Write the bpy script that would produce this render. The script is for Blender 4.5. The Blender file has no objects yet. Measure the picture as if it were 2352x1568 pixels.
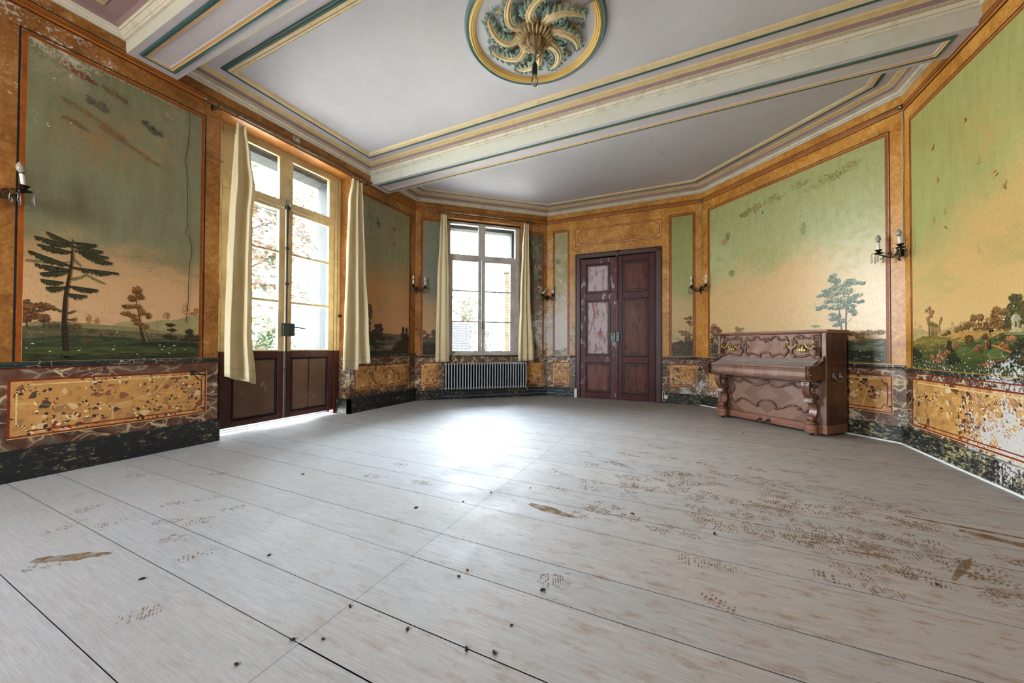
import bpy, math, random
from math import sin, cos, pi, radians, atan2, hypot, sqrt
from mathutils import Matrix, Vector

scene = bpy.context.scene
COL = scene.collection

# ------------------------------------------------------------------ camera
def set_camera():
    f_px, pitch, yaw, height, roll = 826.2, radians(0.717), radians(25.234), 1.0876, 0.0044
    fw = Vector((-sin(yaw) * cos(pitch), cos(yaw) * cos(pitch), sin(pitch)))
    rt = Vector((cos(yaw), sin(yaw), 0))
    up = rt.cross(fw)
    c, t = cos(roll), sin(roll)
    r2, u2 = rt * c + up * t, up * c - rt * t
    cam = bpy.data.cameras.new('camera')
    cam.sensor_width = 36.0
    cam.lens = 36.0 * f_px / 2352.0
    cam.clip_start = 0.05
    cam.clip_end = 300
    ob = bpy.data.objects.new('camera', cam)
    COL.objects.link(ob)
    ob.matrix_world = Matrix(((r2.x, u2.x, -fw.x, 0), (r2.y, u2.y, -fw.y, 0), (r2.z, u2.z, -fw.z, height), (0, 0, 0, 1)))
    scene.camera = ob
set_camera()

# ------------------------------------------------------------------ view, sky, lights
scene.view_settings.view_transform = 'Standard'
scene.view_settings.look = 'None'
scene.view_settings.gamma = 1.0
scene.view_settings.exposure = 1.66
scene.view_settings.use_curve_mapping = False
scene.display_settings.display_device = 'sRGB'

def set_world(low=20.0, high=27.0):
    # overcast sky, brighter towards the zenith
    w = bpy.data.worlds.new('overcast_sky')
    scene.world = w
    w.use_nodes = True
    nt = w.node_tree
    nt.nodes.clear()
    out = nt.nodes.new('ShaderNodeOutputWorld')
    bg = nt.nodes.new('ShaderNodeBackground')
    tc = nt.nodes.new('ShaderNodeTexCoord')
    sp = nt.nodes.new('ShaderNodeSeparateXYZ')
    mr = nt.nodes.new('ShaderNodeMapRange')
    mr.inputs['From Min'].default_value = 0.0
    mr.inputs['From Max'].default_value = 1.0
    mr.inputs['To Min'].default_value = low
    mr.inputs['To Max'].default_value = high
    nt.links.new(tc.outputs['Generated'], sp.inputs[0])
    nt.links.new(sp.outputs['Z'], mr.inputs['Value'])
    bg.inputs['Color'].default_value = (0.86, 0.94, 1.0, 1)
    nt.links.new(mr.outputs['Result'], bg.inputs['Strength'])
    nt.links.new(bg.outputs[0], out.inputs[0])
    w.cycles.sampling_method = 'AUTOMATIC'
set_world()

def area(name, loc, direction, sx, sy, power, color=(1, 1, 1), portal=False):
    l = bpy.data.lights.new(name, 'AREA')
    l.shape = 'RECTANGLE'
    l.size, l.size_y = sx, sy
    l.energy = power
    l.color = color
    if portal:
        l.cycles.is_portal = True
    o = bpy.data.objects.new(name, l)
    COL.objects.link(o)
    o.location = loc
    o.rotation_euler = Vector(direction).to_track_quat('-Z', 'Y').to_euler()
    return o
# sky portals at the windows (plus an unseen end-wall opening added to light the room)
area('portal_added_opening', (-3.0, -3.02, 2.2), (0, 1, 0.0), 1.2, 1.9, 1, portal=True)
area('portal_french_door', (-5.48, 3.19, 2.3), (1, 0, 0), 1.6, 2.7, 1, portal=True)
area('portal_window', (-3.66, 6.75, 2.3), (0.673, -0.74, 0), 1.6, 2.8, 1, portal=True)

# ------------------------------------------------------------------ small maths
A, B, Cc, D = (-4.80, 5.65), (-2.70, 7.56), (0.35, 7.61), (2.30, 5.59)

class Frame:
    """A wall's own axes: x runs along the wall (left to right seen from the room), y into the wall, z up."""
    def __init__(s, o, e):
        s.o = Vector((o[0], o[1], 0))
        d = Vector((e[0] - o[0], e[1] - o[1], 0))
        s.len = d.length
        s.d = d.normalized()
        s.n = Vector((s.d.y, -s.d.x, 0))
        s.ang = atan2(s.d.y, s.d.x)
        s.M = Matrix.Translation(s.o) @ Matrix.Rotation(s.ang, 4, 'Z')
    def at(s, x, z=0, out=0):
        return s.o + s.d * x + s.n * out + Vector((0, 0, z))
    def mat(s, x, z=0, out=0, turn=0):
        return Matrix.Translation(s.at(x, z, out)) @ Matrix.Rotation(s.ang + turn, 4, 'Z')
WL = Frame((-4.80, 0), (-4.80, 1))
WL.len = 5.65
WAB, WBC, WCD = Frame(A, B), Frame(B, Cc), Frame(Cc, D)
WR = Frame(D, (2.30, -3.0))
WE = Frame((2.30, -3.0), (-4.80, -3.0))

def lin(h):
    h = h.lstrip('#')
    out = []
    for i in (0, 2, 4):
        c = int(h[i:i + 2], 16) / 255
        out.append(c / 12.92 if c <= 0.04045 else ((c + 0.055) / 1.055) ** 2.4)
    return (out[0], out[1], out[2], 1.0)

# ------------------------------------------------------------------ mesh building
class MB:
    def __init__(s, T=None):
        s.v, s.f, s.m, s.c, s.mats = [], [], [], [], []
        s.T = T
        s.col = None
    def mi(s, m):
        if m not in s.mats:
            s.mats.append(m)
        return s.mats.index(m)
    def add(s, pts):
        b = len(s.v)
        if s.T is not None:
            s.v += [tuple(s.T @ Vector(p)) for p in pts]
        else:
            s.v += [tuple(p) for p in pts]
        return b
    def face(s, idx, m, col=None):
        s.f.append(tuple(idx))
        s.m.append(s.mi(m))
        s.c.append(col or s.col)
    def poly(s, pts, m, col=None):
        b = s.add(pts)
        s.face(range(b, b + len(pts)), m, col)
    def box(s, lo, hi, m, col=None):
        x0, y0, z0 = lo
        x1, y1, z1 = hi
        b = s.add([(x0, y0, z0), (x1, y0, z0), (x1, y1, z0), (x0, y1, z0), (x0, y0, z1), (x1, y0, z1), (x1, y1, z1), (x0, y1, z1)])
        for q in ((0, 3, 2, 1), (4, 5, 6, 7), (0, 1, 5, 4), (1, 2, 6, 5), (2, 3, 7, 6), (3, 0, 4, 7)):
            s.face([b + i for i in q], m, col)
    def bbox(s, lo, hi, m, r=0.004, col=None):
        """box with the four vertical/horizontal front edges chamfered on all sides"""
        x0, y0, z0 = lo
        x1, y1, z1 = hi
        r = min(r, (x1 - x0) * .45, (y1 - y0) * .45, (z1 - z0) * .45)
        rings = []
        for z, k in ((z0, r), (z0 + r, 0), (z1 - r, 0), (z1, r)):
            rings.append([(x0 + k + r, y0 + k, z), (x1 - k - r, y0 + k, z), (x1 - k, y0 + k + r, z), (x1 - k, y1 - k - r, z),
                          (x1 - k - r, y1 - k, z), (x0 + k + r, y1 - k, z), (x0 + k, y1 - k - r, z), (x0 + k, y0 + k + r, z)])
        s.loft(rings, m, True, True, True, col)
    def loft(s, rings, m, closed=True, cap0=False, cap1=False, col=None):
        n = len(rings[0])
        bs = [s.add(r) for r in rings]
        mm = m if isinstance(m, (list, tuple)) else None
        for i in range(len(rings) - 1):
            for j in range(n if closed else n - 1):
                k = (j + 1) % n
                s.face((bs[i] + j, bs[i] + k, bs[i + 1] + k, bs[i + 1] + j), mm[j % len(mm)] if mm else m, col)
        e = mm[0] if mm else m
        if cap0:
            s.face([bs[0] + j for j in reversed(range(n))], e, col)
        if cap1:
            s.face([bs[-1] + j for j in range(n)], e, col)
    def tube(s, pts, r, m, n=8, cap=True, col=None, flat=1.0, ref=None):
        pts = [Vector(p) for p in pts]
        L = len(pts)
        rr = r if isinstance(r, (list, tuple)) else [r] * L
        t0 = (pts[1] - pts[0]).normalized()
        u = Vector(ref) if ref is not None else (Vector((0, 0, 1)) if abs(t0.z) < .9 else Vector((1, 0, 0)))
        rings = []
        for i, p in enumerate(pts):
            t = (pts[min(i + 1, L - 1)] - pts[max(i - 1, 0)])
            if t.length < 1e-9:
                t = t0.copy()
            t.normalize()
            u = (u - t * u.dot(t))
            if u.length < 1e-6:
                u = t.orthogonal()
            u.normalize()
            w = t.cross(u)
            rings.append([p + (u * cos(a) * flat + w * sin(a)) * rr[i] for a in [2 * pi * j / n for j in range(n)]])
        s.loft(rings, m, True, cap, cap, col)
    def lathe(s, prof, m, n=16, origin=(0, 0, 0), axis='Z', col=None, cap=True):
        o = Vector(origin)
        rings = []
        for r, z in prof:
            ring = []
            for j in range(n):
                a = 2 * pi * j / n
                p = (r * cos(a), r * sin(a), z)
                if axis == 'Y':
                    p = (r * cos(a), z, -r * sin(a))
                elif axis == 'X':
                    p = (z, r * cos(a), r * sin(a))
                ring.append(o + Vector(p))
            rings.append(ring)
        s.loft(rings, m, True, cap, cap, col)
    def ball(s, c, r, m, n=10, col=None, sq=(1, 1, 1)):
        c = Vector(c)
        rings = []
        k = max(4, n // 2)
        for i in range(1, k):
            th = pi * i / k
            rings.append([c + Vector((r * sin(th) * cos(2 * pi * j / n) * sq[0], r * sin(th) * sin(2 * pi * j / n) * sq[1], -r * cos(th) * sq[2])) for j in range(n)])
        s.loft(rings, m, True, True, True, col)
    def prism(s, poly2, a0, a1, m, axis='X', col=None):
        """closed 2-d outline pushed along an axis from a0 to a1"""
        def p3(p, a):
            return (a, p[0], p[1]) if axis == 'X' else ((p[0], a, p[1]) if axis == 'Y' else (p[0], p[1], a))
        s.loft([[p3(p, a0) for p in poly2], [p3(p, a1) for p in poly2]], m, True, True, True, col)
    def build(s, name, parent=None, smooth=None, kind=None, M=None):
        me = bpy.data.meshes.new(name)
        me.from_pydata(s.v, [], s.f)
        for m in s.mats:
            me.materials.append(m)
        me.polygons.foreach_set('material_index', s.m)
        if any(c is not None for c in s.c):
            ca = me.color_attributes.new('Col', 'FLOAT_COLOR', 'CORNER')
            buf = []
            for p, c in zip(s.f, s.c):
                c = c or (1, 1, 1, 1)
                if len(c) == 3:
                    c = (c[0], c[1], c[2], 1)
                buf += list(c) * len(p)
            ca.data.foreach_set('color', buf)
        me.update()
        if smooth is not None:
            me.shade_smooth()
            me.set_sharp_from_angle(angle=radians(smooth))
        o = bpy.data.objects.new(name, me)
        COL.objects.link(o)
        if parent is not None:
            o.parent = parent
        if M is not None:
            o.matrix_world = M
        if kind:
            o['kind'] = kind
        return o

def tag(o, label, cat, group=None):
    o['label'] = label
    o['category'] = cat
    if group:
        o['group'] = group
    return o
def thing(name, label, cat, M=None, group=None):
    o = bpy.data.objects.new(name, None)
    o.empty_display_size = 0.05
    COL.objects.link(o)
    if M is not None:
        o.matrix_world = M
    return tag(o, label, cat, group)
def struct_root(name, M=None):
    o = bpy.data.objects.new(name, None)
    o.empty_display_size = 0.05
    COL.objects.link(o)
    if M is not None:
        o.matrix_world = M
    o['kind'] = 'structure'
    return o
def copy_tree(root, M):
    r = root.copy()
    COL.objects.link(r)
    r.matrix_world = M
    for ch in list(root.children):
        c = ch.copy()
        COL.objects.link(c)
        c.parent = r
        for g in list(ch.children):
            d = g.copy()
            COL.objects.link(d)
            d.parent = c
    return r

def bez(p, n=8):
    """smooth (Catmull-Rom) line through points"""
    p = [Vector(q) for q in p]
    out = []
    for i in range(len(p) - 1):
        a, b, c, d = p[max(i - 1, 0)], p[i], p[i + 1], p[min(i + 2, len(p) - 1)]
        for k in range(n):
            t = k / n
            out.append(0.5 * ((2 * b) + (c - a) * t + (2 * a - 5 * b + 4 * c - d) * t * t + (3 * b - a - 3 * c + d) * t ** 3))
    out.append(p[-1])
    return out
# ------------------------------------------------------------------ materials
class NT:
    def __init__(s, name, rough=0.6, spec=0.5, metal=0.0):
        s.mat = bpy.data.materials.new(name)
        s.mat.use_nodes = True
        s.t = s.mat.node_tree
        s.t.nodes.clear()
        s.out = s.t.nodes.new('ShaderNodeOutputMaterial')
        s.b = s.t.nodes.new('ShaderNodeBsdfPrincipled')
        s.t.links.new(s.b.outputs[0], s.out.inputs[0])
        s.b.inputs['Roughness'].default_value = rough
        s.b.inputs['Specular IOR Level'].default_value = spec
        s.b.inputs['Metallic'].default_value = metal
        s._v = None
    def put(s, sock, v):
        if isinstance(v, bpy.types.NodeSocket):
            s.t.links.new(v, sock)
        elif v is not None:
            if hasattr(sock.default_value, '__len__') and not hasattr(v, '__len__'):
                v = (v,) * len(sock.default_value)
            if hasattr(v, '__len__') and hasattr(sock.default_value, '__len__') and len(v) != len(sock.default_value):
                v = tuple(v)[:len(sock.default_value)] if len(v) > len(sock.default_value) else tuple(v) + (1.0,)
            sock.default_value = v
    def vec(s):
        if s._v is None:
            tc = s.t.nodes.new('ShaderNodeTexCoord')
            oi = s.t.nodes.new('ShaderNodeObjectInfo')
            ad = s.t.nodes.new('ShaderNodeVectorMath')
            ad.operation = 'MULTIPLY_ADD'
            s.t.links.new(oi.outputs['Random'], ad.inputs[0])
            ad.inputs[1].default_value = (31, 17, 23)
            s.t.links.new(tc.outputs['Object'], ad.inputs[2])
            s._v = ad.outputs[0]
            s.raw = tc.outputs['Object']
        return s._v
    def obj(s):
        s.vec()
        return s.raw
    def pos(s):
        return s.t.nodes.new('ShaderNodeNewGeometry').outputs['Position']
    def scale(s, v, sc):
        m = s.t.nodes.new('ShaderNodeVectorMath')
        m.operation = 'MULTIPLY'
        s.put(m.inputs[0], v)
        m.inputs[1].default_value = sc
        return m.outputs[0]
    def rot(s, v, ang):
        m = s.t.nodes.new('ShaderNodeMapping')
        s.put(m.inputs['Vector'], v)
        m.inputs['Rotation'].default_value = ang
        return m.outputs[0]
    def sep(s, v):
        m = s.t.nodes.new('ShaderNodeSeparateXYZ')
        s.put(m.inputs[0], v)
        return m.outputs
    def noise(s, v=None, sc=5, det=4, ro=0.55, dist=0.0):
        n = s.t.nodes.new('ShaderNodeTexNoise')
        s.put(n.inputs['Vector'], v if v is not None else s.vec())
        n.inputs['Scale'].default_value = sc
        n.inputs['Detail'].default_value = det
        n.inputs['Roughness'].default_value = ro
        n.inputs['Distortion'].default_value = dist
        return n.outputs['Fac']
    def noisec(s, v=None, sc=5, det=2):
        n = s.t.nodes.new('ShaderNodeTexNoise')
        s.put(n.inputs['Vector'], v if v is not None else s.vec())
        n.inputs['Scale'].default_value = sc
        n.inputs['Detail'].default_value = det
        return n.outputs['Color']
    def vor(s, v=None, sc=5, feat='F1', out='Distance', rnd=1.0):
        n = s.t.nodes.new('ShaderNodeTexVoronoi')
        n.feature = feat
        s.put(n.inputs['Vector'], v if v is not None else s.vec())
        n.inputs['Scale'].default_value = sc
        n.inputs['Randomness'].default_value = rnd
        return n.outputs[out]
    def math(s, op, a, b=None, c=None, clamp=False):
        m = s.t.nodes.new('ShaderNodeMath')
        m.operation = op
        m.use_clamp = clamp
        for i, x in enumerate((a, b, c)):
            if x is not None:
                s.put(m.inputs[i], x)
        return m.outputs[0]
    def mr(s, v, a, b, c=0.0, d=1.0, smooth=False):
        m = s.t.nodes.new('ShaderNodeMapRange')
        if smooth:
            m.interpolation_type = 'SMOOTHSTEP'
        for i, x in zip(('Value', 'From Min', 'From Max', 'To Min', 'To Max'), (v, a, b, c, d)):
            s.put(m.inputs[i], x)
        return m.outputs['Result']
    def ramp(s, f, stops, interp='LINEAR'):
        n = s.t.nodes.new('ShaderNodeValToRGB')
        s.put(n.inputs['Fac'], f)
        cr = n.color_ramp
        cr.interpolation = interp
        while len(cr.elements) < len(stops):
            cr.elements.new(0.5)
        for e, (p, c) in zip(cr.elements, stops):
            e.position = p
            e.color = lin(c) if isinstance(c, str) else c
        return n.outputs['Color']
    def mix(s, f, a, b, bl='MIX'):
        n = s.t.nodes.new('ShaderNodeMix')
        n.data_type = 'RGBA'
        n.blend_type = bl
        for i, x in ((0, f), (6, a), (7, b)):
            if isinstance(x, str):
                x = lin(x)
            s.put(n.inputs[i], x)
        return n.outputs[2]
    def dist(s, v, p):
        m = s.t.nodes.new('ShaderNodeVectorMath')
        m.operation = 'DISTANCE'
        s.put(m.inputs[0], v)
        m.inputs[1].default_value = p
        return m.outputs['Value']
    def bump(s, h, st=0.3, d=0.01):
        n = s.t.nodes.new('ShaderNodeBump')
        n.inputs['Strength'].default_value = st
        n.inputs['Distance'].default_value = d
        s.put(n.inputs['Height'], h)
        s.t.links.new(n.outputs[0], s.b.inputs['Normal'])
    def attr(s, name='Col'):
        n = s.t.nodes.new('ShaderNodeAttribute')
        n.attribute_name = name
        return n.outputs['Color']
    def color(s, c):
        if isinstance(c, str):
            c = lin(c)
        s.put(s.b.inputs['Base Color'], c)
        return s.mat
    def set(s, name, v):
        s.put(s.b.inputs[name], v)
    def flakes(s, base, spots=(), amount=0.70, sc=22, white='#c9c4be', soft=0.03):
        """paint that has flaked off in places: (x, y, z, radius, strength) say where it is worst"""
        p = s.pos()
        f = s.noise(p, sc * 1.9, 8, 0.66)
        f2 = s.noise(p, sc * 0.35, 3, 0.5)
        v = s.math('MULTIPLY_ADD', f2, 0.35, s.math('MULTIPLY', f, 0.75))
        for x, y, z, r, k in spots:
            d = s.mr(s.dist(p, (x, y, z)), 0, r, k, 0, True)
            v = s.math('ADD', v, d)
        m = s.mr(v, amount - soft, amount + soft, 0, 1)
        n2 = s.noise(p, 60, 3)
        w = s.mix(s.math('MULTIPLY', n2, 0.5), white, '#a8a29a')
        return s.mix(m, base, w), m

PEEL = [(-2.70, 7.55, 1.3, 1.0, .20), (-2.62, 7.5, 3.1, .75, .13), (-2.35, 7.56, 2.0, 1.05, .15), (-2.3, 7.5, 1.15, .6, .13),
        (2.3, 3.3, .05, 1.75, .26), (2.3, 4.3, .35, .75, .12), (2.3, 5.0, .86, .36, .08), (2.3, 4.2, .86, .35, .08), (2.3, 5.4, .15, .5, .12),
        (-4.8, 1.2, 3.62, .45, .125), (-4.8, .8, 3.9, .6, .12), (-4.8, .75, 3.2, .5, .09), (-4.8, 3.97, 2.0, .3, .16), (-4.8, 4.1, .6, .35, .16),
        (-2.7, 7.5, .3, .5, .12), (-4.8, 3.20, 3.91, .10, .25), (-4.2, 6.2, .35, .35, .13), (.5, 7.4, .28, .6, .14), (0.1, 7.6, .28, .5, .13), (1.9, 6.0, .25, .5, .12)]
M = {}

def m_plain(name, c, rough=.55, spec=.4, metal=0., var=.12, sc=14, bump=0.0):
    n = NT(name, rough, spec, metal)
    f = n.noise(sc=sc, det=5)
    a = lin(c) if isinstance(c, str) else c
    lo = tuple(x * (1 - var * 1.6) for x in a[:3]) + (1,)
    hi = tuple(min(1, x * (1 + var)) for x in a[:3]) + (1,)
    n.color(n.ramp(f, [(.28, lo), (.72, hi)]))
    if bump:
        n.bump(f, bump, .004)
    return n.mat

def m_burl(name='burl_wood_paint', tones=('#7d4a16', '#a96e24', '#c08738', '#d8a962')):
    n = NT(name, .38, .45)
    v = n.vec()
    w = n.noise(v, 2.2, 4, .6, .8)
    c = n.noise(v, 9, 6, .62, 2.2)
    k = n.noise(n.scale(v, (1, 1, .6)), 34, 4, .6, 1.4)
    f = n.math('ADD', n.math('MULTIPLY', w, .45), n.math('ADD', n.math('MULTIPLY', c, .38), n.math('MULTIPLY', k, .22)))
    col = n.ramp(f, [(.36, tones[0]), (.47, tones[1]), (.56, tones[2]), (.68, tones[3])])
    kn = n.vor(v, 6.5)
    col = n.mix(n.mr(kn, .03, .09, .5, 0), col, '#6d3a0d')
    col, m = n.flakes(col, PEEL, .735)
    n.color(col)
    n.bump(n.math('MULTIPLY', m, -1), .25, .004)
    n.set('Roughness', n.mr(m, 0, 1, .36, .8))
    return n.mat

def m_marble():
    n = NT('red_marble_paint', .35, .45)
    v = n.vec()
    wv = n.t.nodes.new('ShaderNodeVectorMath')
    wv.operation = 'MULTIPLY_ADD'
    n.t.links.new(n.noisec(v, 2.6, 3), wv.inputs[0])
    wv.inputs[1].default_value = (.55, .55, .55)
    n.t.links.new(v, wv.inputs[2])
    d = wv.outputs[0]
    rr = n.rot(n.scale(d, (1, 1, 1.9)), (0, .6, 0))
    e1 = n.vor(rr, 3.6, 'DISTANCE_TO_EDGE')
    e2 = n.vor(n.rot(d, (0, -.9, 0)), 9, 'DISTANCE_TO_EDGE')
    blot = n.noise(d, 6, 4)
    base = n.ramp(blot, [(.3, '#30221a'), (.45, '#553325'), (.55, '#634636'), (.66, '#595147'), (.78, '#785340')])
    gate = n.mr(n.noise(v, 3.0, 2), .44, .56)
    vein = n.math('MULTIPLY', n.mr(e1, .055, .0, 0, 1), n.mr(gate, 0, 1, .35, 1))
    vein2 = n.math('MULTIPLY', n.mr(e2, .03, .0, 0, 1), gate)
    col = n.mix(n.math('MAXIMUM', vein, n.math('MULTIPLY', vein2, .8)), base, '#d6bd92')
    col, m = n.flakes(col, PEEL, .715)
    n.color(col)
    return n.mat

def m_breccia():
    n = NT('breccia_marble_paint', .33, .45)
    v = n.vec()
    wv = n.t.nodes.new('ShaderNodeVectorMath')
    wv.operation = 'MULTIPLY_ADD'
    n.t.links.new(n.noisec(v, 14, 2), wv.inputs[0])
    wv.inputs[1].default_value = (.035, .035, .035)
    n.t.links.new(v, wv.inputs[2])
    d = wv.outputs[0]
    c1 = n.vor(d, 19, 'F1', 'Color')
    e1 = n.vor(d, 19, 'DISTANCE_TO_EDGE')
    r = n.sep(c1)[0]
    pal = n.ramp(r, [(0, '#b5854a'), (.2, '#a97a42'), (.36, '#bf9358'), (.5, '#9a7046'), (.6, '#b5864c'), (.76, '#8a5238'), (.81, '#c08e4e'), (.90, '#cdb080'), (.94, '#b88544'), (.975, '#4a3c30')], 'CONSTANT')
    col = n.mix(n.mr(e1, .0, .07, .85, 0), pal, '#c4893e')
    c2 = n.vor(d, 48, 'F1', 'Color')
    r2 = n.sep(c2)[1]
    p2 = n.ramp(r2, [(0, '#2c2622'), (.09, '#7a3524'), (.16, '#e0cba0'), (.21, '#c08a42')], 'CONSTANT')
    g2 = n.math('MULTIPLY', n.math('LESS_THAN', r2, .21), n.math('GREATER_THAN', n.noise(v, 4.5, 2), .5))
    col = n.mix(g2, col, p2)
    ln = n.vor(n.rot(n.scale(v, (1, 1, 2.6)), (0, .62, 0)), .8, 'DISTANCE_TO_EDGE')
    col = n.mix(n.mr(ln, .0, .006, .7, 0), col, '#d8bf90')
    col, m = n.flakes(col, PEEL, .725)
    n.color(col)
    return n.mat

def m_black_marble(name='black_marble_paint', gold=.5):
    n = NT(name, .35, .45)
    v = n.vec()
    f = n.noise(n.rot(v, (0, .7, 0)), 11, 7, .7, .6)
    f = n.noise(n.rot(n.scale(v, (1, 1, 2.0)), (0, .7, 0)), 20, 7, .72, .5)
    g = n.noise(v, 2.5, 2)
    k = n.math('ADD', f, n.math('MULTIPLY', g, .22))
    px = n.sep(n.pos())[0]
    k = n.math('ADD', k, n.mr(px, -4.8, 2.4, -.03, .035))
    col = n.ramp(k, [(.6, '#191b1d'), (.66, '#2a2c2c'), (.70, '#6b6448'), (.77, '#aa9c6c')])
    col, m = n.flakes(col, PEEL[4:9], .80)
    n.color(col)
    return n.mat

def m_ledge():
    n = NT('green_black_marble_ledge', .35, .5)
    v = n.vec()
    e = n.vor(n.scale(v, (1.0, 1, 1.3)), 15, 'DISTANCE_TO_EDGE')
    g = n.noise(v, 4, 3)
    vein = n.math('MULTIPLY', n.mr(e, .05, .0, 0, 1), n.mr(g, .42, .58))
    col = n.mix(vein, n.ramp(n.noise(v, 7, 4), [(.35, '#15191a'), (.65, '#2c3733')]), '#c4b58a')
    col, m = n.flakes(col, PEEL, .71)
    n.color(col)
    return n.mat

def m_paint():
    """oil paint whose colour belongs to each painted shape"""
    n = NT('mural_oil_paint', .42, .4)
    p = n.pos()
    a = n.attr('Col')
    f = n.noise(p, 40, 4)
    g = n.noise(p, 7, 3)
    col = n.mix(1.0, a, n.ramp(n.math('ADD', n.math('MULTIPLY', f, .6), n.math('MULTIPLY', g, .4)), [(.3, (.62, .62, .62, 1)), (.7, (1.15, 1.12, 1.05, 1))]), 'MULTIPLY')
    col, m = n.flakes(col, PEEL, .725)
    n.color(col)
    n.bump(n.noise(p, 55, 4), .12, .004)
    return n.mat

def m_sky(name, top, mid, low, zb=2.0, slope=0.0, width=.55, extra=(), rough=.36, peel=None, streak='#8a7a4a', mottled=.5):
    """painted sky: green above, peach below, the border ragged like cloud"""
    n = NT(name, rough, .45)
    o = n.obj()
    x, y, z = n.sep(o)
    v = n.vec()
    cl = n.noise(n.scale(v, (.8, 1, 1.2)), 2.3, 5, .6, .4)
    zz = n.math('ADD', z, n.math('MULTIPLY_ADD', cl, .9, -.45))
    zz = n.math('ADD', zz, n.math('MULTIPLY', x, slope))
    t = n.mr(zz, zb - width, zb + width, 0, 1, True)
    lowc = n.mix(n.mr(z, .9, zb, 0, 1), low, mid)
    brush = n.noise(n.scale(v, (5, 1, .9)), 3.0, 5, .6)
    up = n.mix(n.mr(brush, .35, .7, 0, mottled), top, streak)
    col = n.mix(t, lowc, up)
    big = n.noise(n.scale(v, (.7, 1, 1.6)), 1.7, 5, .62, .5)
    col = n.mix(n.mr(big, .56, .70, 0, .45), col, streak)
    fine = n.noise(n.scale(v, (2.2, 1, 1)), 30, 4, .6)
    col = n.mix(1.0, col, n.ramp(fine, [(.3, (.86, .86, .86, 1)), (.7, (1.08, 1.08, 1.08, 1))]), 'MULTIPLY')
    # small dents and scratches
    sc = n.noise(n.scale(v, (.9, 1, 2.6)), 13, 3, .5)
    col = n.mix(n.mr(sc, .735, .76, 0, .6), col, '#4a4438')
    for (px, pz, r, c, k) in extra:
        d = n.dist(o, (px, 0, pz))
        f = n.math('MULTIPLY', n.mr(d, 0, r, 1, 0, True), n.mr(n.noise(v, 9, 5, .62), .38, .58))
        col = n.mix(n.math('MULTIPLY', f, k), col, c)
    col, m = n.flakes(col, peel if peel is not None else PEEL, .735)
    n.color(col)
    rip = n.noise(n.rot(n.scale(v, (.55, 1, 1.6)), (0, .25, 0)), 7, 4, .55)
    grain = n.noise(v, 60, 3)
    n.bump(n.math('ADD', n.math('MULTIPLY', rip, 1.0), n.math('MULTIPLY', grain, .25)), .10, .010)
    return n.mat

def m_ceiling():
    n = NT('lilac_grey_ceiling_paint', .7, .2)
    p = n.pos()
    f = n.noise(p, .9, 4)
    g = n.noise(p, 14, 5)
    col = n.ramp(n.math('ADD', n.math('MULTIPLY', f, .7), n.math('MULTIPLY', g, .3)), [(.35, '#b6b4be'), (.65, '#c1bfc8')])
    e = n.vor(n.scale(p, (1, 1, 1)), .55, 'DISTANCE_TO_EDGE')
    cr = n.math('MULTIPLY', n.mr(n.math('ADD', e, n.math('MULTIPLY_ADD', n.noise(p, 6, 4), .08, -.04)), .0, .005, 1, 0), n.math('GREATER_THAN', n.noise(p, .8, 2), .63))
    col = n.mix(n.math('MULTIPLY', cr, .3), col, '#8d8886')
    s = n.noise(n.scale(p, (1.6, 1, 1)), 10, 3, .5)
    col = n.mix(n.mr(s, .775, .79, 0, .8), col, '#7e5a38')
    n.color(col)
    return n.mat

def m_stucco(name, c, dark=None, rough=.6, streak=(1, 1, 1), amt=.35, sc=9):
    """painted plaster moulding, dirty in places"""
    n = NT(name, rough, .3)
    p = n.pos()
    f = n.noise(n.scale(p, streak), sc, 6, .62)
    base = lin(c)
    d = lin(dark) if dark else tuple(x * .6 for x in base[:3]) + (1,)
    col = n.mix(n.mr(f, .5, .75, 0, amt), base, d)
    g = n.noise(p, 60, 4)
    col = n.mix(n.mr(g, .66, .72, 0, amt), col, d)
    n.color(col)
    return n.mat

def m_floor():
    n = NT('worn_oak_boards', .42, .5)
    p = n.pos()
    tint = n.attr('Col')
    g1 = n.noise(n.scale(p, (1.6, 26, 1)), 3.0, 6, .66, .8)
    g2 = n.noise(n.scale(p, (3.0, 95, 1)), 2.6, 3, .6, .3)
    dust = n.noise(p, .9, 4, .55)
    fine = n.noise(n.scale(p, (2.5, 7, 1)), 7, 6, .66)
    base = n.ramp(n.math('ADD', n.math('MULTIPLY', g1, .55), n.math('MULTIPLY', g2, .45)), [(.30, '#8f9091'), (.5, '#9d9fa1'), (.70, '#abacaf')])
    x = n.sep(p)[0]
    y = n.sep(p)[1]
    # the trodden side towards the door and piano is browner, the garden side paler with dust
    w = n.math('ADD', n.mr(x, -2.2, 1.2, 0, 1, True), n.math('MULTIPLY_ADD', dust, 1.0, -.5), None, True)
    base = n.mix(n.math('MULTIPLY', w, .55), base, n.ramp(g1, [(.35, '#8a7968'), (.65, '#a29283')]))
    base = n.mix(.55, base, tint, 'MULTIPLY')
    stain = n.noise(n.scale(p, (1.6, 4.2, 1)), 4.2, 8, .72)
    base = n.mix(n.math('MULTIPLY', n.mr(stain, .52, .66, 0, .8), n.mr(x, -2.6, 1.0, .12, 1)), base, '#7d5f45')
    base = n.mix(n.mr(fine, .60, .72, 0, .4), base, '#6f6053')
    scr = n.noise(n.scale(p, (5, 1.2, 1)), 6, 4, .6)
    base = n.mix(n.mr(scr, .70, .74, 0, .35), base, '#d8d2cb')
    n.color(base)
    n.set('Roughness', n.mr(n.noise(p, 3.5, 5), .3, .7, .48, .66))
    n.set('Specular IOR Level', .16)
    n.bump(n.math('ADD', n.math('MULTIPLY', g2, .8), n.math('MULTIPLY', n.noise(p, 1.2, 3), 1.2)), .18, .006)
    return n.mat

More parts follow.
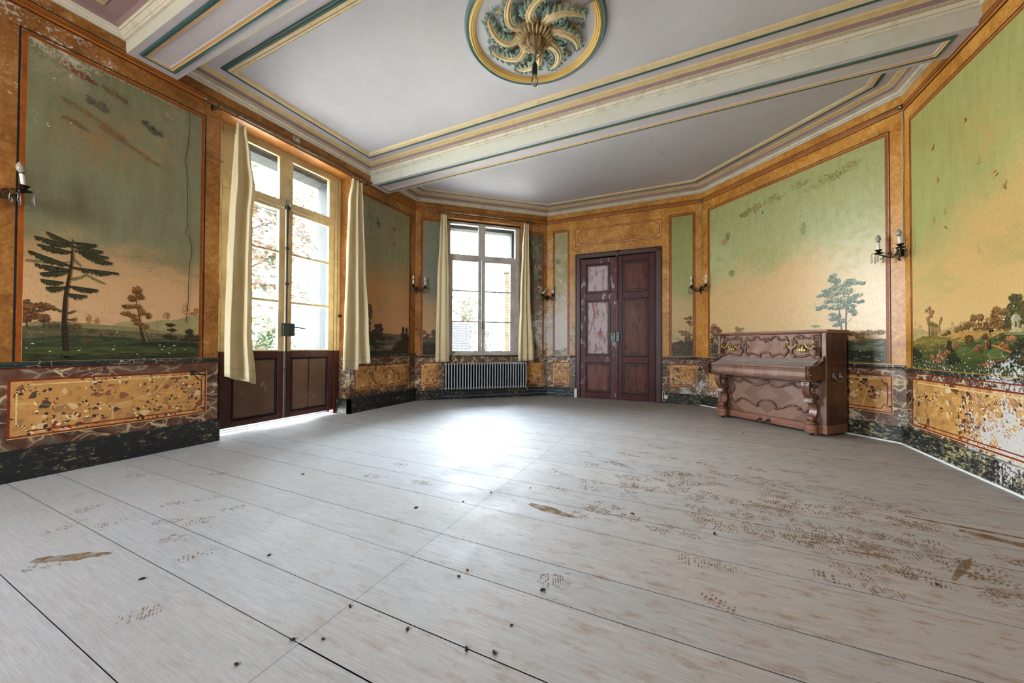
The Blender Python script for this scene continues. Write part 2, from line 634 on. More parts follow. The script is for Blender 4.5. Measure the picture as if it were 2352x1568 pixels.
def m_mud():
    n = NT('dried_mud', .85, .1)
    p = n.pos()
    f = n.noise(p, 26, 5, .65)
    n.color(n.ramp(f, [(.3, '#66482b'), (.7, '#88683f')]))
    tr = n.t.nodes.new('ShaderNodeBsdfTransparent')
    mx = n.t.nodes.new('ShaderNodeMixShader')
    n.put(mx.inputs[0], n.mr(n.noise(p, 14, 6, .7), .36, .62, .15, .9))
    n.t.links.new(tr.outputs[0], mx.inputs[1])
    n.t.links.new(n.b.outputs[0], mx.inputs[2])
    n.t.links.new(mx.outputs[0], n.out.inputs[0])
    return n.mat

def m_glass(name, tint=(.96, .98, .99, 1), rough=.02, refl=1.0):
    n = NT(name)
    tr = n.t.nodes.new('ShaderNodeBsdfTransparent')
    tr.inputs[0].default_value = tint
    gl = n.t.nodes.new('ShaderNodeBsdfGlossy')
    gl.inputs['Roughness'].default_value = rough
    fr = n.t.nodes.new('ShaderNodeFresnel')
    fr.inputs['IOR'].default_value = 1.45
    mx = n.t.nodes.new('ShaderNodeMixShader')
    n.put(mx.inputs[0], n.math('MULTIPLY', fr.outputs[0], refl))
    n.t.links.new(tr.outputs[0], mx.inputs[1])
    n.t.links.new(gl.outputs[0], mx.inputs[2])
    n.t.links.new(mx.outputs[0], n.out.inputs[0])
    n.t.nodes.remove(n.b)
    return n.mat

def m_chipped(name, c, under, rough=.5, amt=.68, sc=18, stretch=(1, 1, .5), spec=.25):
    n = NT(name, rough, spec)
    v = n.vec()
    f = n.noise(v, 5, 5)
    a = lin(c)
    col = n.ramp(f, [(.3, tuple(x * .72 for x in a[:3]) + (1,)), (.7, tuple(min(1, x * 1.12) for x in a[:3]) + (1,))])
    g = n.noise(n.scale(v, stretch), sc, 7, .68)
    col = n.mix(n.mr(g, amt - .02, amt + .02, 0, .9), col, under)
    n.color(col)
    return n.mat

def m_wood(name, dark, mid, light, axis=(30, 1, 3), sc=1.0, rough=.42, dust=None, spec=.45, dist=1.2):
    n = NT(name, rough, spec)
    v = n.vec()
    f = n.noise(n.scale(v, axis), sc, 6, .6, dist)
    g = n.noise(v, 2.2, 3)
    col = n.ramp(n.math('ADD', n.math('MULTIPLY', f, .7), n.math('MULTIPLY', g, .3)), [(.34, dark), (.5, mid), (.66, light)])
    if dust:
        col = n.mix(n.mr(n.noise(v, 3.5, 5), .4, .75, .05, .5), col, dust)
    n.color(col)
    return n.mat

def m_chevron(name, dark, mid, light, w=.11):
    """veneer laid in mirrored slanting strips"""
    n = NT(name, .42, .4)
    o = n.obj()
    x, y, z = n.sep(o)
    ax = n.math('ABSOLUTE', x)
    az = n.math('ABSOLUTE', n.math('SUBTRACT', z, .42))
    u = n.math('ADD', ax, n.math('MULTIPLY', az, 1.25))
    band = n.math('FLOOR', n.math('DIVIDE', u, w))
    wn = n.t.nodes.new('ShaderNodeTexWhiteNoise')
    wn.noise_dimensions = '1D'
    n.put(wn.inputs['W'], band)
    q = n.math('SUBTRACT', ax, n.math('MULTIPLY', az, .8))
    cb = n.t.nodes.new('ShaderNodeCombineXYZ')
    n.put(cb.inputs[0], n.math('MULTIPLY', u, 60))
    n.put(cb.inputs[1], n.math('MULTIPLY', q, 4))
    g = n.noise(cb.outputs[0], 1.0, 4, .6, .5)
    f = n.math('ADD', n.math('MULTIPLY', wn.outputs[0], .28), n.math('MULTIPLY', g, .72))
    col = n.ramp(f, [(.25, dark), (.5, mid), (.75, light)])
    n.color(col)
    return n.mat

def m_figured(name, base, dark, light, faded=None):
    """mahogany with crotch figure, optionally bleached with peeling varnish"""
    n = NT(name, .42, .22)
    v = n.vec()
    o = n.scale(v, (3.2, 1, 1.1))
    f = n.noise(o, 2.0, 5, .6, 2.2)
    g = n.noise(n.scale(v, (22, 1, 2)), 1.6, 4, .6, .8)
    col = n.ramp(n.math('ADD', n.math('MULTIPLY', f, .65), n.math('MULTIPLY', g, .35)), [(.34, dark), (.48, base), (.66, light)])
    if faded:
        h = n.noise(n.scale(v, (2.2, 1, .8)), 7, 7, .68)
        col = n.mix(n.mr(h, .60, .50, 0, .9), col, faded)
        k = n.noise(v, 30, 6, .66)
        col = n.mix(n.mr(k, .62, .67, 0, .8), col, '#6e5450')
    n.color(col)
    return n.mat

def m_cloth():
    n = NT('ochre_curtain_cloth', .8, .15)
    v = n.vec()
    z = n.sep(v)[2]
    f = n.noise(n.scale(v, (1, 1, .25)), 5, 5)
    w = n.noise(v, 220, 2)
    col = n.ramp(n.math('ADD', n.math('MULTIPLY', f, .8), n.math('MULTIPLY', w, .2)), [(.3, '#d3c398'), (.7, '#ebdfbf')])
    st = n.noise(n.scale(v, (1, 1, .5)), 9, 6, .7)
    col = n.mix(n.mr(st, .70, .74, 0, .7), col, '#5a4a30')
    n.color(col)
    tl = n.t.nodes.new('ShaderNodeBsdfTranslucent')
    n.put(tl.inputs[0], col)
    mx = n.t.nodes.new('ShaderNodeMixShader')
    mx.inputs[0].default_value = .12
    n.t.links.new(n.b.outputs[0], mx.inputs[1])
    n.t.links.new(tl.outputs[0], mx.inputs[2])
    n.t.links.new(mx.outputs[0], n.out.inputs[0])
    return n.mat

def m_leaf(name, stops):
    n = NT(name, .6, .2)
    a = n.attr('Col')
    n.color(n.mix(1.0, a, n.ramp(n.noise(sc=1.2, det=3), stops), 'MULTIPLY'))
    tl = n.t.nodes.new('ShaderNodeBsdfTranslucent')
    n.put(tl.inputs[0], a)
    mx = n.t.nodes.new('ShaderNodeMixShader')
    mx.inputs[0].default_value = .4
    n.t.links.new(n.b.outputs[0], mx.inputs[1])
    n.t.links.new(tl.outputs[0], mx.inputs[2])
    n.t.links.new(mx.outputs[0], n.out.inputs[0])
    return n.mat

M['burl'] = m_burl()
# browner, darker burl tones for the two window-side walls
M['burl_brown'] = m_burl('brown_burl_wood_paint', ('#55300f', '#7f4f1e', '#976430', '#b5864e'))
M['burl_light'] = m_plain('pale_burl_reveal', '#c98a48', .4, .4, 0, .15, 6)
M['marble'] = m_marble()
M['breccia'] = m_breccia()
M['black_marble'] = m_black_marble()
M['ledge'] = m_ledge()
M['black_line'] = m_plain('black_paint_line', '#1b1a1b', .5, .3)
M['red_line'] = m_plain('sienna_red_paint_band', '#93480f', .45, .35, 0, .2, 20)
M['oxide_line'] = m_plain('oxide_red_paint_line', '#7d2814', .45, .35, 0, .25, 25)
M['cream_line'] = m_plain('cream_paint_line', '#d8b679', .5, .3, 0, .15, 25)
M['brown_line'] = m_plain('dark_brown_paint_line', '#4f2416', .5, .3)
M['rail_wood'] = m_wood('sienna_rail_paint', '#7a430f', '#a8621c', '#bd7a2c', (3, 3, 60), 1.2)
M['paint'] = m_paint()
M['ceiling'] = m_ceiling()
M['st_white'] = m_stucco('dirty_white_moulding', '#d6d1c6', '#8d8170', .6, (1, 1, 1), .55)
M['st_tan'] = m_stucco('tan_moulding_grooves', '#a8997c', '#6f603c', .6, (1, 1, 3), .6)
M['st_purple'] = m_stucco('mauve_moulding', '#937a7e', '#755b60', .6)
M['st_yellow'] = m_stucco('ochre_moulding', '#cdb988', '#a58a52', .6, (1, 1, 1), .5)
M['st_cream'] = m_stucco('cream_moulding', '#d8c6a2', '#b5935f', .6, (1, 1, 1), .5)
M['st_teal'] = m_stucco('teal_moulding', '#3d5f5e', '#24403f', .5)
M['st_orange'] = m_stucco('apricot_moulding', '#d0a978', '#b08550', .6)
M['st_lilac'] = m_stucco('lilac_plaster', '#bfbac3', '#a49ea5', .65, (1, 1, 1), .25)
M['st_sage'] = m_stucco('sage_white_plaster', '#c9cac2', '#a9a998', .65, (1, 1, 1), .4, 3)
M['floor'] = m_floor()
M['mud'] = m_mud()
M['gap'] = m_plain('dark_gap', '#2a2833', .9, .1)
M['glass'] = m_glass('window_glass')
M['bulb_glass'] = m_glass('clear_bulb_glass', (.95, .95, .95, 1), .02, 1.6)
M['crystal'] = m_glass('crystal_glass', (.88, .9, .92, 1), .03, 3.0)
M['cream_paint'] = m_chipped('chipped_cream_paint', '#c7b288', '#5f4a35', .45, .72, 16)
M['grey_paint'] = m_chipped('chipped_grey_window_paint', '#b5afa8', '#5d5348', .45, .73, 18)
M['brown_paint'] = m_chipped('worn_brown_paint', '#4b2a25', '#2a1715', .4, .66, 10)
M['brown_panel'] = m_chipped('scuffed_brown_panel', '#6b5242', '#97816a', .5, .66, 6, (1, 1, 1))
M['stone'] = m_plain('grey_stone_surround', '#2a2c2e', .85, .1, 0, .2, 24)
M['iron'] = m_plain('dark_iron', '#2b2826', .45, .5, .6, .25)
M['bronze'] = m_plain('dark_bronze', '#33281d', .4, .5, .8, .3, 30)
M['brass'] = m_plain('tarnished_brass', '#b59a55', .32, .5, .9, .25, 40)
M['steel'] = m_plain('dull_steel', '#8c8f90', .35, .5, .9, .2, 30)
M['lock_green'] = m_plain('green_black_lock_case', '#39423c', .45, .5, .3, .3, 20)
M['lock_grey'] = m_plain('grey_lock_case', '#55625f', .45, .5, .4, .3, 20)
M['rod_steel'] = m_plain('worn_steel_rod', '#7f786c', .3, .5, .9, .3, 20)
M['candle'] = m_plain('white_candle_sleeve', '#dcd8cf', .5, .4)
M['frost'] = m_plain('frosted_grey_bulb', '#9a8f82', .18, .6, 0, .1)
M['clear_bulb'] = m_plain('milky_bulb', '#cfccc8', .12, .6, 0, .08)
M['radiator'] = m_plain('silver_grey_radiator', '#a8adb2', .38, .5, .1, .15, 12)
M['pipe'] = m_plain('blue_grey_pipe_paint', '#4b5a6e', .35, .5, .2, .35, 14)
M['cloth'] = m_cloth()
M['door_red'] = m_chipped('mottled_red_door_paint', '#54161c', '#241012', .45, .56, 34, (1, 1, 1))
M['door_red_faded'] = m_chipped('faded_red_door_paint', '#5d3036', '#a3959a', .45, .60, 12, (1, 1, .35))
M['architrave'] = m_wood('brown_red_architrave', '#381a15', '#4d271f', '#5a3329', (40, 40, 2), 1.0)
M['door_black'] = m_plain('green_black_moulding', '#1d2523', .4, .45)
M['mahogany'] = m_figured('figured_mahogany', '#5a2a1d', '#2a120d', '#71402c')
M['mahogany_pink'] = m_figured('faded_mahogany', '#6d3f3a', '#45251f', '#825650')
M['mahogany_pale'] = m_figured('bleached_peeling_mahogany', '#8a5a50', '#6a4038', '#9a7068', '#b9adb3')
M['walnut'] = m_wood('walnut_veneer', '#4c2f22', '#6e4a39', '#886451', (40, 3, 4), 1.0, .4, '#957a69')
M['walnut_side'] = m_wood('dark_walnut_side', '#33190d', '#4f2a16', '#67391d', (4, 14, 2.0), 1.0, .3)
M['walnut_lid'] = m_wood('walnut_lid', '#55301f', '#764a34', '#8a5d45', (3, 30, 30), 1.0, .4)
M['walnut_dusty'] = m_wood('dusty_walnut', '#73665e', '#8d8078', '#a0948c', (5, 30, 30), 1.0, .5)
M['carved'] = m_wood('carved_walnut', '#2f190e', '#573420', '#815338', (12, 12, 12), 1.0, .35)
M['walnut_leg'] = m_wood('shadowy_walnut', '#42271a', '#643f2b', '#825944', (12, 6, 6), 1.0, .32)  # leg wood darkened in colour for the shade that flat light leaves out
M['ring_gold'] = m_stucco('golden_ring_moulding', '#cfae66', '#a27f3c', .55)
M['ring_teal'] = m_stucco('blue_green_ring_moulding', '#587478', '#34504f', .55)
M['chevron'] = m_chevron('chevron_walnut_veneer', '#57392a', '#6f4e3d', '#876552', .17)
M['chevron_up'] = m_figured('matched_walnut_veneer', '#785543', '#5c3e2f', '#8d6c5b')
M['piano_back'] = m_plain('black_piano_back', '#15110f', .8, .2)
M['white_plastic'] = m_plain('white_plastic', '#d9d8d2', .4, .4, 0, .05)
M['cable'] = m_plain('brown_cable', '#6d6253', .5, .3)
M['grey_cable'] = m_plain('pale_grey_wire', '#a39b86', .5, .3)
M['black_plastic'] = m_plain('black_plastic', '#161616', .4, .4)
M['stucco_gold'] = m_stucco('gilded_stucco', '#ccb78f', '#7b5f34', .5, (1, 1, 1), .55, 16)
M['petal'] = m_stucco('pale_gilded_petal', '#b09c74', '#5b4727', .5, (1, 1, 1), .5, 16)
M['stucco_boss'] = m_stucco('dull_gilded_stucco', '#80694a', '#46351d', .5, (1, 1, 1), .6, 16)
M['stucco_green'] = m_stucco('sea_green_stucco', '#7d968c', '#3f6058', .55, (1, 1, 1), .55, 18)
M['leaf_green'] = m_stucco('green_stucco_leaf', '#4d7f70', '#2f5a4d', .55)
M['flower'] = m_stucco('yellow_stucco_flower', '#dba647', '#a9762a', .55)
M['stem'] = m_stucco('brown_stucco_stem', '#8c7b66', '#5f5140', .6)
M['crumb'] = m_plain('dark_crumb', '#3a342d', .9, .1)
M['bark'] = m_plain('grey_bark', '#2b2823', .9, .1, 0, .3, 8)
M['leaves_rust'] = m_leaf('rust_leaves', [(.3, (.8, .8, .8, 1)), (.7, (1.1, 1.1, 1.1, 1))])
M['roof_tile'] = m_plain('pale_roof_tile', '#202022', .8, .2, 0, .1, 3)
M['brick'] = m_plain('old_red_brick', '#40291f', .9, .1, 0, .3, 4)
M['bounce_ground'] = m_plain('pale_bounce_ground', '#b9b2a0', .95, .1, 0, .3, 3)  # unseen ground made pale to bounce daylight up to the ceiling
M['hedge_stone'] = m_plain('ivy_grey', '#161717', .9, .1, 0, .4, 5)
# ------------------------------------------------------------------ floor
OCT = [(-4.80, -3.0), (2.30, -3.0), D, Cc, B, A]

def clip(poly, a, b):
    """keep the part of a polygon on the left of line a-b"""
    out = []
    for i in range(len(poly)):
        p, q = poly[i], poly[(i + 1) % len(poly)]
        sp = (b[0] - a[0]) * (p[1] - a[1]) - (b[1] - a[1]) * (p[0] - a[0])
        sq = (b[0] - a[0]) * (q[1] - a[1]) - (b[1] - a[1]) * (q[0] - a[0])
        if sp >= 0:
            out.append(p)
        if (sp >= 0) != (sq >= 0):
            t = sp / (sp - sq)
            out.append((p[0] + t * (q[0] - p[0]), p[1] + t * (q[1] - p[1])))
    return out

PRINTS = [(0.02,2.73,0.14,2.76),(0.26,2.71,0.33,2.72),(0.06,2.56,0.3,2.48),(0.35,2.55,0.44,2.49),(0.44,2.57,0.59,2.56),(0.54,2.5,0.97,2.53),(0.61,2.53,0.72,2.48),(0.9,2.79,1.07,2.79),(0.89,2.63,0.97,2.53),(1.06,2.77,1.29,2.72),(0.61,2.8,0.77,2.77),(0.75,2.72,0.91,2.68),(0.45,2.91,0.57,2.84),(0.29,2.94,0.42,2.92),(0.42,2.96,0.7,2.96),(0.66,3.15,0.84,3.12),(0.89,3.01,1.0,3.01),(0.69,3.41,0.88,3.4),(0.1,3.06,0.27,3.02),(-0.04,3.18,0.11,3.18),(0.1,3.46,0.26,3.41),(0.37,3.59,0.48,3.48),(-0.05,3.43,0.1,3.42),(0.13,3.83,0.26,3.77),(1.16,3.15,1.26,3.1),(1.22,3.06,1.37,3.02),(1.37,3.02,1.48,2.99),(1.28,3.39,1.35,3.31),(1.27,2.65,1.35,2.61),(1.22,2.55,1.33,2.48),(1.51,2.79,1.55,2.73),(0.66,2.32,0.83,2.32),(0.87,2.41,0.99,2.38),(0.73,2.17,0.88,2.17),(-0.02,2.06,0.1,2.06),(0.12,2.08,0.28,2.07),(0.07,1.8,0.19,1.75),(1.19,2.36,1.35,2.4),(0.52,3.85,0.67,3.82),(0.77,3.94,0.99,3.85),(0.56,3.51,0.67,3.42),(0.94,3.2,1.04,3.14),(1.11,3.34,1.25,3.32),(-0.61,1.58,-0.5,1.62),(-0.62,2.45,-0.44,2.41),(-0.38,2.41,-0.25,2.39),(-0.96,2.66,-0.78,2.65),(-0.71,2.75,-0.56,2.76),(-1.07,3.04,-0.84,2.96),(-0.76,2.87,-0.56,2.92),(-0.45,2.97,-0.34,2.94),(-0.33,2.93,-0.23,2.92),(-0.22,3.0,-0.04,2.94),(-0.29,3.19,-0.15,3.19),(-0.45,3.16,-0.33,3.14),(-0.83,3.35,-0.7,3.32),(-0.68,3.48,-0.45,3.42),(-1.02,3.65,-0.8,3.69),(-1.02,4.05,-0.86,4.05),(-0.6,3.82,-0.36,3.77),(-0.41,3.91,-0.27,3.95),(-0.37,4.28,-0.14,4.16),(-2.41,2.58,-2.28,2.55),(-2.4,2.21,-2.25,2.23),(-1.96,2.28,-1.86,2.29),(-0.72,6.06,-0.5,6.09),(-1.55,5.65,-1.22,5.64),(-0.16,3.4,0.11,3.41),(-0.2,3.85,-0.01,3.87),(-3.08,1.34,-3.0,1.44),(-3.2,1.2,-3.14,1.26),(-2.92,1.06,-2.85,1.12),(-2.71,1.12,-2.69,1.19),(-2.77,1.33,-2.69,1.41),(-2.63,0.99,-2.55,1.05),(-3.29,0.71,-3.31,0.82),(-3.16,0.89,-3.15,0.98),(-2.88,0.58,-2.83,0.64),(-2.02,0.62,-1.95,0.73),(-2.3,0.93,-2.23,1.08),(-4.17,1.36,-4.11,1.39),(-3.59,1.64,-3.52,1.72),(-3.53,0.9,-3.56,1.0)]

def build_floor():
    rnd = random.Random(4)
    mb = MB()
    mb.poly([(-5.1, -3.1, -.006), (2.4, -3.1, -.006), (2.4, 7.9, -.006), (-5.1, 7.9, -.006)], M['gap'])
    ys = [-3.1, -2.7, -2.35, -1.95, -1.6, -1.25, -.9, -.55, -.2, .16, .52, .87, 1.115, 1.475, 1.725, 2.125, 2.39, 2.66, 2.93, 3.25, 3.57, 3.9, 4.2, 4.55, 4.85, 5.2, 5.5, 5.85, 6.15, 6.5, 6.8, 7.15, 7.45, 7.9]
    big = [(-5.15, -3.1), (2.36, -3.1), (D[0] + .06, D[1] + .02), (Cc[0] + .02, Cc[1] + .06), (B[0] - .02, B[1] + .06), (A[0] - .35, A[1] + .02)]
    for i in range(len(ys) - 1):
        y0, y1 = ys[i], ys[i + 1]
        cuts = [-5.2, -1.262, 2.4] if y0 < 5.4 else [-5.2, -2.9 if i % 2 else -1.0, 2.4]
        for a, b in zip(cuts[:-1], cuts[1:]):
            g = rnd.choice((.0012, .0018, .0026))
            gx = .0009
            q = [(a + gx, y0 + g), (b - gx, y0 + g), (b - gx, y1 - g), (a + gx, y1 - g)]
            for j in range(len(big)):
                q = clip(q, big[j], big[(j + 1) % len(big)])
                if len(q) < 3:
                    break
            if len(q) < 3:
                continue
            k = rnd.uniform(.86, 1.0)
            w = rnd.uniform(-.03, .03)
            col = (k + w, k, k - w, 1)
            mb.poly([(p[0], p[1], 0) for p in q], M['floor'], col)
    # dried muddy shoe prints: tread bars inside a sole outline
    z = .0006
    more = []
    for x0, y0, x1, y1 in PRINTS:
        for k in range(2 if x0 > -.7 and 2.2 < y0 < 3.7 else 0):
            dx, dy, tw = rnd.gauss(.05, .16), rnd.gauss(0, .10), rnd.gauss(0, .05)
            more.append((x0 + dx, y0 + dy, x1 + dx, y1 + dy + tw))
    for n, (x0, y0, x1, y1) in enumerate(PRINTS + more):
        L = hypot(x1 - x0, y1 - y0)
        ang = atan2(y1 - y0, x1 - x0)
        ln = max(L, .16)
        wd = rnd.uniform(.075, .10)
        ca, sa = cos(ang), sin(ang)
        kind = rnd.random()
        def P(u, v):
            return (x0 + ca * u - sa * v, y0 + sa * u + ca * v, z + rnd.random() * .0003)
        pitch = rnd.choice((.011, .014, .017))
        nb = max(5, int(ln / pitch))
        skew = rnd.uniform(-.5, .5) if kind > .5 else 0
        for i in range(nb):
            u = (i + .5) * ln / nb
            t = u / ln
            half = wd * .5 * (.78 + .32 * sin(pi * min(1, t * 1.25)) - (.34 if .36 < t < .52 else 0))
            half *= min(1, 4.5 * t + .3, 4.5 * (1 - t) + .3)
            if .38 < t < .50 and rnd.random() < .75:
                continue
            m_ = 3 if kind > .5 else 6
            for j in range(m_):
                if rnd.random() < (.30 if .12 < t < .85 else .45):
                    continue
                v = -half + (j + .5) * 2 * half / m_
                dv = half / m_ * rnd.uniform(.55, 1.05)
                du = ln / nb * rnd.uniform(.18, .42)
                sk = skew * v
                mb.poly([P(u - du + sk, v - dv * .8), P(u + du * .3 + sk, v - dv), P(u + du + sk, v - dv * .1), P(u + du * .5 + sk, v + dv), P(u - du * .7 + sk, v + dv * .8)], M['mud'])
        # dragged dirt around the print
        for k in range(rnd.randrange(3, 9)):
            u, v = rnd.uniform(-.1, 1.1) * ln, rnd.gauss(0, wd * .45)
            l_, w_ = rnd.uniform(.012, .06), rnd.uniform(.001, .0035)
            mb.poly([P(u, v), P(u + l_ * .5, v - w_), P(u + l_, v + rnd.uniform(-.006, .006)), P(u + l_ * .5, v + w_)], M['mud'])
    # long smears where a foot slid
    for x0, y0, x1, y1, w in ((.42, 2.96, .72, 2.955, .012), (.8, 2.52, 1.0, 2.53, .012), (1.15, 2.42, 1.36, 2.72, .02), (1.55, 2.2, 1.75, 2.22, .02), (1.6, 2.45, 2.0, 2.37, .03),
                              (1.3, 3.2, 1.9, 3.1, .02), (-.95, 2.31, -.6, 2.25, .05), (-2.95, .62, -2.68, .82, .05), (1.5, 3.1, 2.1, 2.85, .05)):
        a = atan2(y1 - y0, x1 - x0)
        nx, ny = -sin(a) * w, cos(a) * w
        up, dn = [], []
        for k in range(9):
            t = k / 8
            h = sin(pi * (.15 + .8 * t)) * rnd.uniform(.6, 1)
            up.append((x0 + (x1 - x0) * t + nx * h, y0 + (y1 - y0) * t + ny * h, z))
            dn.append((x0 + (x1 - x0) * t - nx * h, y0 + (y1 - y0) * t - ny * h, z))
        mb.poly(up + dn[::-1], M['mud'])
    mb.build('floor', kind='structure')
build_floor()

# ------------------------------------------------------------------ walls
ZC = 4.10
def strip(mb, x0, z0, x1, z1, m, y=-.0012):
    mb.poly([(x0, y, z0), (x1, y, z0), (x1, y, z1), (x0, y, z1)], m)
def ring(mb, x0, z0, x1, z1, w, m, y=-.0014, bottom=True):
    strip(mb, x0, z1 - w, x1, z1, m, y)
    if bottom:
        strip(mb, x0, z0, x1, z0 + w, m, y)
    strip(mb, x0, z0 + (w if bottom else 0), x0 + w, z1 - w, m, y)
    strip(mb, x1 - w, z0 + (w if bottom else 0), x1, z1 - w, m, y)
def notched(x0, z0, x1, z1, r):
    """outline with hollow corners, starting bottom-left, counter-clockwise"""
    pts = []
    for cx, cz, a0 in ((x0, z0, 90), (x1, z0, 180), (x1, z1, 270), (x0, z1, 360)):
        e = [(cx, cz)]
        arc = [(cx + r * cos(radians(a0 - k * 22.5)), cz + r * sin(radians(a0 - k * 22.5))) for k in range(5)]
        pts += arc
    return pts
def line_path(mb, pts, w, m, y, sel=None):
    n = len(pts)
    for i in range(n):
        p, q = pts[i], pts[(i + 1) % n]
        L = hypot(q[0] - p[0], q[1] - p[1])
        if L < 1e-6:
            continue
        nx, nz = -(q[1] - p[1]) / L * w / 2, (q[0] - p[0]) / L * w / 2
        ex, ez = (q[0] - p[0]) / L * w * .3, (q[1] - p[1]) / L * w * .3
        mm = m(p, q) if callable(m) else m
        mb.poly([(p[0] - nx - ex, y, p[1] - nz - ez), (q[0] - nx + ex, y, q[1] - nz + ez), (q[0] + nx + ex, y, q[1] + nz + ez), (p[0] + nx - ex, y, p[1] + nz - ez)], mm)
def breccia_panel(mb, x0, z0, x1, z1, inset=.045, r=.055):
    strip(mb, x0, z0, x1, z1, M['breccia'], -.0012)
    ring(mb, x0, z0, x1, z1, .014, M['oxide_line'], -.0018)
    strip(mb, x0, z0 - .006, x1, z0, M['cream_line'], -.0018)
    strip(mb, x1, z0, x1 + .006, z1, M['cream_line'], -.0018)
    cx, cz = (x0 + x1) / 2, (z0 + z1) / 2
    def pick(p, q):
        u = ((p[0] + q[0]) / 2 - cx) / (x1 - x0)
        v = ((p[1] + q[1]) / 2 - cz) / (z1 - z0)
        return M['cream_line'] if v - u > 0 else M['oxide_line']
    line_path(mb, notched(x0 + inset, z0 + inset, x1 - inset, z1 - inset, r), .011, pick, -.0020)
def mural_frame(mb, x0, x1, z1, z0=.90):
    """sienna band next to a mural and the black line outside it"""
    b = .026
    strip(mb, x0 - b, z0, x0, z1 + b, M['red_line'], -.0013)
    strip(mb, x1, z0, x1 + b, z1 + b, M['red_line'], -.0013)
    strip(mb, x0, z1, x1, z1 + b, M['red_line'], -.0013)
    k, w = .044, .011
    ring(mb, x0 - k, z0, x1 + k, z1 + .05, w, M['black_line'], -.0015, bottom=False)

def wall(name, F, s0, s1, holes, thick, zd, extra=None, burl='burl', outer=None):
    mb = MB()
    xs = sorted({s0, s1} | {h[0] for h in holes} | {h[1] for h in holes})
    zs = sorted({-.06, zd, ZC + .05} | {h[2] for h in holes if h[2] > 0} | {h[3] for h in holes})
    def inside(x, z):
        return any(h[0] < x < h[1] and h[2] < z < h[3] for h in holes)
    for i in range(len(xs) - 1):
        for j in range(len(zs) - 1):
            x0, x1, z0, z1 = xs[i], xs[i + 1], zs[j], zs[j + 1]
            if inside((x0 + x1) / 2, (z0 + z1) / 2):
                continue
            mb.poly([(x0, 0, z0), (x1, 0, z0), (x1, 0, z1), (x0, 0, z1)], M[burl] if z0 >= zd - .01 else M['marble'])
            mb.poly([(x0, thick, z0), (x0, thick, z1), (x1, thick, z1), (x1, thick, z0)], M['stone'])
    for h in holes:
        x0, x1, z0, z1 = h[:4]
        z0 = max(z0, -.06)
        for a, b in ((z0, zd), (zd, z1)):
            if b <= a:
                continue
            mm = M[burl] if a >= zd - .01 else M['marble']
            mb.poly([(x0, 0, a), (x0, thick, a), (x0, thick, b), (x0, 0, b)], mm)
            mb.poly([(x1, thick, a), (x1, 0, a), (x1, 0, b), (x1, thick, b)], mm)
        mb.poly([(x0, 0, z1), (x0, thick, z1), (x1, thick, z1), (x1, 0, z1)], M['burl_light'])
        if z0 > 0:
            mb.poly([(x0, thick, z0), (x0, 0, z0), (x1, 0, z0), (x1, thick, z0)], M['burl_light'])
    # outer stone layer with a narrower opening
    if outer:
        for (x0, x1, z0, z1, a, b) in outer:
            mb.box((x0 - .5, a, z0 - .3), (x0, b, z1 + .4), M['stone'])
            mb.box((x1, a, z0 - .3), (x1 + .5, b, z1 + .4), M['stone'])
            mb.box((x0, a, z1), (x1, b, z1 + .4), M['stone'])
            mb.box((x0, a, z0 - .3), (x1, b, z0), M['stone'])
    if extra:
        extra(mb)
    return mb.build(name, kind='structure', M=F.M)

def ex_left(mb):
    mural_frame(mb, .935, 2.105, 3.595, .945)
    mural_frame(mb, 4.30, 5.462, 3.595)
    breccia_panel(mb, .872, .335, 2.182, .80)
    breccia_panel(mb, 4.20, .345, 5.46, .755)
    breccia_panel(mb, -.5, .335, .66, .80)
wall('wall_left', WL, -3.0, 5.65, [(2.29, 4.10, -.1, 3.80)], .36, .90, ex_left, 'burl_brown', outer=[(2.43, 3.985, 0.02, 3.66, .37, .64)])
def ex_ab(mb):
    mural_frame(mb, .152, .50, 3.595)
    mural_frame(mb, 2.37, 2.715, 3.55)
    breccia_panel(mb, .114, .275, .455, .745, .032, .04)
    breccia_panel(mb, 2.33, .275, 2.745, .735, .032, .04)
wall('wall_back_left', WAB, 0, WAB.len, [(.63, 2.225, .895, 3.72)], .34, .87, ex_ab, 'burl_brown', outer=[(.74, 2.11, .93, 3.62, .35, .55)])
def ex_bc(mb):
    mural_frame(mb, .18, .462, 3.575)
    mural_frame(mb, 2.532, 2.893, 3.592)
    # panel painted over the door
    strip(mb, .63, 3.225, 2.362, 3.60, M['burl_light'], -.0011)
    ring(mb, .63, 3.225, 2.362, 3.60, .009, M['brown_line'], -.0016)
    q = notched(.68, 3.265, 2.31, 3.565, .07)
    mb.poly([(p[0], -.0013, p[1]) for p in q], M['burl'])
    line_path(mb, q, .008, M['brown_line'], -.0018)
    breccia_panel(mb, .115, .25, .51, .74, .032, .045)
    breccia_panel(mb, 2.475, .32, 2.955, .755, .04, .05)
wall('wall_back', WBC, 0, WBC.len, [(.64, 2.355, -.1, 3.055)], .30, .87, ex_bc)
def ex_cd(mb):
    mural_frame(mb, .178, 2.64, 3.585)
    breccia_panel(mb, .14, .32, 1.35, .755)
    breccia_panel(mb, 1.45, .32, 2.69, .762)
wall('wall_back_right', WCD, 0, WCD.len, [], .30, .87, ex_cd)
def ex_r(mb):
    mural_frame(mb, .15, 3.3, 3.60, .86)
    mural_frame(mb, 3.8, 6.6, 3.60, .86)
    breccia_panel(mb, .12, .235, 3.35, .755)
    breccia_panel(mb, 3.75, .235, 6.7, .755)
wall('wall_right', WR, 0, WR.len, [], .30, .85, ex_r)
wall('wall_rear', WE, 0, WE.len, [(4.7, 5.9, 1.25, 3.15)], .30, .87)  # unseen opening added and sized to let daylight into the near end

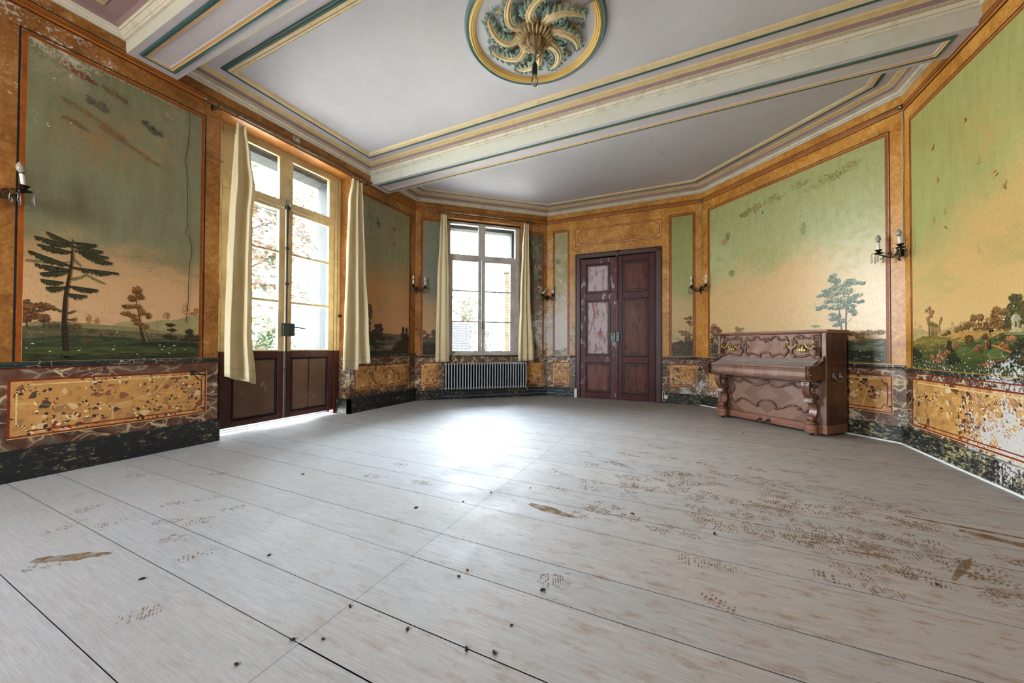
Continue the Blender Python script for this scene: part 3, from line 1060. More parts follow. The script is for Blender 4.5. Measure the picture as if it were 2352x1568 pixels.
# dado ledges, skirting, picture rails
def rail(name, F, pieces, z1, h, out, m, kind='structure', black=False):
    mb = MB()
    for a, b in pieces:
        pr = [(0, z1 - h), (-out * .55, z1 - h), (-out * .6, z1 - h * .75), (-out, z1 - h * .45), (-out, z1 - h * .12), (-out * .8, z1), (0, z1)]
        mb.prism(pr, a, b, m, 'X')
        if black:
            mb.box((a, -out * .8, z1 - .002), (b, 0, z1 + .008), M['black_line'])
            for q in (.26, .42, .62):
                mb.box((a, -out * 1.05, z1 - h * q - .0015), (b, -out * .5, z1 - h * q + .0015), M['brown_line'])
            mb.box((a, -out * .6, z1 - h - .004), (b, 0, z1 - h + .001), M['brown_line'])
        else:
            mb.box((a, -.004, z1 - h - .012), (b, 0, z1 - h + .001), M['oxide_line'])
    return mb.build(name, kind='structure', M=F.M)
rail('trim_1', WL, [(-3, 2.29), (4.10, 5.65)], .942, .045, .028, M['ledge'])
rail('trim_2', WAB, [(0, .63), (2.225, WAB.len)], .893, .045, .028, M['ledge'])
rail('trim_3', WBC, [(0, .64), (2.355, WBC.len)], .893, .045, .028, M['ledge'])
rail('trim_4', WCD, [(0, WCD.len)], .885, .045, .028, M['ledge'])
rail('trim_5', WR, [(0, WR.len)], .862, .045, .028, M['ledge'])
rail('trim_6', WL, [(-3, 5.65)], 3.866, .066, .022, M['rail_wood'], black=True)
rail('trim_7', WAB, [(0, WAB.len)], 3.866, .066, .022, M['rail_wood'], black=True)
rail('trim_8', WBC, [(0, WBC.len)], 3.866, .066, .022, M['rail_wood'], black=True)
rail('trim_9', WCD, [(0, WCD.len)], 3.866, .066, .022, M['rail_wood'], black=True)
rail('trim_10', WR, [(0, WR.len)], 3.856, .066, .022, M['rail_wood'], black=True)
def skirting(name, F, pieces, h, pale=None):
    mb = MB()
    for a, b in pieces:
        mb.prism([(0, -.01), (-.05, -.01), (-.05, h - .012), (-.043, h), (0, h)], a, b, M['black_marble'], 'X')
        if pale:
            mb.box((a, -.062, 0), (b, -.05, pale), M['white_plastic'])
    return mb, name, F
mb, nm, F = skirting('baseboard_left', WL, [(-3, 2.295), (4.045, 5.65)], .245)
mb.prism([(0, -.01), (.05, -.01), (.05, .23), (0, .245)], .0, .25, M['black_marble'], 'X') if False else None
mb.box((4.045, -.05, -.01), (4.10, .25, .235), M['black_marble'])
mb.build(nm, kind='structure', M=F.M)
for nm, F, pc, h, pale in (('baseboard_back_left', WAB, [(0, WAB.len)], .19, None), ('baseboard_back', WBC, [(0, .64), (2.355, WBC.len)], .19, None),
                           ('baseboard_back_right', WCD, [(0, WCD.len)], .185, .016), ('baseboard_right', WR, [(0, WR.len)], .20, .016)):
    mb, a, b = skirting(nm, F, pc, h, pale)
    mb.build(nm, kind='structure', M=F.M)

# ------------------------------------------------------------------ ceiling, beams and mouldings
mb = MB()
mb.prism([(p[0] * 1.03, p[1] + .1 * (1 if p[1] > 0 else -1)) for p in OCT], ZC, ZC + .12, M['ceiling'], 'Z')
mb.build('ceiling', kind='structure')

def offset_poly(poly, d):
    """inset a counter-clockwise polygon by d with mitred corners"""
    n = len(poly)
    out = []
    for i in range(n):
        p0, p1, p2 = Vector(poly[i - 1]), Vector(poly[i]), Vector(poly[(i + 1) % n])
        a = (p1 - p0).normalized()
        b = (p2 - p1).normalized()
        na, nb = Vector((-a.y, a.x)), Vector((-b.y, b.x))
        bis = (na + nb)
        bis.normalize()
        out.append(p1 + bis * (d / max(.2, bis.dot(na))))
    return out
def cornice(name, poly, prof):
    """prof: (inset, z, material of the strip that starts here)"""
    mb = MB()
    rings = [[(p.x, p.y, z) for p in offset_poly(poly, d)] for d, z, m in prof]
    n = len(poly)
    for i in range(len(prof) - 1):
        a, b = mb.add(rings[i]), mb.add(rings[i + 1])
        for j in range(n):
            k = (j + 1) % n
            mb.face((a + j, b + j, b + k, a + k), prof[i][2])
    return mb.build(name, kind='structure')
W_, T_, P_, Y_, L_, G_, C_ = M['st_white'], M['st_tan'], M['st_purple'], M['st_yellow'], M['st_lilac'], M['st_teal'], M['st_cream']
PROF = [(0, 3.978, W_), (.022, 3.978, W_), (.022, 3.988, W_), (.036, 3.992, T_), (.038, 3.998, W_), (.055, 4.012, W_), (.060, 4.022, T_), (.064, 4.022, T_), (.070, 4.030, W_), (.075, 4.030, T_), (.085, 4.034, W_), (.088, 4.038, P_),
        (.096, 4.056, P_), (.112, 4.070, Y_), (.116, 4.078, Y_), (.140, 4.084, Y_), (.150, 4.086, M['st_orange']), (.153, 4.091, C_), (.166, 4.094, C_), (.172, 4.0985, L_),
        (.268, 4.0985, G_), (.270, 4.088, G_), (.284, 4.085, G_), (.290, 4.091, G_), (.296, 4.086, G_), (.310, 4.088, C_), (.313, 4.080, C_), (.338, 4.078, C_), (.341, 4.086, M['st_orange']), (.346, 4.086, C_), (.350, 4.079, C_), (.366, 4.080, C_), (.368, 4.088, M['st_orange']), (.372, 4.088, C_), (.376, 4.084, C_), (.386, 4.099, C_)]
BM1 = [(-4.80, 1.50), (2.30, 1.46), (2.30, 1.84), (-4.80, 1.88)]
BM2 = [(-4.80, 4.49), (2.30, 4.40), (2.30, 4.78), (-4.80, 4.87)]
cornice('trim_11', [BM1[3], BM1[2], BM2[1], BM2[0]], PROF)
cornice('trim_12', [BM2[3], BM2[2], D, Cc, B, A], PROF)
PROF0 = [(0, 3.978, W_), (.02, 3.978, W_), (.03, 3.99, T_), (.033, 3.99, W_), (.06, 4.014, T_), (.064, 4.014, W_), (.075, 4.026, T_), (.08, 4.028, P_), (.10, 4.05, P_), (.19, 4.07, P_), (.20, 4.078, C_), (.21, 4.066, C_), (.24, 4.060, W_), (.28, 4.06, W_), (.30, 4.07, C_), (.34, 4.066, C_), (.36, 4.09, C_), (.37, 4.0985, L_)]
cornice('trim_13', [(-4.80, -3.0), (2.30, -3.0), BM1[1], BM1[0]], PROF0)

def beam(name, q, z):
    mb = MB()
    a, b, c, d = [Vector((p[0], p[1], 0)) for p in q]
    def at(u, v, zz):
        p = (a.lerp(b, u)).lerp(d.lerp(c, u), v)
        return (p.x, p.y, zz)
    wd, ln = (d - a).length, (b - a).length
    mb.poly([at(0, 0, z), at(1, 0, z), at(1, 0, ZC), at(0, 0, ZC)], M['st_sage'])
    mb.poly([at(1, 1, z), at(0, 1, z), at(0, 1, ZC), at(1, 1, ZC)], M['st_sage'])
    # soffit: margin, teal bead, apricot band, sunk panel
    ins = [(0, 0, M['st_lilac']), (.052, 0, M['st_lilac']), (.060, -.010, M['st_teal']), (.070, -.013, M['st_teal']), (.076, -.007, M['st_teal']), (.086, -.010, M['st_teal']), (.092, -.004, M['st_orange']), (.112, -.002, M['st_orange']), (.118, .006, M['st_lilac'])]
    def ringpts(i):
        d_, dz, m_ = i
        u0, v0 = (d_ + (.06 if d_ > 0 else 0)) / ln, d_ / wd
        return [at(u0, v0, z + dz), at(1 - u0, v0, z + dz), at(1 - u0, 1 - v0, z + dz), at(u0, 1 - v0, z + dz)]
    rs = [ringpts(i) for i in ins]
    for i in range(len(ins) - 1):
        p, q2 = mb.add(rs[i]), mb.add(rs[i + 1])
        for j in range(4):
            k = (j + 1) % 4
            mb.face((p + j, p + k, q2 + k, q2 + j), ins[i + 1][2])
    mb.poly(rs[-1], M['st_lilac'])
    return mb.build(name, kind='structure')
beam('ceiling_beam', BM1, 3.858)
beam('ceiling_beam.001', BM2, 3.818)
# ------------------------------------------------------------------ painted landscapes
class Painter:
    def __init__(s, mb, seed):
        s.mb, s.y, s.r = mb, -.0046, random.Random(seed)
    def step(s):
        s.y -= .00006
    def c(s, h, j=.08, k=1.0):
        a = lin(h) if isinstance(h, str) else h
        q = (1 + s.r.uniform(-j, j)) * k
        return (a[0] * q, a[1] * q * (1 + s.r.uniform(-j, j) * .4), a[2] * q, 1)
    def flat(s, pts, h, j=.03):
        s.step()
        s.mb.poly([(p[0], s.y, p[1]) for p in pts], M['paint'], s.c(h, j))
    def land(s, top, z0, h, rough=.004, n=5):
        """ground below a ragged skyline, drawn as narrow quads"""
        s.step()
        t = bez([(p[0], 0, p[1]) for p in top], n)
        for i in range(len(t) - 1):
            a, b = t[i], t[i + 1]
            s.mb.poly([(a.x, s.y, z0), (b.x, s.y, z0), (b.x, s.y, b.z + s.r.uniform(-rough, rough) * .3), (a.x, s.y, a.z)], M['paint'], s.c(h, .025))
    def strokes(s, x0, x1, z0, z1, h, n, ln=.12, w=.008, j=.12, slope=0.0):
        s.step()
        for i in range(n):
            x, z = s.r.uniform(x0, x1), s.r.uniform(z0, z1)
            l, ww = ln * s.r.uniform(.4, 1), w * s.r.uniform(.4, 1.2)
            a, b = max(x0, x - l / 2), min(x1, x + l / 2)
            y = s.y - s.r.random() * .00005
            dz = (b - a) * slope
            s.mb.poly([(a, y, z - dz / 2), ((a + b) / 2, y, z - ww), (b, y, z + dz / 2), ((a + b) / 2, y, z + ww)], M['paint'], s.c(h, j))
    def leaf(s, x, z, r, col, sq=.6, ang=None):
        a0 = s.r.uniform(0, pi) if ang is None else ang
        y = s.y - s.r.random() * .00005
        pts = []
        n = 6
        for k in range(n):
            a = 2 * pi * k / n
            q = r * s.r.uniform(.6, 1.15)
            u, v = q * cos(a), q * sin(a) * sq
            pts.append((x + u * cos(a0) - v * sin(a0), y, z + u * sin(a0) + v * cos(a0)))
        s.mb.poly(pts, M['paint'], col)
    def clump(s, x, z, rx, rz, cols, n, size=.012, tilt=0.0, sq=.55):
        """a mass of leaves, dark strokes first, light ones up on top"""
        s.step()
        for i in range(n):
            a = s.r.uniform(0, 2 * pi)
            q = sqrt(s.r.random()) * s.r.uniform(.75, 1.08)
            u, v = q * cos(a), q * sin(a)
            t = i / n
            k = min(len(cols) - 1, int(t * len(cols)))
            if t > .6 and v < -.2:
                k = 0
            px, pz = x + rx * u, z + rz * v + rx * u * tilt
            s.leaf(px, pz, size * s.r.uniform(.6, 1.3), s.c(cols[k], .14), sq)
    def trunk(s, pts, w0, w1, h):
        s.step()
        t = bez([(p[0], 0, p[1]) for p in pts], 5)
        n = len(t)
        L, R = [], []
        for i, p in enumerate(t):
            w = w0 + (w1 - w0) * i / (n - 1)
            L.append((p.x - w / 2, s.y, p.z))
            R.append((p.x + w / 2, s.y, p.z))
        for i in range(n - 1):
            s.mb.poly([L[i], R[i], R[i + 1], L[i + 1]], M['paint'], s.c(h, .1))
            mx = (L[i][0] * .35 + R[i][0] * .65)
            mx2 = (L[i + 1][0] * .35 + R[i + 1][0] * .65)
            s.mb.poly([(L[i][0], s.y - .00003, L[i][2]), (mx * .5 + L[i][0] * .5, s.y - .00003, R[i][2]), (mx2 * .5 + L[i + 1][0] * .5, s.y - .00003, R[i + 1][2]), (L[i + 1][0], s.y - .00003, L[i + 1][2])], M['paint'], s.c(h, .1, .7))
    def line(s, pts, w, h):
        s.step()
        for i in range(len(pts) - 1):
            p, q = pts[i], pts[i + 1]
            L = hypot(q[0] - p[0], q[1] - p[1]) or 1
            nx, nz = -(q[1] - p[1]) / L * w / 2, (q[0] - p[0]) / L * w / 2
            s.mb.poly([(p[0] - nx, s.y, p[1] - nz), (q[0] - nx, s.y, q[1] - nz), (q[0] + nx, s.y, q[1] + nz), (p[0] + nx, s.y, p[1] + nz)], M['paint'], lin(h))
    def bough(s, tip, base, cols, drop=.05):
        """a drooping fir bough: straight upper edge, fringed lower edge"""
        s.step()
        n = 16
        for i in range(n):
            for lay in range(3):
                t = (i + s.r.random()) / n
                x, z = tip[0] + (base[0] - tip[0]) * t, tip[1] + (base[1] - tip[1]) * t
                d = drop * (.25 + .75 * sin(pi * min(1, t * .9 + .08))) * s.r.uniform(.5, 1.05)
                w = abs(base[0] - tip[0]) / n * s.r.uniform(.7, 1.1)
                lean = -.25 * w if base[0] > tip[0] else .25 * w
                y = s.y - lay * .00002 - s.r.random() * .00002
                s.mb.poly([(x - w, y, z + .002), (x + w, y, z + .003), (x + w * .45 + lean, y, z - d * .7), (x + lean * 2, y, z - d)], M['paint'], s.c(cols[lay % len(cols)], .16))
        s.line([tip, base], .007, cols[0])
    def hole(s, x, z, rx, rz, n=9, h='#5c594f', core='#1b1712', tilt=0.0):
        s.clump(x, z, rx, rz, [h], n * 3, max(rx, rz) * .3, tilt, .35)
        if core:
            s.step()
            s.leaf(x + rx * .15, z, min(rx, rz) * .32, lin(core), .8)

def mural(F, x0, x1, z0, z1, sky, label, paint, seed):
    mb = MB()
    mb.box((x0, -.0042, z0), (x1, -.0006, z1), sky)
    P = Painter(mb, seed)
    paint(P)
    # nothing may be painted past the edge of the canvas
    n = len(mb.v)
    for i in range(8, n):
        v = mb.v[i]
        mb.v[i] = (min(max(v[0], x0 + .001), x1 - .001), v[1], min(max(v[2], z0 + .001), z1 - .001))
    o = mb.build('wall_mural', M=F.M)
    tag(o, label, 'mural')
    return o

FIR = [(0.99,1.972),(1.184,1.94),(1.05,2.023),(1.185,1.965),(1.009,1.909),(1.185,1.889),(0.96,1.845),(1.18,1.766),(0.993,1.747),(1.174,1.734),(1.021,1.675),(1.174,1.719),(1.025,1.623),(1.143,1.618),(1.05,1.559),(1.156,1.58),(1.328,1.987),(1.19,1.977),(1.365,1.937),(1.191,1.941),(1.402,1.892),(1.205,1.904),(1.426,1.843),(1.245,1.877),(1.457,1.757),(1.186,1.757),(1.34,1.581),(1.169,1.592),(1.271,1.519),(1.157,1.524)]
FIR_PALE = [(0.946,1.77),(1.173,1.795),(1.383,1.646),(1.247,1.723),(1.24,1.778),(1.179,1.857),(1.268,1.701),(1.175,1.648)]
def paint_fir(P):
    P.land([(1.44, 1.262), (1.52, 1.305), (1.60, 1.30), (1.70, 1.31), (1.78, 1.335), (1.91, 1.35), (2.01, 1.39), (2.104, 1.41)], 1.15, '#9c8f62')
    P.land([(.936, 1.232), (1.01, 1.279), (1.09, 1.281), (1.21, 1.278), (1.35, 1.268), (1.45, 1.262), (1.69, 1.243), (1.88, 1.21), (2.104, 1.181)], 1.12, '#83774c')
    for x, z, rx, rz in ((1.294, 1.31, .017, .038), (1.344, 1.30, .015, .034), (1.211, 1.302, .018, .02), (1.831, 1.383, .03, .035), (2.078, 1.456, .022, .04), (1.985, 1.474, .035, .075), (2.05, 1.42, .03, .02)):
        P.clump(x, z, rx, rz, ['#9a6a3e', '#a87848'], 60, .008)
    P.land([(.936, 1.228), (1.08, 1.239), (1.26, 1.23), (1.44, 1.22), (1.63, 1.208), (1.81, 1.194), (2.104, 1.172)], 1.05, '#55513a')
    P.strokes(.94, 2.1, 1.13, 1.2, '#6b6242', 90, .14, .004)
    for x, z, rx, rz, n in ((.955, 1.39, .03, .06, 150), (.975, 1.33, .045, .05, 150), (1.037, 1.40, .055, .03, 170), (1.084, 1.387, .022, .014, 50), (1.01, 1.367, .03, .015, 70), (1.042, 1.30, .035, .036, 150), (.95, 1.29, .03, .03, 90)):
        P.clump(x, z, rx, rz, ['#4a3020', '#6f4528', '#86552f'], n, .010)
    P.trunk([(.957, 1.22), (.957, 1.32)], .008, .006, '#4a3526')
    P.trunk([(1.043, 1.22), (1.043, 1.32)], .008, .006, '#4a3526')
    for x, z, rx, rz in ((1.095, 1.243, .04, .022), (1.207, 1.235, .05, .026), (1.203, 1.195, .06, .022), (1.313, 1.205, .03, .015)):
        P.clump(x, z, rx, rz, ['#45402a', '#5f4b2c'], 80, .010)
    P.land([(.936, 1.127), (1.04, 1.146), (1.21, 1.164), (1.36, 1.161), (1.52, 1.154), (1.75, 1.126), (2.104, 1.105)], .95, '#2f3a25')
    P.strokes(.94, 2.1, 1.09, 1.14, '#3d4a2c', 90, .16, .006)
    P.flat([(1.474, 1.087), (1.632, 1.1), (1.752, 1.114), (1.948, 1.112), (2.104, 1.1), (2.104, 1.047), (1.881, 1.065), (1.691, 1.077)], '#1f2419')
    P.land([(.936, 1.075), (1.17, 1.072), (1.41, 1.08), (1.52, 1.085), (1.75, 1.063), (2.104, 1.036)], .945, '#343c20')
    P.strokes(.94, 2.1, .96, 1.06, '#464e26', 160, .22, .007)
    P.strokes(.94, 2.1, .95, 1.0, '#272c1b', 110, .2, .008)
    P.clump(1.28, 1.12, .04, .02, ['#5b4528'], 60, .01)
    for x in (1.376, 1.431):
        P.clump(x, 1.178, .016, .012, ['#4f2c1c', '#6a3d26'], 26, .008)
    # broad drooping fir
    for i in range(0, len(FIR_PALE), 2):
        P.bough(FIR_PALE[i], FIR_PALE[i + 1], ['#6e6a42', '#857a4c'], .03)
    for i in range(0, len(FIR), 2):
        P.bough(FIR[i], FIR[i + 1], ['#191c0e', '#272917', '#363621'], .058)
    P.trunk([(1.163, 1.027), (1.151, 1.238), (1.154, 1.469), (1.167, 1.622), (1.187, 1.828), (1.187, 2.0)], .033, .006, '#2b1d15')
    for s_ in ((1.10, 1.39, 1.145, 1.36), (1.21, 1.38, 1.16, 1.35), (1.205, 1.305, 1.16, 1.30)):
        P.bough((s_[0], s_[1]), (s_[2], s_[3]), ['#4c4326'], .02)
    # slender autumn tree
    P.trunk([(1.682, 1.117), (1.654, 1.225), (1.632, 1.288)], .010, .005, '#8d7a5a')
    P.trunk([(1.655, 1.105), (1.63, 1.256), (1.622, 1.359), (1.603, 1.477), (1.597, 1.60)], .014, .004, '#3d2b1c')
    for x, z, rx, rz in ((1.568, 1.53, .03, .03), (1.626, 1.551, .025, .03), (1.60, 1.61, .035, .045), (1.536, 1.446, .04, .02), (1.604, 1.457, .028, .018), (1.531, 1.379, .04, .018), (1.571, 1.36, .03, .02), (1.594, 1.322, .03, .014), (1.64, 1.40, .018, .035), (1.617, 1.285, .03, .014), (1.665, 1.262, .02, .018), (1.688, 1.37, .016, .03)):
        P.clump(x, z, rx, rz, ['#5b3a1c', '#80511f', '#966228'], 75, .010)
    for x, z, rx, rz in ((1.858, 1.288, .035, .016), (1.87, 1.24, .035, .014), (1.834, 1.169, .04, .024), (1.88, 1.155, .04, .02), (2.016, 1.225, .03, .03), (2.024, 1.175, .05, .022), (1.98, 1.14, .05, .014), (2.07, 1.136, .05, .014), (2.095, 1.172, .02, .02)):
        P.clump(x, z, rx, rz, ['#2a2416', '#3f3420'], 70, .010)
    P.trunk([(1.866, 1.16), (1.865, 1.28)], .006, .004, '#3d2b1c')
    # damage: torn spots, the long crack, chips showing white plaster
    P.hole(1.332, 3.261, .085, .030, 10, '#66604f', None, -.28)
    P.hole(1.69, 3.245, .075, .042, 12, '#59574c', '#12100d', -.3)
    P.hole(1.20, 3.475, .10, .022, 12, '#7e4a2c', None, -.35)
    P.hole(1.43, 3.42, .09, .012, 8, '#75603f', None, -.38)
    P.hole(1.19, 3.02, .08, .014, 7, '#77603c', None, -.35)
    P.clump(1.30, 3.12, .22, .022, ['#8c6a40'], 60, .02, -.42, .3)
    P.clump(1.55, 2.98, .28, .016, ['#84673f'], 60, .018, -.42, .3)
    P.clump(1.09, 3.52, .11, .040, ['#b9ac92', '#a29880'], 110, .011, -.25, .45)
    P.clump(.98, 3.575, .04, .018, ['#b9ac92', '#c4b9a2'], 70, .009, -.2, .45)
    P.clump(1.25, 3.555, .10, .022, ['#b2a68c', '#a29880'], 70, .009, -.1, .45)
    P.clump(1.55, 3.58, .40, .010, ['#a9a998'], 110, .010, 0, .4)
    P.clump(1.84, 3.44, .06, .04, ['#a39c82'], 40, .008, -.2, .4)
    P.line([(1.989, 3.594), (1.996, 3.425), (1.984, 3.238), (1.962, 3.048), (1.975, 2.95), (1.986, 2.696), (1.985, 2.444), (1.991, 2.358), (1.967, 2.263), (2.002, 2.255), (2.029, 2.154), (2.03, 2.066), (2.011, 1.948), (2.012, 1.86), (2.004, 1.707), (2.006, 1.57), (1.989, 1.318)], .006, '#3c382c')
    P.step()
    for x, z in ((1.076, 1.027), (1.238, 1.032), (1.451, 1.04), (1.459, 1.072), (1.613, .992), (1.797, 1.04), (1.852, .999), (1.898, 1.03), (1.983, 1.032), (1.813, 1.069), (1.894, 1.077), (1.778, 1.081), (.989, 1.09), (.957, 1.055), (1.008, 1.376), (1.17, 3.005), (1.04, 2.93), (1.045, 2.91), (1.07, 3.33)):
        P.leaf(x, z, P.r.uniform(.006, .011), lin('#e2ddd4'), .5, 0)
    for i in range(60):
        P.leaf(P.r.uniform(.94, 2.1), P.r.uniform(.95, 1.2), P.r.uniform(.0015, .004), lin('#d8d3c8'), .6)
def sky(name, **k):
    return m_sky(name, **k)
SK1 = sky('mural_sky_grey_green', top='#7a7c60', mid='#b68c5e', low='#cda67c', zb=2.06, slope=.09, width=.26,
          extra=[(1.10, 3.45, .28, '#a0987e', .7), (1.5, 3.0, .5, '#8f6a3f', .35), (1.75, 3.05, .4, '#8f7a55', .4), (1.3, 2.9, .35, '#9a6236', .35), (1.85, 3.45, .3, '#94886a', .6)], streak='#6a6040', mottled=.55)
mural(WL, .935, 2.105, .942, 3.595, SK1, 'painted landscape with a broad dark fir tree, on the near side of the glazed door', paint_fir, 11)

def paint_lake(P):
    P.land([(4.301, 1.283), (4.84, 1.301), (5.09, 1.294), (5.461, 1.30)], 1.1, '#6a5a3a')
    P.land([(4.301, 1.20), (5.15, 1.21), (5.461, 1.215)], .95, '#5d553d')
    P.strokes(4.31, 5.45, 1.08, 1.2, '#766b4e', 90, .2, .006)
    P.flat([(4.859, 1.227), (4.953, 1.244), (5.05, 1.235), (5.151, 1.202), (4.981, 1.186), (4.873, 1.19)], '#4a3d26')
    P.clump(4.95, 1.245, .06, .014, ['#43361f'], 50, .010)
    P.land([(4.301, 1.16), (4.46, 1.155), (4.63, 1.149), (4.874, 1.102), (4.90, 1.05)], .95, '#29301d')
    P.flat([(5.137, 1.161), (5.30, 1.20), (5.461, 1.197), (5.461, .981), (5.039, 1.0), (5.123, 1.088)], '#2e2a1b')
    P.strokes(4.31, 5.05, 1.0, 1.08, '#7a6a50', 70, .18, .010)
    P.strokes(4.8, 5.1, 1.04, 1.1, '#a08a68', 26, .1, .008)
    P.land([(4.301, .985), (4.82, .998), (5.461, .992)], .90, '#3a3d1e')
    P.strokes(4.31, 5.45, .915, .975, '#2b2e19', 60, .2, .010)
    D_ = ['#1f170f', '#2e2216', '#40301d']
    for x, z, rx, rz in ((4.649, 1.42, .05, .04), (4.738, 1.43, .04, .05), (4.688, 1.355, .09, .05), (4.76, 1.37, .05, .03), (4.727, 1.30, .09, .05), (4.625, 1.31, .07, .06), (4.539, 1.29, .08, .07), (4.48, 1.24, .12, .06), (4.614, 1.22, .1, .05), (4.741, 1.215, .09, .05), (4.81, 1.21, .05, .04), (4.541, 1.18, .12, .03)):
        P.clump(x, z, rx, rz, D_, 110, .014)
    for x, z, rx, rz in ((4.43, 1.77, .09, .05), (4.50, 1.74, .06, .05), (4.486, 1.67, .07, .05), (4.53, 1.66, .03, .06), (4.45, 1.60, .07, .05), (4.51, 1.57, .04, .05), (4.43, 1.50, .08, .05), (4.48, 1.46, .05, .04), (4.45, 1.39, .08, .05)):
        P.clump(x, z, rx, rz, ['#3b2612', '#5a3a18', '#6f4a20'], 90, .013, 0, .35)
    for x, z, rx, rz in ((5.304, 1.385, .035, .06), (5.403, 1.378, .04, .055), (5.29, 1.29, .05, .05), (5.38, 1.28, .06, .06), (5.42, 1.22, .05, .05), (5.31, 1.225, .06, .04)):
        P.clump(x, z, rx, rz, D_, 100, .012)
    P.clump(5.109, 1.09, .06, .04, ['#5c2f1c', '#77412a'], 80, .012)
    P.clump(5.09, 1.03, .08, .035, D_, 80, .012)
    P.clump(5.30, 1.03, .10, .03, ['#3a2415'], 70, .012)
    P.hole(4.663, 3.225, .055, .075, 14, '#5a5850', '#14120f', -.6)
    P.hole(5.052, 3.225, .05, .045, 12, '#605d54', '#100e0c')
    P.hole(4.48, 3.3, .012, .28, 10, '#857d63', None)
    P.clump(5.02, 2.95, .12, .03, ['#6b6650'], 30, .02, 0, .3)
SK2 = sky('mural_sky_olive', top='#8a8766', mid='#b4824e', low='#c89464', zb=2.25, slope=-.02, width=.45, extra=[(5.1, 3.3, .45, '#8f6d48', .5), (4.8, 2.9, .3, '#94704a', .4)], streak='#67603f', mottled=.5)
mural(WL, 4.30, 5.462, .90, 3.595, SK2, 'painted river landscape with two torn holes, just beyond the glazed door', paint_lake, 12)

def paint_narrow_bushes(P):
    P.land([(.153, 1.26), (.3, 1.255), (.499, 1.255)], .9, '#54503a')
    for x, z, rx, rz in ((.178, 1.35, .04, .05), (.255, 1.30, .05, .035), (.364, 1.37, .045, .05), (.36, 1.31, .06, .05), (.2, 1.25, .08, .03), (.43, 1.28, .06, .06), (.44, 1.37, .04, .06)):
        P.clump(x, z, rx, rz, ['#3a3020', '#544330'], 70, .011)
    P.land([(.153, 1.155), (.3, 1.16), (.499, 1.16)], .9, '#3a3d2a')
    P.land([(.153, 1.10), (.3, 1.105), (.499, 1.11)], .9, '#23261e')
    P.clump(.27, 1.03, .10, .06, ['#4a3326', '#3a2c22'], 70, .014)
    P.clump(.43, 1.02, .07, .05, ['#232219'], 50, .014)
SK3 = sky('mural_sky_sea_green', top='#76796a', mid='#9c8160', low='#b08f69', zb=2.0, slope=0, width=.4, streak='#6d6850', mottled=.4)
mural(WAB, .152, .50, .90, 3.595, SK3, 'narrow grey green painted panel half behind the curtain of the radiator window', paint_narrow_bushes, 13)

def paint_ruined(P):
    for i in range(26):
        P.clump(P.r.uniform(2.38, 2.7), P.r.uniform(1.0, 3.5), P.r.uniform(.03, .1), P.r.uniform(.03, .1), [P.r.choice(['#a39078', '#8d7860', '#4a4338', '#6b5a46', '#6f8268', '#b5a891'])], 26, .022)
    P.clump(2.58, 1.07, .06, .05, ['#25231f'], 40, .018)
    P.clump(2.62, 1.65, .05, .14, ['#3c3a30'], 50, .018)
SK4 = sky('mural_rotted_plaster', top='#6e6350', mid='#75624b', low='#806c54', zb=2.2, slope=0, width=.6, streak='#453a2c', mottled=.8, rough=.7)
mural(WAB, 2.37, 2.715, .90, 3.55, SK4, 'rotted narrow painted panel gone brown and grey, beside the flaking corner', paint_ruined, 14)

def paint_flaked(P):
    P.land([(.181, 1.06), (.3, 1.05), (.461, 1.06)], .9, '#6f7468')
    for i in range(22):
        P.clump(P.r.uniform(.2, .45), P.r.uniform(1.0, 3.2), P.r.uniform(.03, .08), P.r.uniform(.03, .09), [P.r.choice(['#cbbfae', '#b3a98f', '#c2ad88', '#8f9a72', '#d0c6b8'])], 22, .016)
    P.clump(.25, 2.95, .05, .07, ['#4f6a45', '#6b7d55'], 40, .014)
SK5 = sky('mural_sky_flaking', top='#a29b6c', mid='#b8a07a', low='#c1ad90', zb=2.3, slope=0, width=.5, streak='#8c8458', mottled=.5)
mural(WBC, .18, .462, .90, 3.575, SK5, 'narrow panel with badly flaking pale paint, between corner and red double door', paint_flaked, 15)

def paint_leaning(P):
    P.clump(2.55, 1.28, .04, .05, ['#a39a7c'], 40, .013)
    P.clump(2.65, 1.24, .05, .03, ['#a39a7c'], 40, .013)
    P.land([(2.533, 1.165), (2.65, 1.19), (2.75, 1.18), (2.892, 1.20)], .9, '#55552f')
    P.trunk([(2.80, 1.28), (2.84, 1.40), (2.862, 1.50)], .012, .006, '#3d2c1a')
    P.trunk([(2.79, 1.30), (2.78, 1.40), (2.80, 1.47)], .008, .004, '#3d2c1a')
    G = ['#4e3d18', '#72591f', '#8c7130']
    for x, z, rx, rz in ((2.849, 1.635, .045, .035), (2.785, 1.625, .045, .022), (2.861, 1.53, .04, .05), (2.82, 1.56, .04, .03), (2.694, 1.375, .055, .025), (2.771, 1.36, .05, .03), (2.73, 1.32, .06, .02), (2.84, 1.31, .06, .04), (2.80, 1.27, .06, .035)):
        P.clump(x, z, rx, rz, G, 75, .011)
    for x, z, rx, rz in ((2.822, 1.22, .08, .05), (2.74, 1.17, .09, .05), (2.62, 1.13, .07, .04), (2.57, 1.07, .06, .05), (2.68, 1.06, .1, .05), (2.80, 1.08, .1, .06), (2.86, 1.15, .05, .06), (2.62, 1.0, .1, .05), (2.8, .98, .11, .05)):
        P.clump(x, z, rx, rz, ['#33231a', '#453020', '#5b3a28'], 80, .014)
    P.clump(2.61, 1.10, .04, .03, ['#7a4030'], 40, .012)
SK6 = sky('mural_sky_leaf_green', top='#96995f', mid='#b79e6c', low='#bf9c6b', zb=2.1, slope=0, width=.32, streak='#86884a', mottled=.4)
mural(WBC, 2.532, 2.893, .90, 3.592, SK6, 'narrow painted panel with a leaning brown tree under green sky, beside the red door', paint_leaning, 16)

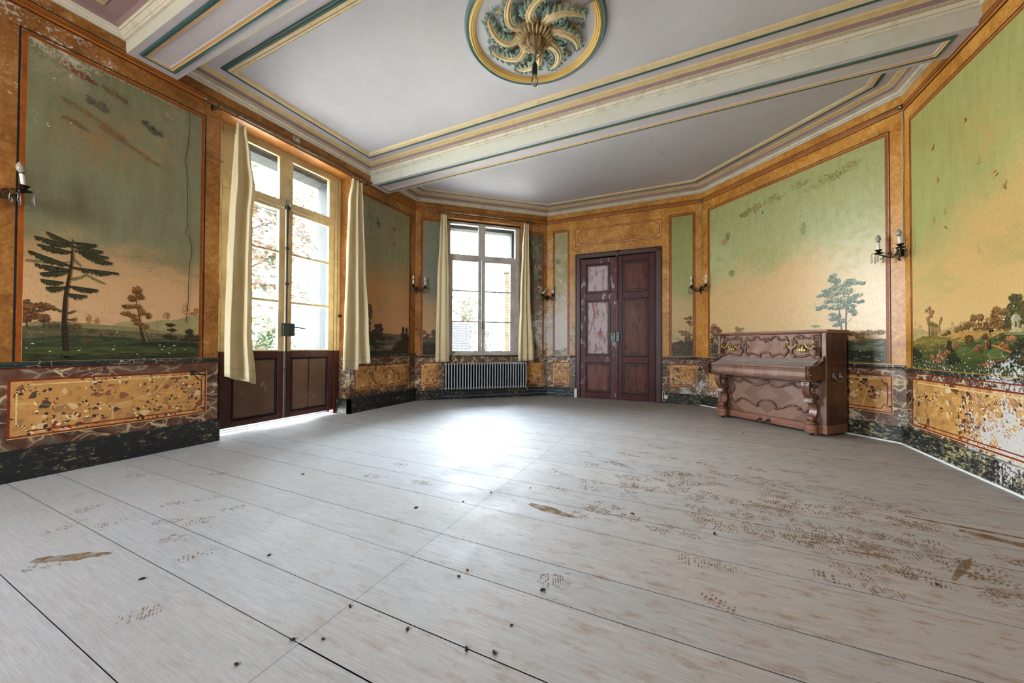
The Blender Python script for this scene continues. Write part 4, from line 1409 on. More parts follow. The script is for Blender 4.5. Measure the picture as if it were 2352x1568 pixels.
def paint_twin_trees(P):
    P.land([(.179, 1.129), (1.0, 1.16), (1.909, 1.185), (2.236, 1.175), (2.433, 1.185), (2.639, 1.19)], .9, '#4c5138')
    P.strokes(1.8, 2.63, 1.02, 1.15, '#39402b', 90, .2, .010)
    P.strokes(2.2, 2.63, .92, 1.05, '#2f3525', 90, .2, .012)
    P.strokes(2.3, 2.63, 1.05, 1.2, '#7c8068', 60, .2, .006)
    for x, z, rx, rz in ((2.312, 1.26, .05, .03), (2.39, 1.23, .06, .04), (2.472, 1.27, .08, .03), (2.585, 1.27, .06, .03), (2.40, 1.18, .05, .04)):
        P.clump(x, z, rx, rz, ['#6c5836', '#80683f', '#8a7a58'], 60, .013)
    P.clump(1.90, 1.38, .06, .022, ['#6f7d60', '#8a9070'], 50, .011)
    for x, z, rx, rz in ((.262, 1.45, .07, .05), (.328, 1.41, .07, .04), (.228, 1.38, .05, .06), (.38, 1.37, .06, .03), (.29, 1.33, .09, .04)):
        P.clump(x, z, rx, rz, ['#5c3424', '#7c4930', '#935c42'], 90, .013)
    for x, z, rx, rz in ((.278, 1.26, .10, .05), (.22, 1.19, .05, .06), (.327, 1.15, .10, .07), (.26, 1.03, .09, .07), (.36, 1.04, .1, .07), (.45, 1.18, .08, .07)):
        P.clump(x, z, rx, rz, ['#2c281e', '#453524', '#5a4630'], 90, .014)
    for x, z, rx, rz in ((.746, 1.375, .06, .025), (.717, 1.405, .04, .025), (.804, 1.385, .05, .02), (.75, 1.33, .09, .03)):
        P.clump(x, z, rx, rz, ['#7d6a42', '#8e7a50'], 60, .012)
    P.trunk([(2.20, 1.25), (2.199, 1.32), (2.186, 1.435), (2.17, 1.591), (2.153, 1.72)], .020, .008, '#5a6158')
    P.trunk([(2.253, 1.058), (2.249, 1.226), (2.246, 1.38), (2.252, 1.583), (2.274, 1.76)], .022, .008, '#37383a')
    for p in (((2.246, 1.38), (2.31, 1.46)), ((2.186, 1.435), (2.13, 1.49)), ((2.25, 1.5), (2.3, 1.58)), ((2.17, 1.591), (2.09, 1.66)), ((2.265, 1.68), (2.34, 1.74))):
        P.trunk(p, .007, .003, '#4a4e48')
    T = ['#46564a', '#5d6f5c', '#74826a', '#8d967c']
    for x, z, rx, rz in ((2.11, 2.03, .05, .03), (2.101, 1.975, .06, .03), (2.15, 1.95, .05, .04), (2.291, 1.93, .07, .03), (2.26, 1.89, .06, .03), (2.36, 1.89, .05, .016), (2.42, 1.88, .03, .014), (2.189, 1.86, .09, .04), (2.12, 1.87, .06, .04), (2.036, 1.84, .07, .03), (1.96, 1.785, .05, .02), (2.02, 1.79, .06, .03), (2.10, 1.78, .09, .045), (2.19, 1.80, .07, .04), (2.274, 1.80, .08, .04), (2.356, 1.73, .07, .03), (2.396, 1.655, .045, .022), (2.31, 1.67, .06, .035), (2.231, 1.70, .09, .05), (2.14, 1.70, .08, .04), (2.063, 1.70, .06, .03), (1.94, 1.615, .055, .03), (2.0, 1.635, .05, .025), (2.117, 1.61, .08, .04), (2.21, 1.62, .07, .04), (2.29, 1.60, .07, .035), (2.338, 1.515, .03, .03), (2.30, 1.55, .05, .02), (2.107, 1.455, .06, .025), (2.15, 1.49, .06, .03), (2.20, 1.43, .05, .03), (2.151, 1.38, .05, .022), (2.09, 1.52, .04, .02)):
        P.clump(x, z, rx, rz, T, 62, .012, .1)
    # smudged cloud dabs and a bare chip high up
    for x, z, rx, rz, h in ((.85, 3.28, .10, .05, '#7c7a40'), (1.05, 3.32, .14, .06, '#8a7c44'), (1.35, 3.35, .16, .07, '#85864a'), (1.7, 3.42, .14, .05, '#8f9350'), (2.1, 3.36, .16, .06, '#87894a'), (2.3, 3.40, .12, .06, '#9a9450'), (.55, 3.0, .04, .07, '#7f8048'), (.48, 2.92, .04, .05, '#b5855a'), (1.9, 3.30, .2, .03, '#9c9a58'), (.62, 2.35, .06, .05, '#7d8a4a'), (1.75, 2.75, .03, .10, '#8c9356')):
        P.clump(x, z, rx, rz, [h, h], 46, .022, .04, .5)
    P.step()
    P.leaf(1.17, 3.20, .03, lin('#16160f'), .4, pi / 2)
    for i in range(90):
        P.leaf(P.r.uniform(.8, 2.4), P.r.uniform(3.1, 3.45), P.r.uniform(.0015, .004), lin('#e0dccd'), .6)
    for i in range(40):
        P.leaf(P.r.uniform(2.24, 2.6), P.r.uniform(.92, 1.06), P.r.uniform(.003, .012), lin('#e4dfd6'), .4, 0)
        P.leaf(P.r.uniform(.19, .5), P.r.uniform(.92, 1.1), P.r.uniform(.003, .010), lin('#e4dfd6'), .5)
SK7 = sky('mural_sky_bright_green', top='#a3a472', mid='#c6a26c', low='#c9a774', zb=2.30, slope=-.04, width=.42, extra=[(.3, 2.6, .7, '#b3b684', .6), (2.3, 2.4, .9, '#b9b890', .5), (1.7, 2.1, .6, '#cfa468', .6)], streak='#93934f', mottled=.6, rough=.30)
mural(WCD, .178, 2.64, .895, 3.585, SK7, 'wide painted landscape with twin blue green trees, directly above and behind the piano', paint_twin_trees, 17)

def paint_temple(P):
    P.land([(.151, 1.30), (.283, 1.289), (.431, 1.255), (.599, 1.262), (.845, 1.295), (.973, 1.323), (1.09, 1.30), (1.5, 1.31), (3.299, 1.32)], .95, '#ab935f')
    P.clump(.20, 1.345, .018, .022, ['#a0885c'], 20, .008)
    for x in (.27, .30, .79, .9, .95):
        P.clump(x, 1.31, .02, .02, ['#b08a58'], 26, .009)
    P.land([(.50, 1.19), (.638, 1.195), (.844, 1.227), (1.013, 1.236), (1.273, 1.239), (1.40, 1.225), (3.299, 1.22)], 1.0, '#a97a3c')
    P.strokes(.6, 1.4, 1.14, 1.22, '#b98e4e', 90, .2, .006, .1, .15)
    A_ = ['#4f3518', '#7a5424', '#946a32']
    for x, z, rx, rz in ((.67, 1.215, .05, .012), (.73, 1.235, .035, .02), (.844, 1.252, .04, .025), (.905, 1.265, .05, .025), (.964, 1.275, .045, .03), (1.013, 1.295, .05, .03), (1.054, 1.345, .045, .035), (1.131, 1.345, .05, .03), (1.092, 1.275, .06, .04), (1.167, 1.268, .05, .035), (1.226, 1.305, .055, .04), (1.239, 1.262, .05, .03), (1.295, 1.31, .05, .04), (1.303, 1.395, .05, .028), (1.336, 1.375, .05, .03), (1.289, 1.355, .045, .02), (1.33, 1.315, .05, .03), (1.335, 1.265, .05, .035), (1.395, 1.37, .035, .03), (1.393, 1.285, .05, .05), (1.42, 1.25, .05, .03)):
        P.clump(x, z, rx, rz, A_, 70, .011)
    for x, z, rx, rz in ((1.471, 1.475, .04, .025), (1.513, 1.47, .04, .03), (1.489, 1.425, .05, .025), (1.455, 1.405, .04, .03), (1.524, 1.408, .05, .035), (1.476, 1.378, .06, .03), (1.54, 1.375, .06, .03), (1.435, 1.365, .05, .025), (1.56, 1.35, .06, .04), (1.44, 1.335, .05, .03), (1.425, 1.28, .05, .04), (1.62, 1.42, .1, .06), (1.68, 1.36, .12, .06), (1.62, 1.30, .1, .05), (1.8, 1.34, .15, .07), (2.0, 1.32, .16, .06), (2.3, 1.33, .2, .06), (2.7, 1.32, .25, .05)):
        P.clump(x, z, rx, rz, ['#33331a', '#554b22', '#6d6230'], 75, .013)
    # green hill with the broken colonnade
    P.land([(.151, 1.155), (.25, 1.185), (.34, 1.199), (.45, 1.206), (.557, 1.204), (.752, 1.18), (.85, 1.155), (.962, 1.13)], .9, '#77652d')
    P.strokes(.17, .85, 1.09, 1.17, '#8a7a3c', 90, .12, .008, .15, -.1)
    P.strokes(.2, .7, 1.08, 1.12, '#514a20', 60, .08, .008, .15, .5)
    P.land([(.151, 1.10), (.20, 1.095), (.3, 1.07), (.427, 1.043), (.6, 1.08), (.751, 1.10), (.97, 1.122), (1.09, 1.14), (1.202, 1.165), (1.307, 1.189), (1.386, 1.213), (1.556, 1.222), (1.8, 1.215), (3.299, 1.2)], .86, '#3f4520')
    P.strokes(.2, 1.6, .98, 1.10, '#4d5328', 120, .2, .008)
    P.strokes(.8, 1.7, 1.0, 1.18, '#55602c', 120, .22, .008, .12, .2)
    P.flat([(.151, 1.08), (.22, 1.07), (.33, 1.02), (.30, .93), (.151, .93)], '#262a1a')
    # path and terrace
    P.flat([(1.258, 1.12), (1.339, 1.104), (1.453, 1.063), (1.62, 1.03), (1.62, 1.015), (1.459, 1.045), (1.371, 1.077), (1.264, 1.104)], '#b16b3a')
    P.flat([(1.11, .939), (1.234, .978), (1.37, .999), (1.552, 1.009), (1.9, 1.01), (1.9, .995), (1.552, .992), (1.383, .983), (1.303, .959), (1.262, .93)], '#8c4a28')
    P.strokes(1.38, 1.75, 1.19, 1.215, '#7a7a42', 40, .2, .006)
    # round temple
    P.flat([(1.437, 1.222), (1.46, 1.236), (1.54, 1.238), (1.57, 1.222), (1.56, 1.212), (1.44, 1.212)], '#a8996c')
    P.flat([(1.459, 1.238), (1.539, 1.236), (1.54, 1.30), (1.46, 1.302)], '#a3926a')
    P.flat([(1.459, 1.238), (1.478, 1.238), (1.478, 1.302), (1.46, 1.302)], '#cdb989')
    P.flat([(1.49, 1.25), (1.508, 1.25), (1.508, 1.29), (1.49, 1.29)], '#4e4a38')
    P.flat([(1.466, 1.258), (1.472, 1.258), (1.472, 1.286), (1.466, 1.286)], '#6a6247')
    P.flat([(1.522, 1.24), (1.54, 1.237), (1.54, 1.30), (1.522, 1.30)], '#716a52')
    P.flat([(1.448, 1.304), (1.455, 1.318), (1.468, 1.336), (1.485, 1.348), (1.5, 1.352), (1.516, 1.347), (1.532, 1.334), (1.545, 1.316), (1.552, 1.302)], '#8f8a72')
    P.flat([(1.452, 1.306), (1.462, 1.326), (1.478, 1.342), (1.492, 1.349), (1.484, 1.306)], '#b9b29a')
    # broken colonnade
    P.flat([(.412, 1.338), (.42, 1.353), (.454, 1.352), (.52, 1.33), (.572, 1.31), (.576, 1.288), (.43, 1.318)], '#5f5326')
    P.flat([(.412, 1.35), (.45, 1.365), (.52, 1.342), (.573, 1.318), (.573, 1.308), (.45, 1.345)], '#76702f')
    for x in (.438, .455, .484, .503, .521, .546, .566):
        P.trunk([(x, 1.204), (x - .002, 1.318 - (x - .43) * .2)], .0075, .0065, '#6b4a24')
    P.trunk([(.457, 1.186), (.455, 1.25), (.44, 1.31)], .006, .004, '#4b3a1e')
    for x, z, rx, rz in ((.445, 1.487, .022, .02), (.466, 1.448, .03, .016), (.498, 1.448, .018, .022), (.40, 1.471, .022, .018), (.466, 1.41, .022, .018), (.422, 1.386, .024, .022)):
        P.clump(x, z, rx, rz, ['#8c5a36', '#a87048'], 46, .010)
    for x, z in ((.60, 1.30), (.615, 1.34), (.63, 1.37), (.60, 1.26)):
        P.clump(x, z, .012, .02, ['#a0703a'], 24, .009)
    P.flat([(.695, 1.21), (.70, 1.245), (.745, 1.255), (.75, 1.215)], '#6b4f26')
    P.flat([(.30, 1.19), (.33, 1.21), (.44, 1.20), (.44, 1.19)], '#6b5526')
    # bushes
    for x, z, rx, rz, h in ((1.004, 1.18, .045, .02, 0), (1.025, 1.16, .05, .022, 0), (.987, 1.145, .03, .02, 0), (1.188, 1.18, .04, .022, 0), (1.12, 1.10, .03, .022, 1), (1.089, 1.075, .03, .022, 1), (1.142, 1.075, .03, .025, 0), (.751, 1.135, .03, .02, 2), (.745, 1.10, .035, .03, 2), (.769, 1.07, .05, .025, 2), (.833, 1.095, .035, .025, 1), (.635, 1.033, .05, .025, 1), (.595, 1.0, .05, .03, 1), (.713, 1.044, .06, .025, 1), (.673, .976, .06, .03, 1), (.491, .997, .04, .025, 1), (.574, .953, .07, .025, 1), (.787, 1.015, .07, .03, 2), (.84, .975, .07, .03, 2), (.75, .96, .07, .03, 2), (1.372, 1.119, .04, .022, 1), (1.41, 1.10, .035, .02, 1), (1.346, 1.172, .03, .018, 0), (1.436, 1.155, .025, .025, 1), (1.479, 1.165, .03, .028, 1), (1.55, 1.128, .06, .04, 2), (1.495, 1.07, .05, .04, 2), (1.56, 1.06, .06, .04, 2), (1.47, 1.017, .05, .03, 2), (1.37, .97, .05, .022, 2), (1.42, .965, .06, .025, 2), (1.518, .985, .08, .03, 2), (1.303, .955, .05, .02, 2), (1.65, 1.02, .1, .06, 2), (1.8, 1.06, .12, .05, 1), (2.1, 1.02, .16, .06, 2), (2.5, 1.05, .2, .06, 2), (2.9, 1.02, .2, .06, 1)):
        P.clump(x, z, rx, rz, (['#4b3518', '#6c4c22'], ['#6b4526', '#8f5f36', '#a87445'], ['#20211a', '#33321f', '#454126'])[h], 66, .011)
    # strolling couple
    P.flat([(1.196, 1.078), (1.203, 1.14), (1.212, 1.14), (1.222, 1.078)], '#a8452c')
    P.flat([(1.203, 1.135), (1.204, 1.155), (1.212, 1.155), (1.212, 1.135)], '#cba27e')
    P.flat([(1.226, 1.115), (1.228, 1.155), (1.25, 1.155), (1.252, 1.11)], '#6a3f24')
    P.flat([(1.232, 1.076), (1.232, 1.115), (1.25, 1.115), (1.25, 1.076)], '#2b2f36')
    P.clump(1.208, 1.162, .005, .006, ['#5a3a24'], 6, .006)
    P.clump(1.239, 1.161, .006, .006, ['#4a2f1e'], 6, .006)
    P.step()
    for i in range(120):
        P.leaf(P.r.uniform(.16, 1.3), .87 + abs(P.r.gauss(0, .07)), P.r.uniform(.003, .011), lin('#e3dfd8'), .45, P.r.uniform(-.5, .5))
    for x, z in ((.413, 1.49), (.412, 1.51), (.41, 1.53), (1.39, 1.315), (1.40, 1.31), (1.30, 1.24), (.30, 1.05), (1.49, 1.41)):
        P.leaf(x, z, .010, lin('#e3dfd8'), .5, P.r.uniform(0, 3))
    for i in range(24):
        P.clump(P.r.uniform(.4, 2.6), P.r.uniform(1.9, 3.2), .03, .05, ['#c09a55'], 5, .02, .2, .4)
SK8 = sky('mural_sky_lime_green', top='#a09f62', mid='#c09c60', low='#c9a56a', zb=1.98, slope=-.30, width=.36, extra=[(1.2, 2.9, .5, '#b98e48', .5), (.4, 1.8, .4, '#a3a055', .4), (2.0, 2.3, .8, '#c9a060', .6)], streak='#938c50', mottled=.7, rough=.40)
mural(WR, .15, 3.30, .868, 3.60, SK8, 'large painted landscape with a domed temple and ruined colonnade, past the piano', paint_temple, 18)
# ------------------------------------------------------------------ glazed garden door (left wall)
def glazed_door():
    R = struct_root('door_1', WL.M)
    R['label'] = 'tall glazed double door with cream upper frames and brown lower panels'
    R['category'] = 'door'
    y0, y1 = .25, .31
    cr, br = M['cream_paint'], M['brown_paint']
    mb = MB()
    zs = 1.0
    for x0, x1 in ((2.29, 2.425), (4.0, 4.10)):
        mb.bbox((x0, y0 - .01, 0), (x1, y1 + .03, zs), br)
        mb.bbox((x0, y0 - .01, zs), (x1, y1 + .03, 3.80), cr)
    mb.bbox((2.425, y0 - .01, 3.735), (4.0, y1 + .03, 3.80), cr)
    # fixed upper light: central post, bottom bar, glazing beads
    mb.bbox((3.12, y0, 3.10), (3.31, y1, 3.735), cr)
    mb.bbox((2.425, y0 - .012, 3.015), (4.0, y1, 3.105), cr)
    mb.bbox((2.425, y0, 3.105), (2.56, y1, 3.735), cr)
    mb.bbox((3.90, y0, 3.105), (4.0, y1, 3.735), cr)
    mb.box((2.425, y0 - .022, 3.098), (4.0, y0 - .012, 3.108), cr)
    mb.box((2.425, y0 - .022, 3.70), (4.0, y0 - .01, 3.735), cr)
    # folding shutter lining with a sunk line down the left jamb
    mb.box((2.29, y0 - .016, 3.30), (2.43, y0 - .010, 3.308), M['brown_line'])
    mb.box((2.355, y0 - .013, .05), (2.359, y0 - .0095, 3.30), M['brown_line'])
    mb.box((4.045, y0 - .013, .05), (4.049, y0 - .0095, 3.73), M['brown_line'])
    mb.build('door_frame', R)
    g = MB()
    g.box((2.555, y0 + .028, 3.10), (3.125, y0 + .032, 3.74), M['glass'])
    g.box((3.305, y0 + .028, 3.10), (3.905, y0 + .032, 3.74), M['glass'])
    g.build('glass_pane', R)
    for side, (a, b, ga, gb) in enumerate(((2.43, 3.205, 2.56, 3.12), (3.215, 3.995, 3.31, 3.90))):
        L = MB()
        z0 = .062
        # stiles and rails, cream above, brown below
        for x0, x1 in ((a, ga), (gb, b)):
            L.bbox((x0, y0, zs), (x1, y1, 3.01), cr)
            L.bbox((x0, y0, z0), (x1, y1, zs), br)
        L.bbox((ga, y0, zs - .09), (gb, y1, zs + .005), br)
        L.bbox((ga, y0, z0), (gb, y1, z0 + .07), br)
        L.bbox((ga, y0, 2.965), (gb, y1, 3.01), cr)
        for z in (2.385, 1.695):
            L.bbox((ga, y0 + .008, z - .016), (gb, y1, z + .016), cr)
        L.bbox((ga, y0 + .004, zs + .003), (gb, y1, zs + .022), cr)
        # moulding round the lower panel
        for x0, x1, q0, q1 in ((ga, ga + .022, z0 + .07, zs - .09), (gb - .022, gb, z0 + .07, zs - .09), (ga, gb, z0 + .07, z0 + .092), (ga, gb, zs - .112, zs - .09)):
            L.bbox((x0, y0 + .006, q0), (x1, y1, q1), M['gap'], .008)
        leaf = L.build('door_leaf', R)
        p = MB()
        if side == 0:
            p.bbox((ga + .022, y0 + .016, z0 + .092), (gb - .022, y1 - .01, zs - .112), M['brown_panel'], .01)
        else:
            m_ = (ga + gb) / 2 - .01
            p.box((ga + .02, y0 + .034, z0 + .09), (gb - .02, y1 - .005, zs - .11), M['gap'])
            p.bbox((ga + .022, y0 + .016, z0 + .092), (m_ - .004, y1 - .01, zs - .112), M['brown_panel'], .008)
            p.bbox((m_ + .004, y0 + .016, z0 + .092), (gb - .022, y1 - .01, zs - .112), M['brown_panel'], .008)
        p.build('lower_panel', leaf)
        g = MB()
        for q0, q1 in ((1.015, 1.685), (1.705, 2.375), (2.395, 2.97)):
            g.box((ga - .005, y0 + .028, q0), (gb + .005, y0 + .032, q1), M['glass'])
        g.build('glass_pane', leaf)
        h = MB()
        hx = a - .008 if side == 0 else b + .002
        for z in (2.55, 1.65, .62):
            h.lathe([(.009, z), (.012, z + .01), (.009, z + .02), (.009, z + .12), (.012, z + .13), (.005, z + .15)], M['cream_paint' if z > 1 else 'brown_paint'], 8, (hx, y0 - .012, 0))
        h.build('hinge', leaf)
    # espagnolette, lock case and lever
    b_ = MB()
    b_.tube([(3.225, y0 - .018, .12), (3.225, y0 - .018, 3.06)], .010, M['iron'], 8)
    b_.bbox((3.185, y0 - .03, 3.0), (3.265, y0 - .004, 3.05), M['iron'], .006)
    b_.tube([(3.205, y0 - .026, 3.0), (3.19, y0 - .03, 3.10), (3.215, y0 - .03, 3.14), (3.25, y0 - .03, 3.10), (3.255, y0 - .026, 3.04)], .008, M['steel'], 7)
    for z in (2.45, 1.95, .75):
        b_.bbox((3.205, y0 - .032, z - .02), (3.245, y0 - .002, z + .02), M['iron'], .004)
    b_.build('espagnolette_bolt', R, 40)
    k = MB()
    k.bbox((3.165, y0 - .045, 1.212), (3.335, y0 - .001, 1.395), M['lock_green'], .006)
    k.box((3.255, y0 - .0462, 1.215), (3.258, y0 - .0445, 1.392), M['black_line'])
    for x, z in ((3.185, 1.235), (3.315, 1.235), (3.185, 1.375), (3.315, 1.375)):
        k.ball((x, y0 - .045, z), .006, M['iron'], 8)
    lk = k.build('lock_case', R)
    h = MB()
    h.tube(bez([(3.32, y0 - .045, 1.338), (3.325, y0 - .085, 1.338), (3.36, y0 - .093, 1.335), (3.44, y0 - .09, 1.326), (3.475, y0 - .088, 1.324)], 4), [.011] * 4 + [.011] * 8 + [.009] * 4 + [.005], M['iron'], 8)
    h.tube(bez([(3.325, y0 - .046, 1.245), (3.34, y0 - .075, 1.25), (3.36, y0 - .075, 1.235), (3.355, y0 - .06, 1.225)], 4), .006, M['iron'], 7)
    h.build('lever_handle', lk, 50)
    kb = MB()
    kb.lathe([(.012, -.0), (.01, -.02), (.022, -.032), (.026, -.045), (.018, -.06), (.002, -.064)], M['iron'], 12, (4.075, y0 - .008, 1.56), 'Y')
    kb.build('door_knob', R, 50)
    return R
glazed_door()
mb = MB()
mb.box((2.29, .30, -.05), (4.10, .66, .012), M['st_white'])
mb.build('door_sill', kind='structure', M=WL.M)

# ------------------------------------------------------------------ far window
def far_window():
    R = struct_root('window_1', WAB.M)
    R['label'] = 'tall eight pane casement window with grey paint above the radiator'
    R['category'] = 'window'
    y0, y1 = .12, .17
    gp = M['grey_paint']
    x0, x1, z0, z1 = .63, 2.225, .90, 3.70
    mb = MB()
    mb.bbox((x0, y0 - .01, z0), (x0 + .075, y1 + .03, z1), gp)
    mb.bbox((x1 - .10, y0 - .01, z0), (x1, y1 + .03, z1), gp)
    mb.bbox((x0, y0 - .01, z1 - .055), (x1, y1 + .03, z1), gp)
    mb.box((x0, y0 - .03, z1 - .012), (x1, y0 - .01, z1 + .01), M['iron'])
    mb.bbox((x0, y0 - .012, 2.905), (x1, y1, 3.01), gp)
    mb.bbox((1.30, y0, 3.01), (1.455, y1, z1 - .055), gp)
    mb.bbox((x0, y0 - .035, z0 - .012), (x1, y1 + .03, z0 + .025), gp)
    mb.build('window_frame', R)
    g = MB()
    for a, b in ((.70, 1.305), (1.45, 2.13)):
        g.box((a, y0 + .024, 3.005), (b, y0 + .028, 3.65), M['glass'])
    g.build('glass_pane', R)
    for a, b, ga, gb in ((.705, 1.375, .757, 1.30), (1.38, 2.125, 1.455, 2.015)):
        L = MB()
        zb, zt = z0 + .025, 2.905
        for q0, q1 in ((a, ga), (gb, b)):
            L.bbox((q0, y0, zb), (q1, y1, zt), gp)
        L.bbox((ga, y0, zb), (gb, y1, zb + .055), gp)
        L.bbox((ga, y0, zt - .03), (gb, y1, zt), gp)
        for z in (2.248, 1.598):
            L.bbox((ga, y0 + .006, z - .015), (gb, y1, z + .015), gp)
        lf = L.build('casement', R)
        g = MB()
        for q0, q1 in ((.975, 1.59), (1.606, 2.24), (2.256, 2.88)):
            g.box((ga - .004, y0 + .024, q0), (gb + .004, y0 + .028, q1), M['glass'])
        g.build('glass_pane', lf)
    b = MB()
    b.tube([(1.385, y0 - .014, .95), (1.385, y0 - .014, 2.97)], .008, M['grey_paint'], 7)
    for z in (2.95, 1.95, 1.50, .97):
        b.bbox((1.365, y0 - .026, z - .022), (1.41, y0 - .003, z + .022), M['grey_paint'], .004)
    b.tube(bez([(1.385, y0 - .02, 1.60), (1.385, y0 - .05, 1.60), (1.39, y0 - .055, 1.54), (1.382, y0 - .05, 1.44)], 4), .008, M['iron'], 7)
    for z in (2.3, 1.35):
        b.lathe([(.007, z), (.010, z + .01), (.007, z + .02), (.007, z + .12), (.004, z + .14)], M['grey_paint'], 7, (2.125, y0 - .014, 0))
    b.build('window_bolt', R, 40)
    s = MB()
    s.prism([(0, .86), (-.035, .865), (-.04, .888), (-.035, .897), (.14, .897), (.14, .86)], .63, 2.225, M['ledge'], 'X')
    s.build('window_sill', R)
far_window()

# ------------------------------------------------------------------ red double door
def red_door():
    R = struct_root('door_2', WBC.M)
    R['label'] = 'red double door with six mahogany panels, one leaf bleached pale'
    R['category'] = 'door'
    a = MB()
    def jamb(x0, x1, z0, z1, vert=True):
        a.bbox((x0, -.02, z0), (x1, .10, z1), M['architrave'], .006)
    jamb(.655, .735, 0, 3.0)
    jamb(2.245, 2.34, 0, 3.03)
    a.bbox((.655, -.02, 2.965), (2.34, .10, 3.04), M['architrave'], .006)
    # dark outer and inner beads
    for x0, x1 in ((.64, .662), (2.333, 2.355)):
        a.bbox((x0, -.034, 0), (x1, .02, 3.055), M['door_black'], .006)
    a.bbox((.64, -.034, 3.033), (2.355, .02, 3.055), M['door_black'], .006)
    for x0, x1 in ((.728, .742), (2.236, 2.252)):
        a.bbox((x0, -.026, 0), (x1, .09, 2.975), M['door_black'], .004)
    a.bbox((.728, -.026, 2.955), (2.252, .09, 2.972), M['door_black'], .004)
    a.box((.735, .11, -.02), (2.245, .16, 3.0), M['gap'])
    a.build('door_frame', R)
    zz = ((.125, .745), (.885, 2.062), (2.20, 2.828))
    for side, (x0, x1, p0, p1, rail_m) in enumerate(((.745, 1.497, .855, 1.368, M['door_red_faded']), (1.508, 2.232, 1.614, 2.116, M['door_red']))):
        L = MB()
        yf, yb = .012, .055
        top = 2.935 if side == 0 else 2.95
        L.bbox((x0, yf, .008), (p0, yb, top), rail_m)
        L.bbox((p1, yf, .008), (x1, yb, top), rail_m)
        cuts = [.008] + [v for q in zz for v in q] + [top]
        for i in range(0, len(cuts), 2):
            L.bbox((p0, yf, cuts[i]), (p1, yb, cuts[i + 1]), M['door_red'] if (i == 0 and side == 0) else rail_m)
        # astragal at the meeting stile
        if side == 1:
            L.bbox((1.485, -.006, .008), (1.522, yf + .002, top), M['architrave'], .008)
        leaf = L.build('door_leaf', R)
        for i, (z0, z1) in enumerate(zz):
            mo = MB()
            w = .026
            for q in ((p0, z0, p0 + w, z1), (p1 - w, z0, p1, z1), (p0 + w, z0, p1 - w, z0 + w), (p0 + w, z1 - w, p1 - w, z1)):
                mo.bbox((q[0], yf - .008, q[1]), (q[2], yb, q[3]), M['door_black'], .008)
            mo.build('panel_moulding', leaf)
            pn = MB()
            mm = M['mahogany'] if side == 1 else (M['mahogany_pink'] if i == 0 else M['mahogany_pale'])
            pn.box((p0 + w, yf + .016, z0 + w), (p1 - w, yb, z1 - w), M['mahogany'])
            k = w + .026
            pn.bbox((p0 + k, yf + .006, z0 + k), (p1 - k, yf + .02, z1 - k), mm, .008)
            o = pn.build('door_panel', leaf)
            if side == 0 and i > 0:
                o['label'] = 'panel bleached pale with peeling varnish'
    k = MB()
    k.bbox((1.375, -.02, 1.185), (1.475, .014, 1.375), M['lock_grey'], .005)
    k.bbox((1.483, -.024, 1.185), (1.555, .012, 1.38), M['lock_grey'], .005)
    for x, z in ((1.388, 1.2), (1.462, 1.2), (1.388, 1.36), (1.462, 1.36), (1.5, 1.2), (1.54, 1.2), (1.52, 1.365)):
        k.ball((x, -.021, z), .005, M['steel'], 8)
    lk = k.build('lock_case', R)
    h = MB()
    h.tube(bez([(1.425, -.018, 1.335), (1.425, -.055, 1.335), (1.39, -.065, 1.333), (1.32, -.06, 1.318), (1.285, -.058, 1.318)], 4), [.010] * 12 + [.008] * 4 + [.005], M['brass'], 8)
    h.tube(bez([(1.41, -.02, 1.245), (1.42, -.04, 1.24), (1.44, -.04, 1.23), (1.45, -.03, 1.215)], 3), .006, M['brass'], 7)
    h.lathe([(.016, 0), (.016, -.006), (.008, -.012), (.001, -.013)], M['brass'], 10, (1.505, -.024, 1.335), 'Y')
    h.build('lever_handle', lk, 50)
    b = MB()
    b.tube([(1.512, -.016, 2.05), (1.512, -.016, 3.05)], .007, M['architrave'], 7)
    b.bbox((1.49, -.045, 2.93), (1.535, -.008, 3.0), M['architrave'], .006)
    b.tube(bez([(1.515, -.03, 2.98), (1.52, -.05, 3.04), (1.545, -.05, 3.055), (1.57, -.035, 3.05)], 4), .008, M['iron'], 7)
    for z in (2.06, .62, .36):
        b.ball((1.512, -.02, z), .016, M['iron'], 10)
    b.build('door_bolt', R, 40)
    for z in (2.62, 1.45, .30):
        h = MB()
        h.lathe([(.004, z - .02), (.011, z - .01), (.010, z), (.010, z + .16), (.011, z + .17), (.004, z + .18)], M['iron'], 8, (2.24, -.012, 0))
        h.build('hinge', R)
red_door()

# white socket with its lead beside the red door
t = thing('wall_socket', 'small white wall socket with a looped lead, on the skirting beside the red door', 'socket', WBC.mat(2.425, .12, .05))
b = MB()
b.bbox((-.035, -.022, -.035), (.035, 0, .04), M['white_plastic'], .006)
for x in (-.012, .012):
    b.lathe([(.004, -.0235), (.004, -.0215)], M['black_plastic'], 8, (x, 0, 0), 'Y')
b.build('socket_plate', t)
b = MB()
b.tube(bez([(-.02, -.02, .04), (-.03, -.02, .10), (-.05, -.018, .11), (-.058, -.012, .04), (-.058, -.01, -.04), (-.045, -.012, -.075), (-.02, -.012, -.07), (0, -.012, -.03)], 6), .005, M['st_cream'], 7)
b.build('lead', t, 60)
# white block and valve end where the pipes stop at the door
b = MB()
b.bbox((-.03, -.035, 0), (.03, 0, .19), M['white_plastic'], .004)
tag(b.build('pipe_cover', M=WBC.mat(.665, 0, .052)), 'short white board upright at the foot of the red door frame', 'board')
